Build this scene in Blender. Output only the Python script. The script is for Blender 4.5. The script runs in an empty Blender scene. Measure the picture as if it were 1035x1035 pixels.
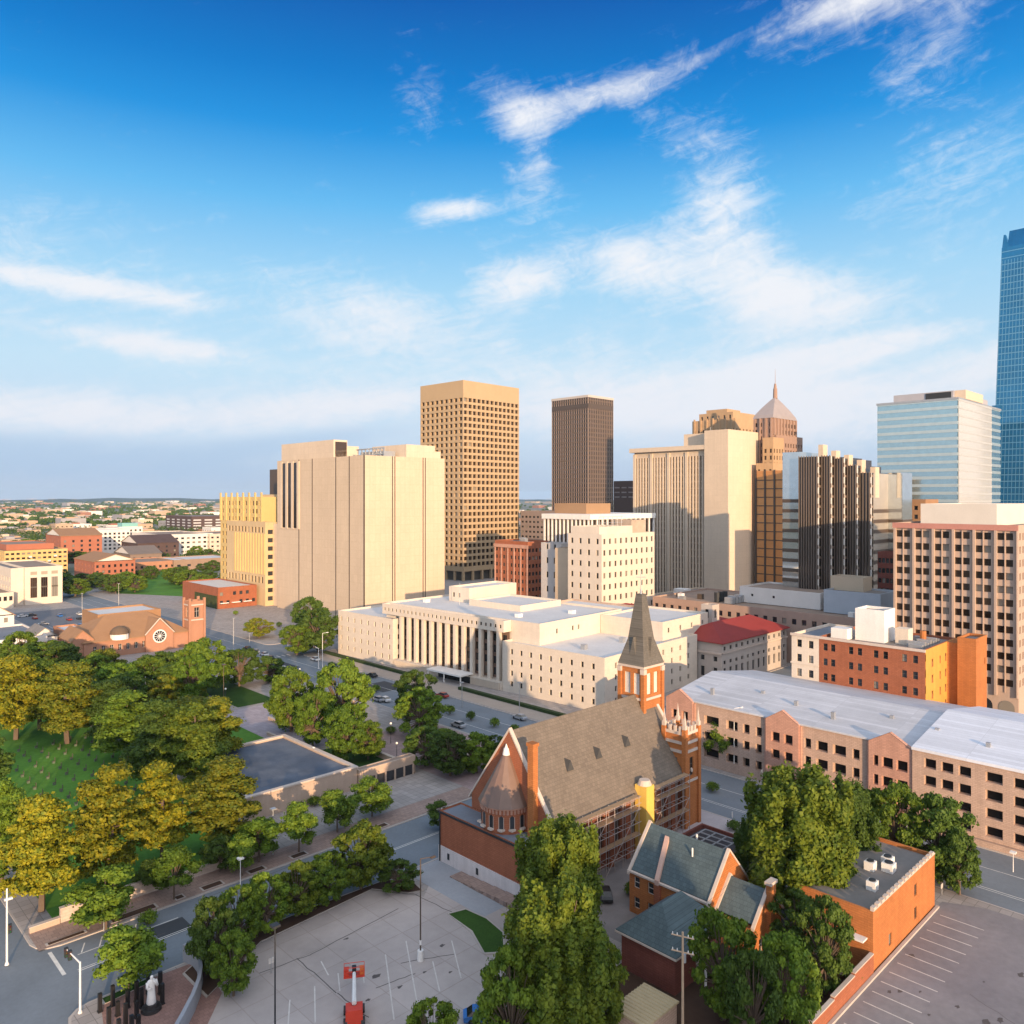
import bpy, math, random
import numpy as np
from mathutils import Vector
SC = bpy.context.scene
COL = SC.collection
R = math.radians

# ------------------------------------------------------------------ camera
H = 60.0
CX, CY, F = 517.5, 503.0, 790.0          # the photograph's centre column, horizon row and focal length in pixels
VA = R(45.628)                           # heading of the view, from +X (south) towards +Y (east)
FX, FY = math.cos(VA), math.sin(VA)
RX, RY = FY, -FX
cam_d = bpy.data.cameras.new("camera")
cam = bpy.data.objects.new("camera", cam_d)
COL.objects.link(cam)
cam.location = (0, 0, H)
cam.rotation_euler = (R(90), 0, VA - R(90))
cam_d.sensor_width = 36.0
cam_d.lens = 36.0 * F / 1035.0
cam_d.shift_y = -0.0140
cam_d.clip_start = 0.5
cam_d.clip_end = 90000
SC.camera = cam

# ------------------------------------------------------------------ exposure
SC.view_settings.view_transform = 'Standard'
SC.view_settings.look = 'None'
SC.view_settings.gamma = 1.0
SC.view_settings.exposure = 0.75
SC.cycles.max_bounces = 6
SC.cycles.diffuse_bounces = 3
SC.cycles.glossy_bounces = 3
SC.cycles.transmission_bounces = 2
SC.cycles.volume_bounces = 0
SC.cycles.use_denoising = True

# ------------------------------------------------------------------ sun
SUN_EL = R(8.5)
SUN_DIR = Vector((-math.sin(R(26)), -math.cos(R(26)), 0)) * math.cos(SUN_EL) + Vector((0, 0, math.sin(SUN_EL)))
sd = bpy.data.lights.new("sun", 'SUN')
sd.energy = 4.3
sd.angle = R(0.5)
sd.color = (1.0, 0.68, 0.40)
sun = bpy.data.objects.new("sun", sd)
COL.objects.link(sun)
sun.location = (0, -100, 300)
sun.rotation_euler = (-SUN_DIR).to_track_quat('-Z', 'Y').to_euler()

# ------------------------------------------------------------------ sky
W = bpy.data.worlds.new("World")
SC.world = W
W.use_nodes = True
nt = W.node_tree
nt.nodes.clear()
NN, LL = nt.nodes.new, nt.links.new
def lnk(sock, v):
    if isinstance(v, (int, float)): sock.default_value = v
    elif isinstance(v, tuple): sock.default_value = v
    else: LL(v, sock)
def mth(op, a, b=None, c=None, clamp=False):
    n = NN('ShaderNodeMath'); n.operation = op; n.use_clamp = clamp
    for i, v in enumerate((a, b, c)):
        if v is not None: lnk(n.inputs[i], v)
    return n.outputs[0]
def s2l(c): return tuple(((v / 255 + 0.055) / 1.055) ** 2.4 if v / 255 > 0.04045 else v / 255 / 12.92 for v in c)
tc = NN('ShaderNodeTexCoord')
sep = NN('ShaderNodeSeparateXYZ'); LL(tc.outputs['Generated'], sep.inputs[0])
dx, dy, dz = sep.outputs
el = mth('ARCSINE', dz)
az = mth('SUBTRACT', VA, mth('ARCTAN2', dy, dx))       # bearing east-south-east = 0, growing to the south
sky = NN('ShaderNodeTexSky'); sky.sky_type = 'NISHITA'; sky.sun_disc = False
sky.sun_elevation = SUN_EL
sky.sun_rotation = math.atan2(SUN_DIR.x, SUN_DIR.y)
sky.air_density = 1.0; sky.dust_density = 1.0; sky.ozone_density = 2.0
ramp = NN('ShaderNodeValToRGB')
LL(mth('DIVIDE', el, R(90)), ramp.inputs[0])
EXPK = 1 / 2 ** 0.75
stops = [(-0.02, (190, 205, 228)), (0.012, (188, 206, 232)), (0.05, (205, 225, 246)), (0.10, (200, 230, 250)), (0.165, (168, 218, 250)),
         (0.225, (104, 190, 246)), (0.275, (30, 150, 228)), (0.31, (0, 126, 210)), (0.36, (0, 96, 184)), (0.43, (70, 155, 220)), (0.6, (205, 222, 240)), (1.0, (228, 236, 246))]
els = ramp.color_ramp.elements
els[0].position, els[1].position = 0, 1
for p, c in stops[1:-1]: els.new(p)
for e, (p, c) in zip(sorted(els, key=lambda e: e.position), stops):
    r, g, b = s2l(c); e.color = (r * EXPK, g * EXPK, b * EXPK, 1)
nsky = NN('ShaderNodeMix'); nsky.data_type = 'RGBA'; nsky.blend_type = 'MULTIPLY'; nsky.inputs[0].default_value = 1.0
LL(sky.outputs[0], nsky.inputs[6]); nsky.inputs[7].default_value = (0.085, 0.085, 0.085, 1)
base = NN('ShaderNodeMix'); base.data_type = 'RGBA'; base.inputs[0].default_value = 0.95
LL(nsky.outputs[2], base.inputs[6]); LL(ramp.outputs[0], base.inputs[7])
# the bright evening glow round the low sun, behind the camera
sd_ = NN('ShaderNodeVectorMath'); sd_.operation = 'DOT_PRODUCT'; LL(tc.outputs['Generated'], sd_.inputs[0]); sd_.inputs[1].default_value = tuple(SUN_DIR)
glow = mth('POWER', mth('MAXIMUM', mth('MULTIPLY_ADD', sd_.outputs['Value'], 0.5, 0.5), 0.0), 4.5)
gl = NN('ShaderNodeMix'); gl.data_type = 'RGBA'; gl.blend_type = 'ADD'; LL(mth('MULTIPLY', glow, 0.9), gl.inputs[0]); LL(base.outputs[2], gl.inputs[6]); gl.inputs[7].default_value = (1.35, 1.15, 1.0, 1)
base = gl
# clouds: wisps of stretched noise on the dome, thickened in a few patches of sky
def noise(vec, scale, detail=6, rough=0.6, dist=0.0):
    n = NN('ShaderNodeTexNoise'); n.inputs['Scale'].default_value = scale; n.inputs['Detail'].default_value = detail
    n.inputs['Roughness'].default_value = rough; n.inputs['Distortion'].default_value = dist
    LL(vec, n.inputs['Vector']); return n.outputs['Fac']
def comb(x, y, z=0.0):
    n = NN('ShaderNodeCombineXYZ')
    for i, v in enumerate((x, y, z)): lnk(n.inputs[i], v)
    return n.outputs[0]
def patch(a0, e0, sa, se, rot, k):
    a0, e0, sa, se = R(a0), R(e0), R(sa), R(se)
    du, dv = mth('SUBTRACT', az, a0), mth('SUBTRACT', el, e0)
    c, s = math.cos(R(rot)), math.sin(R(rot))
    p = mth('MULTIPLY', mth('MULTIPLY_ADD', du, c, mth('MULTIPLY', dv, s)), 1 / sa)
    q = mth('MULTIPLY', mth('MULTIPLY_ADD', dv, c, mth('MULTIPLY', du, -s)), 1 / se)
    r2 = mth('MULTIPLY_ADD', p, p, mth('MULTIPLY', q, q))
    return mth('MULTIPLY', mth('POWER', 0.37, r2), k)
PATCHES = [(6.0, 27.2, 8.5, 1.3, 11, 0.66), (0.2, 26.6, 3.0, 1.6, -25, 0.5), (-7, 27, 2.2, 3.2, 0, 0.36), (-4.5, 20.2, 3.4, 0.8, 7, 0.95), (-2.8, 34.0, 1.9, 0.5, -28, 0.8),
           (1.5, 23.0, 2.0, 3.5, 20, 0.45), (8.7, 16.4, 4.2, 2.2, -15, 0.85), (0.5, 15.5, 3.4, 1.8, 10, 0.9), (15.5, 18.5, 3.2, 6.5, 25, 0.78), (12, 14.5, 10, 3.5, -10, 0.16),
           (21.5, 13.2, 6.0, 2.4, -12, 0.82), (22.5, 9.6, 7.0, 0.8, 9, 1.15), (25, 30.6, 7, 1.7, 10, 0.95), (28.5, 27.0, 5.0, 3.0, 45, 0.5), (30, 20, 6, 4, 30, 0.5),
           (-28.5, 13.4, 8.5, 0.8, -3, 0.75), (-24, 10.0, 6, 0.9, -4, 0.8), (-9.5, 13.0, 6.5, 2.4, -8, 0.55), (-34, 14, 8, 4.5, 0, 0.30), (-20, 17, 14, 5, 0, 0.22),
           (-31, 5.4, 12, 1.5, 0, 1.0), (-13, 6.4, 8, 1.5, 6, 0.85), (9, 6.6, 12, 2.3, 3, 0.95), (22, 6.0, 10, 3.0, 0, 0.9), (-3, 9.5, 24, 3.4, 0, 0.42), (33.5, 8.6, 5, 1.6, 10, 0.8)]
mask = None
for p_ in PATCHES:
    p = patch(*p_); mask = p if mask is None else mth('ADD', mask, p)
w1 = mth('MULTIPLY', mth('SUBTRACT', noise(comb(mth('MULTIPLY', az, 5.0), mth('MULTIPLY', el, 6.0), 3.1), 2.0, 4), 0.5), 1.4)
n1 = noise(comb(mth('ADD', mth('MULTIPLY_ADD', az, 5.0, mth('MULTIPLY', el, 5.5)), w1), mth('ADD', mth('MULTIPLY_ADD', el, 13.0, mth('MULTIPLY', az, -3.0)), w1), 0.4), 1.5, 9, 0.60, 0.5)
n2 = noise(comb(mth('MULTIPLY', az, 9.0), mth('MULTIPLY', el, 15.0), 7.7), 2.4, 9, 0.68, 1.4)
n3 = noise(comb(mth('ADD', mth('MULTIPLY_ADD', az, 2.2, mth('MULTIPLY', el, 5.0)), w1), mth('MULTIPLY_ADD', el, 34.0, mth('MULTIPLY', az, -9.0)), 2.2), 1.6, 7, 0.66, 0.8)
nn = mth('ADD', mth('MULTIPLY', n3, 0.30), mth('MULTIPLY_ADD', n1, 0.38, mth('MULTIPLY', n2, 0.32)))
cov = NN('ShaderNodeMapRange'); cov.interpolation_type = 'SMOOTHSTEP'; cov.clamp = True
LL(mth('MULTIPLY_ADD', mth('MINIMUM', mask, 1.15), 0.42, nn), cov.inputs[0])
cov.inputs[1].default_value = 0.575; cov.inputs[2].default_value = 0.99
ccol = NN('ShaderNodeValToRGB'); LL(mth('DIVIDE', el, R(24)), ccol.inputs[0])
ce = ccol.color_ramp.elements
for e, c in zip((ce[0], ce[1]), ((232, 236, 246), (252, 252, 254))):
    r, g, b = s2l(c); e.color = (r * EXPK, g * EXPK, b * EXPK, 1)
m1 = NN('ShaderNodeMix'); m1.data_type = 'RGBA'
LL(mth('MULTIPLY', cov.outputs[0], 0.95), m1.inputs[0]); LL(base.outputs[2], m1.inputs[6]); LL(ccol.outputs[0], m1.inputs[7])
# slate blue bank low in the east
gb = None
for a in [(-33, 2.8, 12, 1.5, 0, 1.0), (-15, 4.0, 9, 1.0, 8, 0.9), (-20, 1.6, 14, 1.0, 0, 0.6), (14, 4.4, 9, 0.9, -3, 0.5), (-4, 2.0, 10, 1.2, 0, 0.45)]:
    p = patch(*a); gb = p if gb is None else mth('ADD', gb, p)
gcov = NN('ShaderNodeMapRange'); gcov.interpolation_type = 'SMOOTHSTEP'
LL(mth('MULTIPLY_ADD', mth('MINIMUM', gb, 1.1), 0.5, nn), gcov.inputs[0]); gcov.inputs[1].default_value = 0.62; gcov.inputs[2].default_value = 1.08
m2 = NN('ShaderNodeMix'); m2.data_type = 'RGBA'
LL(mth('MULTIPLY', gcov.outputs[0], 0.42), m2.inputs[0]); LL(m1.outputs[2], m2.inputs[6])
r, g, b = s2l((163, 194, 228)); m2.inputs[7].default_value = (r * EXPK, g * EXPK, b * EXPK, 1)
bg = NN('ShaderNodeBackground'); LL(m2.outputs[2], bg.inputs[0]); bg.inputs[1].default_value = 1.0
wo = NN('ShaderNodeOutputWorld'); LL(bg.outputs[0], wo.inputs[0])

# ------------------------------------------------------------------ materials
MATS = {}
def mat(name, col, rough=0.85, var=0.12, scale=0.25, spec=0.25, metal=0.0, streak=0.0, fine=0.08, rnd=0.0, col2=None, bump=0.0):
    """Procedural surface: the colour wanders with two sizes of noise and, for walls, with vertical rain streaks."""
    if name in MATS: return MATS[name]
    m = bpy.data.materials.new(name); m.use_nodes = True
    t = m.node_tree; N, L = t.nodes, t.links
    p = N['Principled BSDF']
    p.inputs['Roughness'].default_value = rough; p.inputs['Metallic'].default_value = metal
    p.inputs['Specular IOR Level'].default_value = spec
    g = N.new('ShaderNodeNewGeometry')
    def nz(scale, det, vec):
        n = N.new('ShaderNodeTexNoise'); n.inputs['Scale'].default_value = scale; n.inputs['Detail'].default_value = det
        n.inputs['Roughness'].default_value = 0.62; L.new(vec, n.inputs['Vector']); return n.outputs['Fac']
    def ma(op, a, b):
        n = N.new('ShaderNodeMath'); n.operation = op
        for i, v in enumerate((a, b)):
            if isinstance(v, (int, float)): n.inputs[i].default_value = v
            else: L.new(v, n.inputs[i])
        return n.outputs[0]
    pos = g.outputs['Position']
    f = ma('MULTIPLY', ma('SUBTRACT', nz(scale, 5, pos), 0.5), var * 3.2)
    if fine: f = ma('ADD', f, ma('MULTIPLY', ma('SUBTRACT', nz(scale * 14, 3, pos), 0.5), fine * 3))
    if streak:
        mp = N.new('ShaderNodeMapping'); mp.inputs['Scale'].default_value = (1, 1, 0.05); L.new(pos, mp.inputs[0])
        f = ma('ADD', f, ma('MULTIPLY', ma('SUBTRACT', nz(1.1, 4, mp.outputs[0]), 0.5), streak * 3))
    if rnd:
        oi = N.new('ShaderNodeObjectInfo'); f = ma('ADD', f, ma('MULTIPLY', ma('SUBTRACT', oi.outputs['Random'], 0.5), rnd * 2))
    mul = ma('ADD', f, 1.0)
    mx = N.new('ShaderNodeMix'); mx.data_type = 'RGBA'; mx.blend_type = 'MULTIPLY'; mx.inputs[0].default_value = 1
    mx.inputs[6].default_value = (*col, 1)
    if col2:
        mm = N.new('ShaderNodeMix'); mm.data_type = 'RGBA'
        mm.inputs[6].default_value = (*col, 1); mm.inputs[7].default_value = (*col2, 1)
        mr = N.new('ShaderNodeMapRange'); L.new(nz(scale * 0.7, 6, pos), mr.inputs[0]); mr.inputs[1].default_value = 0.42; mr.inputs[2].default_value = 0.6
        L.new(mr.outputs[0], mm.inputs[0]); L.new(mm.outputs[2], mx.inputs[6])
    cb = N.new('ShaderNodeCombineXYZ')
    for i in range(3): L.new(mul, cb.inputs[i])
    L.new(cb.outputs[0], mx.inputs[7]); L.new(mx.outputs[2], p.inputs['Base Color'])
    if bump:
        bn = N.new('ShaderNodeBump'); bn.inputs['Strength'].default_value = bump; bn.inputs['Distance'].default_value = 0.05
        L.new(nz(scale * 20, 3, pos), bn.inputs['Height']); L.new(bn.outputs[0], p.inputs['Normal'])
    MATS[name] = m
    return m
def slabs(name, col, dark, size, joint=0.012, rough=0.9, var=0.14, offs=0.0, axis='xy', ratio=1.0, scale=0.09, tone=0.11, streak=0.0):
    """Concrete slabs, roofing sheets or shingle courses: joints by a brick pattern, every slab of its own tone, stains on top."""
    if name in MATS: return MATS[name]
    m = mat(name, col, rough, var, scale, fine=0.06, streak=streak)
    t = m.node_tree; N, L = t.nodes, t.links
    p = N['Principled BSDF']; src = p.inputs['Base Color'].links[0].from_socket
    g = N.new('ShaderNodeNewGeometry'); s = N.new('ShaderNodeSeparateXYZ'); L.new(g.outputs['Position'], s.inputs[0])
    c = N.new('ShaderNodeCombineXYZ')
    idx = {'x': 0, 'y': 1, 'z': 2}
    if axis[0] == 's':                                           # walls facing either way: run along x + y
        sm = N.new('ShaderNodeMath'); L.new(s.outputs[0], sm.inputs[0]); L.new(s.outputs[1], sm.inputs[1]); L.new(sm.outputs[0], c.inputs[0])
    else: L.new(s.outputs[idx[axis[0]]], c.inputs[0])
    L.new(s.outputs[idx[axis[1]]], c.inputs[1])
    b = N.new('ShaderNodeTexBrick'); L.new(c.outputs[0], b.inputs['Vector'])
    b.offset = offs; b.squash = 1.0
    b.inputs['Scale'].default_value = 1.0; b.inputs['Brick Width'].default_value = size * ratio; b.inputs['Row Height'].default_value = size
    b.inputs['Mortar Size'].default_value = joint * size; b.inputs['Mortar Smooth'].default_value = 0.3
    b.inputs['Color1'].default_value = (1 - tone,) * 3 + (1,); b.inputs['Color2'].default_value = (1 + tone * .9,) * 3 + (1,); b.inputs['Mortar'].default_value = (*dark, 1)
    mx = N.new('ShaderNodeMix'); mx.data_type = 'RGBA'; mx.blend_type = 'MULTIPLY'; mx.inputs[0].default_value = 1
    L.new(src, mx.inputs[6]); L.new(b.outputs['Color'], mx.inputs[7]); L.new(mx.outputs[2], p.inputs['Base Color'])
    return m
def glass(name, col, rough=0.06, rnd=0.5, spec=0.6, metal=0.0, blinds=0.0):
    if name in MATS: return MATS[name]
    m = mat(name, col, rough, 0.1, 0.4, spec, metal, rnd=rnd, fine=0.0)
    if blinds:                                                   # some panes have pale blinds behind them
        t = m.node_tree; N, L = t.nodes, t.links
        p = N['Principled BSDF']; src = p.inputs['Base Color'].links[0].from_socket
        oi = N.new('ShaderNodeObjectInfo'); mt = N.new('ShaderNodeMath'); mt.operation = 'GREATER_THAN'; mt.inputs[1].default_value = 1 - blinds
        fr = N.new('ShaderNodeMath'); fr.operation = 'FRACT'; ml = N.new('ShaderNodeMath'); ml.operation = 'MULTIPLY'; ml.inputs[1].default_value = 17.3
        L.new(oi.outputs['Random'], ml.inputs[0]); L.new(ml.outputs[0], fr.inputs[0]); L.new(fr.outputs[0], mt.inputs[0])
        mx = N.new('ShaderNodeMix'); mx.data_type = 'RGBA'; L.new(mt.outputs[0], mx.inputs[0]); L.new(src, mx.inputs[6]); mx.inputs[7].default_value = (0.22, 0.2, 0.17, 1)
        L.new(mx.outputs[2], p.inputs['Base Color'])
    return m
def leafmat(name, col, col2, trans=0.3, rnd=0.22):
    if name in MATS: return MATS[name]
    m = mat(name, col, 0.6, 0.10, 1.3, 0.2, col2=col2, rnd=rnd, fine=0.12)
    t = m.node_tree; N, L = t.nodes, t.links
    p = N['Principled BSDF']; src = p.inputs['Base Color'].links[0].from_socket
    tr = N.new('ShaderNodeBsdfTranslucent'); L.new(src, tr.inputs[0])
    ms = N.new('ShaderNodeMixShader'); ms.inputs[0].default_value = trans
    L.new(p.outputs[0], ms.inputs[1]); L.new(tr.outputs[0], ms.inputs[2]); L.new(ms.outputs[0], N['Material Output'].inputs[0])
    return m

# ------------------------------------------------------------------ mesh helpers
WLOC = {}
class MB:
    def __init__(s): s.v, s.f, s.m = [], [], []
    def face(s, pts, m=0):
        i = len(s.v); s.v += [tuple(p) for p in pts]; s.f.append(tuple(range(i, i + len(pts)))); s.m.append(m)
    def box(s, x0, x1, y0, y1, z0, z1, m=0, top=None, bottom=True):
        s.prism([(x0, y0), (x1, y0), (x1, y1), (x0, y1)], z0, z1, m, top, bottom)
    def prism(s, poly, z0, z1, m=0, top=None, bottom=True, poly2=None):
        q = poly2 or poly; n = len(poly); i = len(s.v)
        s.v += [(x, y, z0) for x, y in poly] + [(x, y, z1) for x, y in q]
        for k in range(n):
            l = (k + 1) % n; s.f.append((i + k, i + l, i + n + l, i + n + k)); s.m.append(m)
        s.f.append(tuple(i + n + k for k in range(n))); s.m.append(m if top is None else top)
        if bottom: s.f.append(tuple(i + k for k in reversed(range(n)))); s.m.append(m)
    def ring(s, x0, x1, y0, y1, z0, z1, t, m=0):
        s.box(x0, x1, y0, y0 + t, z0, z1, m); s.box(x0, x1, y1 - t, y1, z0, z1, m)
        s.box(x0, x0 + t, y0 + t, y1 - t, z0, z1, m); s.box(x1 - t, x1, y0 + t, y1 - t, z0, z1, m)
    def cyl(s, x, y, z0, z1, r0, r1=None, n=12, m=0, a0=0.0):
        r1 = r0 if r1 is None else r1
        c = [(math.cos(a0 + 2 * math.pi * k / n), math.sin(a0 + 2 * math.pi * k / n)) for k in range(n)]
        s.prism([(x + r0 * a, y + r0 * b) for a, b in c], z0, z1, m, poly2=[(x + max(r1, 1e-3) * a, y + max(r1, 1e-3) * b) for a, b in c])
    def tube(s, p, q, r0, r1=None, n=6, m=0):
        p, q = Vector(p), Vector(q); r1 = r0 if r1 is None else r1
        d = (q - p).normalized(); a = d.cross(Vector((0, 0, 1)) if abs(d.z) < 0.95 else Vector((1, 0, 0))).normalized(); b = d.cross(a)
        i = len(s.v)
        for c, r in ((p, r0), (q, r1)):
            for k in range(n):
                t = 2 * math.pi * k / n; s.v.append(tuple(c + (a * math.cos(t) + b * math.sin(t)) * r))
        for k in range(n):
            l = (k + 1) % n; s.f.append((i + k, i + l, i + n + l, i + n + k)); s.m.append(m)
        s.f.append(tuple(i + n + k for k in range(n))); s.m.append(m)
        s.f.append(tuple(i + k for k in reversed(range(n)))); s.m.append(m)
    def lathe(s, x, y, prof, n=16, m=0):
        i = len(s.v)
        for r, z in prof:
            for k in range(n): s.v.append((x + r * math.cos(2 * math.pi * k / n), y + r * math.sin(2 * math.pi * k / n), z))
        for j in range(len(prof) - 1):
            for k in range(n):
                l = (k + 1) % n; s.f.append((i + j * n + k, i + j * n + l, i + (j + 1) * n + l, i + (j + 1) * n + k)); s.m.append(m)
    def gable(s, x0, x1, y0, y1, ze, zr, axis='y', over=0.4, thick=0.25, m=0):
        """A gable roof of two thick slopes; the ridge runs along axis."""
        for sgn in (-1, 1):
            if axis == 'x':
                ym = (y0 + y1) / 2; ye = y0 - over if sgn < 0 else y1 + over; k = (zr - ze) / (y1 - ym); zl = ze - over * k
                a = [(x0 - over, ye, zl), (x1 + over, ye, zl), (x1 + over, ym, zr), (x0 - over, ym, zr)]
            else:
                xm = (x0 + x1) / 2; xe = x0 - over if sgn < 0 else x1 + over; k = (zr - ze) / (x1 - xm); zl = ze - over * k
                a = [(xe, y0 - over, zl), (xe, y1 + over, zl), (xm, y1 + over, zr), (xm, y0 - over, zr)]
            b = [(p[0], p[1], p[2] - thick) for p in a]
            s.face(a, m); s.face(b[::-1], m)
            for k in range(4): s.face([a[k], b[k], b[(k + 1) % 4], a[(k + 1) % 4]], m)
    def hip(s, x0, x1, y0, y1, ze, zr, over=0.6, m=0, inset=None):
        x0 -= over; x1 += over; y0 -= over; y1 += over
        w = min(x1 - x0, y1 - y0) / 2; w2 = inset or w
        if y1 - y0 > x1 - x0: r0, r1 = ((x0 + x1) / 2, y0 + w2), ((x0 + x1) / 2, y1 - w2)
        else: r0, r1 = (x0 + w2, (y0 + y1) / 2), (x1 - w2, (y0 + y1) / 2)
        A, B, C, D = (x0, y0, ze), (x1, y0, ze), (x1, y1, ze), (x0, y1, ze)
        P, Q = (*r0, zr), (*r1, zr)
        if y1 - y0 > x1 - x0:
            s.face([A, B, P], m); s.face([B, C, Q, P], m); s.face([C, D, Q], m); s.face([D, A, P, Q], m)
        else:
            s.face([A, B, Q, P], m); s.face([B, C, Q], m); s.face([C, D, P, Q], m); s.face([D, A, P], m)
        s.prism([(x0, y0), (x1, y0), (x1, y1), (x0, y1)], ze - 0.25, ze - 0.002, m)
    def build(s, name, mats, parent=None, loc=None, smooth=False, **props):
        me = bpy.data.meshes.new(name)
        o0 = WLOC.get(parent.name, (0, 0, 0)) if parent else (loc or (0, 0, 0))
        v = [(a - o0[0], b - o0[1], c - o0[2]) for a, b, c in s.v]
        me.from_pydata(v, [], s.f)
        for m in (mats if isinstance(mats, (list, tuple)) else [mats]): me.materials.append(m)
        me.polygons.foreach_set('material_index', s.m)
        if smooth: me.polygons.foreach_set('use_smooth', [True] * len(me.polygons))
        me.update()
        o = bpy.data.objects.new(name, me); COL.objects.link(o)
        if parent: o.parent = parent
        else: o.location = o0
        WLOC[o.name] = o0
        for k, val in props.items(): o[k] = val
        return o
def thing(name, label, cat, loc=(0, 0, 0), group=None):
    o = bpy.data.objects.new(name, None); COL.objects.link(o); o.location = loc; WLOC[o.name] = tuple(loc)
    o.empty_display_size = 1
    o['label'] = label; o['category'] = cat
    if group: o['group'] = group
    return o
def tag(o, label, cat, group=None):
    o['label'] = label; o['category'] = cat
    if group: o['group'] = group
    return o
def structure(name, mb, mats, **kw): return mb.build(name, mats, kind='structure', **kw)
def at(px, py, z=0.0):
    """The point at height z that the photograph shows in column px, row py."""
    d = F * (H - z) / (py - CY); r = (px - CX) / F * d
    return (d * FX + r * RX, d * FY + r * RY)
def dep(x, y): return x * FX + y * FY

WINMESH = {}
def winmesh(w, h, gm, fm, style):
    key = (round(w, 2), round(h, 2), gm.name, fm.name, style)
    if key in WINMESH: return WINMESH[key]
    b = MB(); t = 0.07 if style != 'opening' else 0.0
    b.face([(-w / 2, 0, 0), (w / 2, 0, 0), (w / 2, 0, h), (-w / 2, 0, h)], 0)
    if t:
        for x0, x1, z0, z1 in ((-w / 2, w / 2, 0, t), (-w / 2, w / 2, h - t, h), (-w / 2, -w / 2 + t, t, h - t), (w / 2 - t, w / 2, t, h - t)):
            b.box(x0, x1, -0.06, -0.001, z0, z1, 1)
        if style == 'sash': b.box(-w / 2 + t, w / 2 - t, -0.05, -0.001, h / 2 - 0.04, h / 2 + 0.04, 1)
        if style in ('pair', 'cross'): b.box(-0.05, 0.05, -0.05, -0.001, t, h - t, 1)
        if style == 'cross': b.box(-w / 2 + t, w / 2 - t, -0.045, -0.001, h * 0.6, h * 0.6 + 0.08, 1)
        if style == 'triple':
            for x in (-w / 6, w / 6): b.box(x - 0.07, x + 0.07, -0.12, -0.001, t, h - t, 1)
    me = bpy.data.meshes.new('window'); me.from_pydata(b.v, [], b.f)
    me.materials.append(gm); me.materials.append(fm); me.polygons.foreach_set('material_index', b.m); me.update()
    WINMESH[key] = me
    return me
def ev(W, n, w, m0=None, m1=None):
    """n openings w wide spread evenly over a facade W wide, m0 and m1 kept free at its ends."""
    m0 = (W / n - w) / 2 if m0 is None else m0; m1 = m0 if m1 is None else m1
    g = (W - m0 - m1 - n * w) / max(1, n - 1) if n > 1 else 0
    return [(m0 + k * (w + g), m0 + k * (w + g) + w) for k in range(n)]
def rw(z0, fh, n, h): return [(z0 + k * fh, z0 + k * fh + h) for k in range(n)]
SIDE = {'N': ((0, -1), lambda x0, x1, y0, y1: (x0, y1), 'y'), 'W': ((1, 0), lambda x0, x1, y0, y1: (x0, y0), 'x'),
        'S': ((0, 1), lambda x0, x1, y0, y1: (x1, y0), 'y'), 'E': ((-1, 0), lambda x0, x1, y0, y1: (x1, y1), 'x')}
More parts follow.
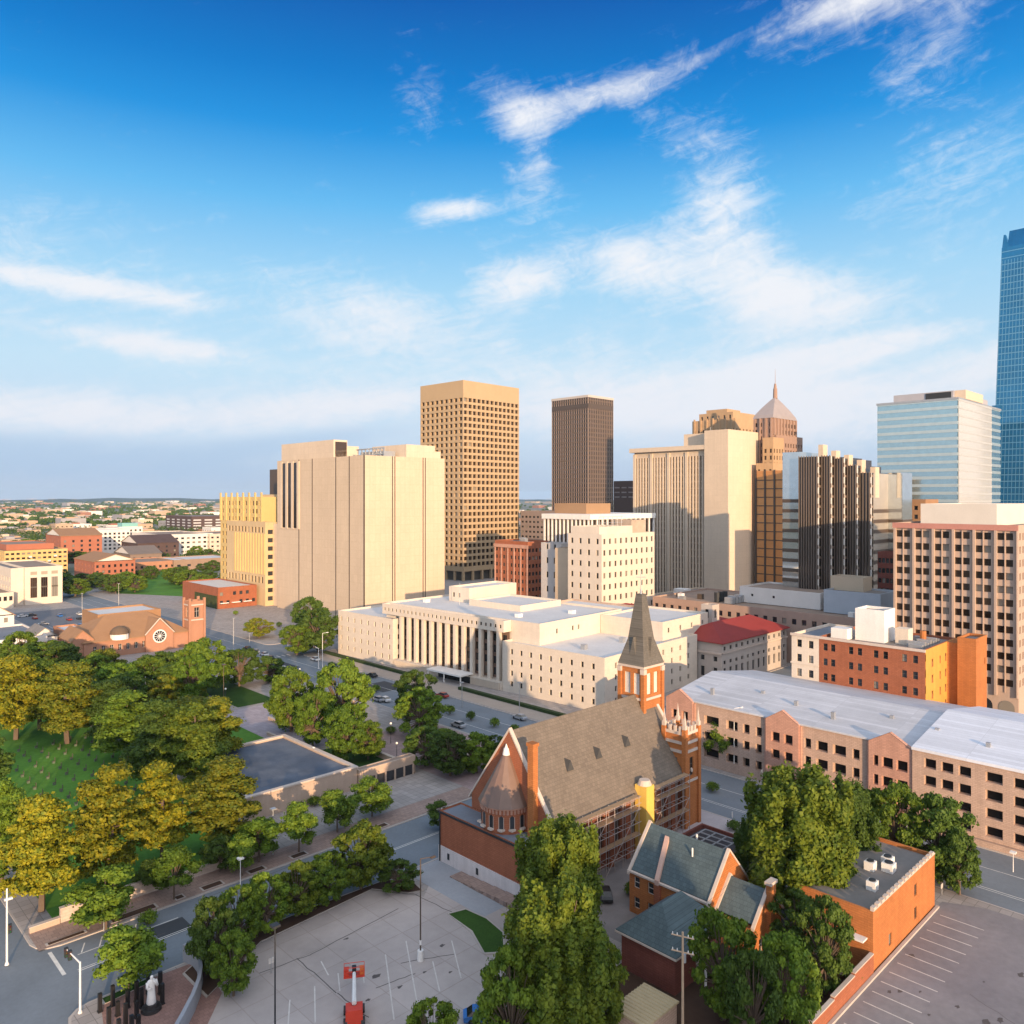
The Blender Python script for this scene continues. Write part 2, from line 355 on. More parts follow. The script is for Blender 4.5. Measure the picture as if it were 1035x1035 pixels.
class Bld:
    """A building: an Empty at its base, walls with real openings, a roof behind a parapet, every window an object."""
    def __init__(s, name, label, x, y, cat='building', group=None, z=0.0):
        s.r = thing(name, label, cat, (x, y, z), group); s.w = []; s.x, s.y = x, y
    def facade(s, mb, O, u, W, z0, z1, cols, rows, dep=0.3, m=0, skip=None, **kw):
        n = (u[1], -u[0])
        P = lambda a, z, d=0: (O[0] + u[0] * a - n[0] * d, O[1] + u[1] * a - n[1] * d, z)
        Q = lambda a, b, c, d: mb.face([P(a, c), P(b, c), P(b, d), P(a, d)], m)
        zc = z0
        for a, b in (rows if cols else []):
            if a > zc + 1e-4: Q(0, W, zc, a)
            uc = 0
            for k, (p, q) in enumerate(cols):
                if skip and skip(k, a): continue
                if p > uc + 1e-4: Q(uc, p, a, b)
                uc = q
                mb.face([P(p, a), P(q, a), P(q, a, dep), P(p, a, dep)], m); mb.face([P(p, b, dep), P(q, b, dep), P(q, b), P(p, b)], m)
                mb.face([P(p, a, dep), P(p, b, dep), P(p, b), P(p, a)], m); mb.face([P(q, a), P(q, b), P(q, b, dep), P(q, a, dep)], m)
                s.w.append((P((p + q) / 2, a, dep - 0.002), u, q - p, b - a, kw))
            if W > uc + 1e-4: Q(uc, W, a, b)
            zc = b
        if z1 > zc + 1e-4: Q(0, W, zc, z1)
    def block(s, x0, x1, y0, y1, z0, z1, wm, rm=None, N=None, W=None, S=None, E=None, para=0.7, pt=0.35, name='wall', m=0):
        mb = MB()
        for k, spec in (('N', N), ('W', W), ('S', S), ('E', E)):
            u, of, ax = SIDE[k]; L = (y1 - y0) if ax == 'y' else (x1 - x0)
            spec = spec or {}
            s.facade(mb, of(x0, x1, y0, y1), u, L, z0, z1, spec.get('cols', []), spec.get('rows', []), spec.get('dep', 0.3), m,
                     spec.get('skip'), **{q: v for q, v in spec.items() if q in ('style', 'glass', 'frame', 'wname')})
        if rm:
            t = pt; A = [(x0, y0), (x1, y0), (x1, y1), (x0, y1)]; B = [(x0 + t, y0 + t), (x1 - t, y0 + t), (x1 - t, y1 - t), (x0 + t, y1 - t)]
            for k in range(4):
                l = (k + 1) % 4
                mb.face([(*A[k], z1), (*A[l], z1), (*B[l], z1), (*B[k], z1)], m)
                mb.face([(*B[k], z1), (*B[l], z1), (*B[l], z1 - para), (*B[k], z1 - para)], m)
        s.part(name, mb, wm)
        if rm:
            rb = MB(); rb.face([(x0 + t, y0 + t, z1 - para), (x1 - t, y0 + t, z1 - para), (x1 - t, y1 - t, z1 - para), (x0 + t, y1 - t, z1 - para)])
            s.part('roof', rb, rm)
        return s
    def part(s, name, mb, mats, parent=None, **kw): return mb.build(name, mats, parent or s.r, **kw)
    def box(s, name, mats, *a, **kw):
        b = MB(); b.box(*a); return s.part(name, b, mats, **kw)
    def done(s, gm=None, fm=None, style='plain', limit=100, name='window'):
        gm, fm = gm or G_DARK, fm or M_FRAME
        s.w.sort(key=lambda w: (w[0][0] ** 2 + w[0][1] ** 2 + (w[0][2] - H) ** 2))
        rest = MB()
        L = WLOC[s.r.name]
        for k, (p, u, w, h, kw) in enumerate(s.w):
            g_, f_, st = kw.get('glass', gm), kw.get('frame', fm), kw.get('style', style)
            if k < limit:
                o = bpy.data.objects.new(kw.get('wname', name), winmesh(w, h, g_, f_, st)); COL.objects.link(o)
                o.parent = s.r; o.location = (p[0] - L[0], p[1] - L[1], p[2] - L[2]); o.rotation_euler = (0, 0, math.atan2(u[1], u[0]))
            else:
                a = (p[0] - u[0] * w / 2, p[1] - u[1] * w / 2); b = (p[0] + u[0] * w / 2, p[1] + u[1] * w / 2)
                rest.face([(*a, p[2]), (*b, p[2]), (*b, p[2] + h), (*a, p[2] + h)])
        if rest.f: s.part('upper_windows', rest, gm, kind='stuff')
        return s

G_DARK = glass('dark window glass', (0.022, 0.024, 0.028), 0.08, 0.6, 0.5, blinds=0.12)
G_BROWN = glass('brown window glass', (0.035, 0.022, 0.014), 0.1, 0.5, 0.5, blinds=0.14)
G_SHADE = mat('painted garage shade', (0.018, 0.016, 0.015), 0.95, 0.2)  # shade of the unlit garage interior painted as near-black colour
M_FRAME = mat('window frame bronze', (0.09, 0.075, 0.06), 0.6, 0.05)
M_FRAMEW = mat('window frame white', (0.62, 0.58, 0.52), 0.6, 0.05)

# ------------------------------------------------------------------ setting: ground, streets, blocks
rng = random.Random(7)
GROUND = mat('far prairie town ground', (0.12, 0.13, 0.085), 0.95, 0.25, 0.012, col2=(0.27, 0.245, 0.215), fine=0.2)
ASPH = mat('street asphalt', (0.165, 0.188, 0.212), 0.8, 0.16, 0.12, 0.3, fine=0.1)
ASPHD = mat('fresh dark asphalt', (0.05, 0.055, 0.062), 0.8, 0.12, 0.12, 0.3)
PAVE = slabs('pavement slabs', (0.32, 0.288, 0.268), (0.6, 0.6, 0.6), 1.5, 0.03)
PAVER = slabs('brown paving', (0.30, 0.215, 0.18), (0.7, 0.7, 0.7), 0.9, 0.04, offs=0.5)
CONC = slabs('car park concrete', (0.385, 0.335, 0.31), (0.84, 0.82, 0.80), 4.6, 0.016, var=0.3, scale=0.06, tone=0.05)
LOTA = mat('car park asphalt', (0.225, 0.207, 0.21), 0.85, 0.22, 0.07, 0.25, fine=0.12, col2=(0.2, 0.185, 0.195))
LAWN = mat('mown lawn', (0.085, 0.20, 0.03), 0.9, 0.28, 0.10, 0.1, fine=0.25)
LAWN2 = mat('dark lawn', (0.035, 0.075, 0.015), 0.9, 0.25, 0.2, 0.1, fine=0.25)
MULCH = mat('planting bed mulch', (0.075, 0.045, 0.032), 0.95, 0.25, 0.5, 0.1)
KERB = mat('kerb concrete', (0.42, 0.37, 0.33), 0.85, 0.12, 0.5)
PAINT = mat('worn road paint', (0.62, 0.6, 0.56), 0.7, 0.22, 1.2, fine=0.25)
PAINTY = mat('worn pale paint', (0.55, 0.51, 0.47), 0.7, 0.25, 1.2, fine=0.25)
WATER = glass('still pool water', (0.02, 0.04, 0.05), 0.04, 0.0)

def disc(r, z, n=96):
    b = MB(); b.face([(r * math.cos(2 * math.pi * k / n), r * math.sin(2 * math.pi * k / n), z) for k in range(n)]); return b
structure('ground', disc(20000, -0.15), GROUND)
def sheet(name, poly, z, m):
    b = MB(); b.face([(x, y, z) for x, y in poly]); return structure(name, b, m)
def rect(x0, x1, y0, y1): return [(x0, y0), (x1, y0), (x1, y1), (x0, y1)]
sheet('road', rect(-110, 620, -110, 620), 0.0, ASPH)
b = MB()
for x0, x1, y0, y1 in ((-90, 2, -90, 102), (-90, 4, 117.2, 270), (26, 131, -90, 101.5), (27, 131, 117.0, 270), (151, 620, -90, 106), (151, 620, 130, 270), (26, 131, 296, 620), (151, 620, 296, 620)):
    r = 3.0; P = []
    for cx, cy, a in ((x1 - r, y0 + r, -90), (x1 - r, y1 - r, 0), (x0 + r, y1 - r, 90), (x0 + r, y0 + r, 180)):
        P += [(cx + r * math.cos(R(a + t)), cy + r * math.sin(R(a + t))) for t in (0, 30, 60, 90)]
    Q = [(cx_ + (0.25 if cx_ < (x0 + x1) / 2 else -0.25), cy_ + (0.25 if cy_ < (y0 + y1) / 2 else -0.25)) for cx_, cy_ in P]
    n = len(P)
    for k in range(n):
        l = (k + 1) % n
        b.face([(*P[k], -0.1), (*P[l], -0.1), (*P[l], 0.15), (*P[k], 0.15)], 1); b.face([(*P[k], 0.15), (*P[l], 0.15), (*Q[l], 0.152), (*Q[k], 0.152)], 1)
    b.face([(*q, 0.152) for q in Q], 0)
structure('pavement', b, [PAVE, KERB])
sheet('sidewalk', rect(27.5, 106, 117.4, 122.9), 0.160, PAVER)
sheet('sidewalk', rect(152, 160.5, 131, 268), 0.160, mat('limestone walk', (0.36, 0.30, 0.25), 0.9, 0.12, 0.2))
sheet('lawn', rect(31, 64, 124.6, 262), 0.166, LAWN)
sheet('lawn', rect(78, 92, 180, 262), 0.168, LAWN)
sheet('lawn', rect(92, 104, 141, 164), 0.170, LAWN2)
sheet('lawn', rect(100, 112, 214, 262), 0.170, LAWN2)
sheet('reflecting_pool', rect(66, 72, 172, 258), 0.175, WATER)
sheet('plaza', rect(92, 112, 166, 212), 0.174, slabs('lilac plaza paving', (0.36, 0.31, 0.33), (0.75, 0.75, 0.75), 1.2, 0.03))
sheet('plaza', rect(106.1, 130, 118, 166), 0.164, slabs('rosy plaza paving', (0.30, 0.22, 0.21), (0.75, 0.75, 0.75), 1.0, 0.03))
LOT = [(36.5, 88.9), (38.6, 91.6), (49.1, 98.6), (68.0, 100.2), (72.5, 93.0), (82.2, 101), (82.3, 60), (75, 40), (30, 40), (30, 70)]
lot = sheet('parking_lot', LOT, 0.165, CONC)
sheet('parking_lot', [(62, 38.2), (126.5, 38.2), (129, 33), (129, -60), (40, -60), (40, 20)], 0.166, LOTA)
sheet('parking_lot', rect(94, 129, 345, 470), 0.166, mat('blue grey car park', (0.15, 0.155, 0.17), 0.85, 0.16, 0.05))
sheet('path', rect(75, 82.2, 82.5, 101), 0.172, mat('pale blue concrete', (0.3, 0.31, 0.33), 0.85, 0.14, 0.15))
sheet('plaza', [(27, 88), (30, 100.5), (36, 101), (42, 100.5), (41, 92), (36, 86)], 0.170, slabs('red chapel paving', (0.27, 0.16, 0.135), (0.7, 0.7, 0.7), 0.6, 0.04, offs=0.5))
sheet('yard', rect(84, 130, 62, 79.5), 0.171, mat('churchyard concrete', (0.2, 0.18, 0.175), 0.9, 0.22, 0.2))
sheet('yard', rect(131 - 18, 130.5, 62, 98), 0.174, mat('pale church forecourt', (0.40, 0.36, 0.36), 0.9, 0.18, 0.15))
sheet('yard', rect(70, 98, 38.6, 62), 0.173, MULCH)
# planting beds with kerbs along the concrete car park
def bed(poly, m, kh=0.3, name='planting_bed'):
    b = MB(); cx = sum(p[0] for p in poly) / len(poly); cy = sum(p[1] for p in poly) / len(poly)
    def inn(p, t):
        d = math.hypot(p[0] - cx, p[1] - cy); return (p[0] + (cx - p[0]) * t / d, p[1] + (cy - p[1]) * t / d)
    I = [inn(p, 0.3) for p in poly]; n = len(poly)
    for k in range(n):
        l = (k + 1) % n
        b.face([(*poly[k], 0.1), (*poly[l], 0.1), (*poly[l], kh), (*poly[k], kh)], 1); b.face([(*poly[k], kh), (*poly[l], kh), (*I[l], kh), (*I[k], kh)], 1)
    b.face([(*p, kh - 0.02) for p in I], 0)
    return structure(name, b, [m, KERB])
bed([(39.2, 92.3), (49.4, 98.9), (68.2, 100.3), (71.5, 95.5), (73.6, 94.5), (74.2, 97.5), (71.5, 101.2), (60, 102.0), (44, 102.0), (39, 99)], MULCH)
bed([(69.0, 75.6), (71.1, 74.0), (74.3, 77.4), (75.2, 82), (74.6, 86), (71.9, 86.8), (71.2, 81)], LAWN2)
for x0, x1 in ((36.5, 43), (45.5, 47), (49.5, 53), (57, 60), (64.5, 67.5), (72.5, 76), (81, 84)): bed(rect(x0, x1, 117.8, 119.3), MULCH, 0.2)
bed(rect(28.5, 33.5, 117.9, 118.7), MULCH, 0.2)
bed([(30, 99.6), (36, 100.2), (36, 101.2), (30, 101.0)], LAWN2, 0.22)
# painted lines
b = MB()
def line(x0, y0, x1, y1, w, z, m=0):
    d = math.hypot(x1 - x0, y1 - y0); nx, ny = -(y1 - y0) / d * w / 2, (x1 - x0) / d * w / 2
    b.face([(x0 + nx, y0 + ny, z), (x0 - nx, y0 - ny, z), (x1 - nx, y1 - ny, z), (x1 + nx, y1 + ny, z)], m)
line(28.5, 109.6, 28.5, 116.4, 0.45, 0.006); line(30, 109.2, 118, 109.2, 0.16, 0.006); line(30, 109.6, 118, 109.6, 0.12, 0.006)
for k in range(4): line(31.5 + 2.2 * k, 113.4, 32.5 + 2.2 * k, 115.6, 0.16, 0.006)
line(31, 113.2, 44, 113.2, 0.16, 0.006); line(-60, 109.4, 14, 109.4, 0.14, 0.006)
for y in (136.2, 143.5): line(y, -80, y, 100, 0.14, 0.006); line(y, 132, y, 266, 0.14, 0.006)
line(135.6, -80, 135.6, 100, 0.12, 0.006); line(136.9, 300, 136.9, 600, 0.14, 0.006); line(143.5, 300, 143.5, 600, 0.14, 0.006)
for k in range(8): line(133 + 2.1 * k, 271.5, 133 + 2.1 * k, 274.5, 0.6, 0.006)
for y in (283, 283.4): line(160, y, 500, y, 0.12, 0.006)
structure('road_markings', b, PAINT)
b = MB()
for k in range(20): line(70 + 2.75 * k, 37.2, 70 + 2.75 * k, 31.6, 0.17, 0.172)
for k in range(16): line(80 + 2.75 * k, 18.5, 80 + 2.75 * k, 9.0, 0.12, 0.172)
for p, q in (((410.4, 952.4), (421.7, 1015)), ((389.6, 966), (398.3, 1032)), ((437.4, 973), (444.3, 1003)), ((456.5, 952), (466, 990)), ((341.7, 985), (343.5, 1003)), ((318, 998), (318.6, 1035)), ((324.5, 973), (332, 987)), ((366.8, 980), (368, 995)), ((293, 1012), (291, 1040))):
    (xa, ya), (xb, yb) = at(*p), at(*q); line(xa, ya, xb, yb, 0.15, 0.172)
for k in range(14): line(98 + 2.2 * k, 352, 98 + 2.2 * k, 368, 0.25, 0.172); line(98 + 2.2 * k, 388, 98 + 2.2 * k, 410, 0.25, 0.172)
structure('parking_lines', b, PAINTY)
TAR = mat('tar seam', (0.10, 0.085, 0.08), 0.8, 0.2, 1.5)
b = MB()
for p, q in (((300, 970), (341, 1005)), ((314, 966), (403, 919)), ((341, 1005), (372, 1030)), ((262, 985), (314, 966)), ((420, 905), (470, 930)), ((405, 975), (460, 965)), ((380, 1000), (420, 985))):
    (xa, ya), (xb, yb) = at(*p), at(*q); n = 7; pr = (xa, ya); rs = random.Random(int(p[0]))
    for k in range(1, n + 1):
        c = (xa + (xb - xa) * k / n + rs.uniform(-.12, .12), ya + (yb - ya) * k / n + rs.uniform(-.12, .12)); line(*pr, *c, 0.13, 0.1705); pr = c
for p, s in (((380, 988), .8), ((404, 999), .55), ((447, 957), .6), ((429, 984), .4), ((372, 1012), .5), ((455, 984), .4), ((350, 950), .5)):
    x, y = at(*p); rs = random.Random(int(p[1])); b.face([(x + s * rs.uniform(.4, 1) * math.cos(R(t)), y + s * .6 * rs.uniform(.4, 1) * math.sin(R(t)), 0.1715) for t in range(0, 360, 30)])
rs = random.Random(8)
for k in range(46):
    x, y = rs.uniform(66, 126), rs.uniform(2, 36.5); s = rs.uniform(.2, .9); b.face([(x + s * rs.uniform(.35, 1) * math.cos(R(t)), y + s * .6 * rs.uniform(.35, 1) * math.sin(R(t)), 0.1712 + k * 1e-5) for t in range(0, 360, 30)])
for k in range(9):
    x, y = rs.uniform(66, 122), rs.uniform(4, 34); pr = (x, y); a_ = rs.uniform(0, 6.28)
    for q in range(9): a_ += rs.uniform(-.5, .5); c = (pr[0] + 1.2 * math.cos(a_), pr[1] + 1.2 * math.sin(a_)); line(*pr, *c, 0.07, 0.1706 + k * 1e-5); pr = c
for k in range(14):
    x = rs.uniform(28, 128) ; y = rs.uniform(102.5, 116); line(x, y, x + rs.uniform(2, 7), y + rs.uniform(-.3, .3), 0.1, 0.004 + k * 1e-5)
structure('tar_seams', b, TAR)
b = MB()
for k, (x0, x1, y0, y1) in enumerate(((70, 76, 104, 108), (40, 44.5, 109, 113), (96, 104, 101.8, 106), (132, 137, 60, 70), (140, 149, 200, 212), (133, 140, 250, 262))): b.face([(x0, y0, .003), (x1, y0, .003), (x1, y1, .003), (x0, y1, .003)])
structure('asphalt_patches', b, ASPHD)

# ------------------------------------------------------------------ building materials
CREAM = slabs('cream limestone', (0.58, 0.505, 0.42), (0.92, 0.91, 0.9), 1.0, 0.02, var=0.05, tone=0.03, scale=0.2, offs=0.5, axis='sz', ratio=1.8, streak=0.05)
CREAMP = mat('cream limestone plain', (0.58, 0.505, 0.42), 0.85, 0.07, 0.2, streak=0.06)
BEIGE = slabs('beige precast', (0.52, 0.415, 0.305), (0.93, 0.92, 0.91), 3.9, 0.03, var=0.06, axis='sz', ratio=0.75, scale=0.06, tone=0.025, streak=0.05)
TAN = mat('tan precast', (0.40, 0.29, 0.175), 0.85, 0.06, 0.1, streak=0.04)
IVORY = slabs('ivory concrete', (0.55, 0.45, 0.345), (0.94, 0.93, 0.92), 3.6, 0.03, var=0.06, axis='sz', ratio=1.1, scale=0.06, tone=0.02, streak=0.06)
YELL = mat('golden terracotta', (0.55, 0.40, 0.17), 0.8, 0.08, 0.15, streak=0.08)
YELL2 = mat('pale terracotta', (0.52, 0.385, 0.22), 0.8, 0.08, 0.15, streak=0.08)
BRICK = slabs('red brick', (0.30, 0.105, 0.055), (0.80, 0.78, 0.76), 0.3, 0.14, var=0.14, offs=0.5, axis='sz', ratio=2.6, scale=0.3, tone=0.08, streak=0.12)
BRICKO = slabs('orange brick', (0.40, 0.15, 0.05), (0.80, 0.78, 0.76), 0.3, 0.14, var=0.14, offs=0.5, axis='sz', ratio=2.6, scale=0.3, tone=0.08, streak=0.12)
BRICKD = slabs('dark red brick', (0.17, 0.055, 0.04), (0.80, 0.78, 0.76), 0.3, 0.14, var=0.14, offs=0.5, axis='sz', ratio=2.6, scale=0.3, tone=0.08, streak=0.12)
BRICKP = slabs('pink brick', (0.46, 0.26, 0.195), (0.80, 0.78, 0.76), 0.3, 0.14, var=0.14, offs=0.5, axis='sz', ratio=2.6, scale=0.3, tone=0.08, streak=0.12)
TANB = slabs('tan pink block', (0.45, 0.32, 0.25), (0.80, 0.78, 0.76), 0.3, 0.14, var=0.14, offs=0.5, axis='sz', ratio=2.6, scale=0.3, tone=0.08, streak=0.12)
PINK = mat('pink granite', (0.42, 0.315, 0.25), 0.75, 0.06, 0.2, streak=0.05)
PINKR = mat('rose granite', (0.43, 0.20, 0.16), 0.75, 0.08, 0.2)
WHITEP = mat('white painted metal', (0.70, 0.68, 0.65), 0.6, 0.06, 0.3, streak=0.08)
WHITEC = mat('white coping stone', (0.50, 0.42, 0.36), 0.8, 0.1, 0.6)
ROOFW = mat('white roof membrane', (0.56, 0.55, 0.54), 0.7, 0.12, 0.09, streak=0.0, fine=0.08)
ROOFG = mat('grey gravel roof', (0.19, 0.175, 0.165), 0.9, 0.22, 0.12)
ROOFB = mat('blue grey roof', (0.17, 0.185, 0.215), 0.75, 0.2, 0.12)
ROOFT = mat('tan roof', (0.27, 0.2, 0.155), 0.9, 0.15, 0.12)
REDT = mat('red tile roof', (0.24, 0.035, 0.03), 0.7, 0.12, 0.3, streak=0.0)
METAL = mat('galvanised metal', (0.42, 0.43, 0.44), 0.45, 0.1, 1.0, metal=0.6)
DARKM = mat('dark metal', (0.03, 0.032, 0.035), 0.5, 0.1, 1.0)
BRONZE = mat('bronze metal', (0.075, 0.052, 0.036), 0.45, 0.1, 0.3, 0.5)
SLATE = slabs('grey slate', (0.155, 0.128, 0.102), (0.72, 0.72, 0.72), 0.45, 0.06, rough=0.8, var=0.16, offs=0.5, axis='xz', ratio=1.3, scale=0.3)
SLATEB = slabs('blue green slate', (0.075, 0.105, 0.115), (0.72, 0.72, 0.72), 0.42, 0.06, rough=0.7, var=0.24, offs=0.5, axis='yz', ratio=1.3, scale=0.35)
COPPER = mat('brown copper cladding', (0.16, 0.1, 0.075), 0.5, 0.16, 0.5, 0.5, streak=0.1)

# ------------------------------------------------------------------ federal courthouse
B = Bld('courthouse', 'long cream courthouse with a row of tall square columns and flat white roofs', 169.7, 136.8, 'courthouse', z=0.0)
B.r.rotation_euler = (0, 0, R(3.2))
WN = dict(cols=ev(33, 8, 0.95), rows=rw(2.2, 3.6, 4, 1.7), dep=0.45, style='sash')
B.block(169.2, 212, 228.5, 261.5, 0, 16.8, CREAM, ROOFW, N=WN, W=dict(cols=ev(42.8, 8, 0.95), rows=rw(2.2, 3.6, 4, 1.7)))
B.block(169.7, 221, 136.8, 175.6, 0, 15.6, CREAM, ROOFW, N=dict(cols=ev(38.8, 9, 1.05, 3.4), rows=rw(2.0, 3.3, 4, 1.6), dep=0.45, style='sash'),
        W=dict(cols=ev(51.3, 9, 1.05, 5), rows=rw(2.0, 3.3, 4, 1.6), dep=0.45, style='sash'))
B.block(173.9, 217.5, 164, 238, 2.6, 21.6, CREAM, ROOFW, W=dict(cols=[(8, 8.9), (16, 16.9), (19, 19.9)], rows=[(17.6, 19.1)], dep=0.4))
B.block(170.4, 173.85, 175.7, 236, 18.0, 21.58, CREAMP, ROOFW, name='attic_wall', N=dict(cols=ev(60.3, 28, 0.8, 1.0), rows=[(19.2, 20.3)], dep=0.3, wname='attic_window'))
B.box('plinth', CREAMP, 169.4, 173.8, 175.7, 228.4, 0.1, 2.6)
for k in range(13):
    y = 178.4 + 47.6 * k / 12
    B.box('column', CREAMP, 170.6, 171.8, y - 0.62, y + 0.62, 2.602, 17.998)
bays = MB()
B.facade(bays, (173.4, 228.3), (0, -1), 52.4, 2.602, 17.998, ev(52.4, 13, 1.9, 1.2), rw(3.4, 3.6, 4, 2.4), 0.25, 0, style='pair', wname='bay_window')
B.part('bay_wall', bays, mat('bronze bay panel', (0.20, 0.125, 0.09), 0.6, 0.1, 0.5))
B.block(205.1, 234, 140, 163.8, 0, 21.0, CREAM, ROOFW, W=dict(cols=ev(28.9, 4, 1.0), rows=[(17.3, 18.8)], dep=0.3), name='rear_wall')
B.block(221.1, 236, 163.9, 200, 0, 20.2, mat('stained pink plaster', (0.42, 0.31, 0.24), 0.9, 0.2, 0.15, streak=0.2), ROOFW, name='rear_wall')
B.block(196, 222, 217, 228, 20.9, 26.4, CREAMP, ROOFW, N=dict(cols=[(2, 3.1), (5, 6.1)], rows=[(22.5, 24.2)], dep=0.3), name='penthouse')
B.block(192, 214, 188, 213, 20.9, 23.0, CREAMP, ROOFW, name='penthouse')
B.box('entrance_canopy', WHITEP, 164.4, 170.2, 189, 205, 3.0, 3.5)
B.box('entrance', G_DARK, 169.1, 169.39, 189.5, 204.5, 0.15, 2.99)
for y in (189.3, 197, 204.7): B.box('canopy_post', WHITEP, 164.7, 165.0, y - 0.15, y + 0.15, 0.1, 3.0)
b = MB(); b.box(168.75, 169.05, 176.2, 228.3, 2.4, 2.6)
for k in range(40): b.box(168.8, 169.0, 176.3 + 0.32 * k, 176.42 + 0.32 * k, 0.2, 2.4); b.box(168.8, 169.0, 206 + 0.55 * k, 206.15 + 0.55 * k, 0.2, 2.4)
B.part('railing', b, CREAMP)
for x, y in ((178, 150), (195, 148), (206, 158), (180, 240), (192, 252), (205, 236)): B.box('roof_vent', METAL, x, x + 1.5, y, y + 1.5, 14.7, 16.4)
for x, y in ((182, 180), (200, 172), (186, 230)): B.box('roof_hatch', WHITEP, x, x + 2.2, y, y + 1.6, 20.8, 22.0)
b = MB(); b.tube((190, 216, 20.9), (190, 216, 29), .08, .04); B.part('antenna', b, METAL)
B.done(style='sash')

# ------------------------------------------------------------------ beige windowless block and its golden neighbour
B = Bld('data_building', 'huge beige windowless block with dark vertical grooves and white rooftop boxes', 207, 350, 'building')
b = MB(); g = MB()
B.block(207, 255.5, 310.6, 395, 0, 80, BEIGE, ROOFW, para=1.2)
for y in (371.5, 358, 335.5, 323.5): g.box(206.9, 207.0, y - 0.28, y + 0.28, 1, 80.0)
g.box(206.93, 207.2, 310.58, 311.3, 1, 80)
for x in (223.0, 224.4, 241.6, 243.0): g.box(x - 0.22, x + 0.22, 310.5, 310.6, 1, 80.0)
B.part('groove', g, mat('dark groove', (0.05, 0.04, 0.035), 0.9, 0.1))
for k in range(3): B.box('louvre_strip', G_BROWN, 206.75, 206.98, 387.0 - 6.0 * k - 1.75, 387.0 - 6.0 * k + 1.75, 44, 78.5)
for k in range(4):
    b = MB(); b.box(206.5, 206.99, 390.0 - 6.0 * k - 1.1, 390.0 - 6.0 * k + 1.1, 43.5, 79.2); B.part('fin', b, IVORY)
B.block(209, 217, 341, 394, 78.8, 89.0, IVORY, ROOFW, name='penthouse')
B.block(232, 250, 311.6, 341, 78.8, 86.3, IVORY, ROOFW, name='penthouse')
B.block(217.1, 231, 352, 392, 78.8, 87.0, IVORY, ROOFW, name='penthouse')
B.block(250.1, 254, 312, 330, 78.8, 83.5, IVORY, ROOFW, name='penthouse')
B.box('louvre', G_BROWN, 210, 216.5, 340.7, 340.99, 80.5, 88)
b = MB()
for k in range(8): b.box(222 - .2, 222.2, 316 + 3.2 * k, 316.5 + 3.2 * k, 78.8, 84.5)
b.box(221.7, 222.3, 315.8, 340, 84.0, 84.6); b.box(221.7, 222.3, 315.8, 340, 81.2, 81.6); b.box(223, 230, 318, 338, 78.8, 83)
B.part('equipment_screen', b, METAL)
B.done()

B = Bld('terracotta_building', 'golden terracotta building with rounded corner bays behind the red brick block', 206, 430, 'building')
B.block(204.1, 211, 403.2, 451.7, 0, 46.4, YELL2, ROOFG, N=dict(cols=ev(48.5, 11, 2.2, 2.5), rows=[(12.5, 16), (40.5, 43.6)], dep=0.5),
        W=dict(cols=[(1.6, 4.6)], rows=rw(3, 4.6, 9, 2.4), dep=0.4))
b = MB()
for k in range(12): y = 404 + 36 * k / 11; b.box(203.6, 204.1, y - 0.5, y + 0.5, 17.5, 40)
B.part('pilaster', b, YELL)
B.block(211.1, 236, 420, 476, 0, 60.5, YELL, ROOFG, N=dict(cols=ev(56, 12, 2.4, 2), rows=rw(8.5, 4.7, 11, 2.6), dep=0.5), name='tower_wall')
b = MB()
for k in range(8): y = 421 + 54 * k / 7; b.box(210.4, 211.1, y - 0.7, y + 0.7, 46, 63)
B.part('pier', b, YELL)
B.block(236.1, 262, 420, 470, 0, 62, YELL2, ROOFG, N=dict(cols=ev(50, 12, 1.8), rows=[(49, 51.5), (54.5, 57)], dep=0.4), name='rear_wall')
B.box('rooftop_tank', BRONZE, 240, 256, 452, 468, 62, 78)
B.box('white_pier', IVORY, 209.0, 215, 396.5, 403.1, 0, 45.5)
B.done()

B = Bld('brick_building', 'red brick two storey building with a pale roof below the golden terracotta building', 190, 434, 'building')
B.block(180.6, 202.5, 410, 458, 0, 11.7, BRICK, ROOFW, N=None, W=dict(cols=ev(21.9, 6, 1.8), rows=rw(2.5, 4.6, 2, 1.9), dep=0.4, skip=lambda k, z: (k + int(z)) % 4 == 0))
B.box('ivy', mat('wall ivy', (0.05, 0.06, 0.02), 0.9, 0.4, 0.6), 180.2, 180.59, 411.5, 440, 0.2, 7.0)
for k in range(3): B.box('awning', WHITEP, 181.5 + 6.5 * k, 186 + 6.5 * k, 408.6, 409.98, 3.0, 3.4)
B.done()

# ------------------------------------------------------------------ high towers
B = Bld('office_tower', 'tall tan tower with a deep grid of square windows and a blank top band', 365.1, 422.9, 'tower')
B.r.rotation_euler = (0, 0, R(2.5))
N_ = dict(cols=ev(47.1, 9, 3.5, 1.2), rows=rw(10.5, 4.55, 27, 2.75), dep=1.3)
W_ = dict(cols=ev(58.7, 13, 3.4, 0.8), rows=rw(10.5, 4.55, 27, 2.75), dep=1.3)
B.block(365.1, 423.8, 422.9, 470, 7, 144, TAN, ROOFG, N=N_, W=W_)
for k in range(7): B.box('ground_column', TAN, 365.1 + 9.4 * k, 366.7 + 9.4 * k, 423.0, 424.6, 0, 7)
for k in range(1, 6): B.box('ground_column', TAN, 365.2, 366.6, 423 + 9 * k, 424.4 + 9 * k, 0, 7); B.box('lobby', G_DARK, 369, 420, 427, 466, 0, 7)
B.done(G_BROWN)

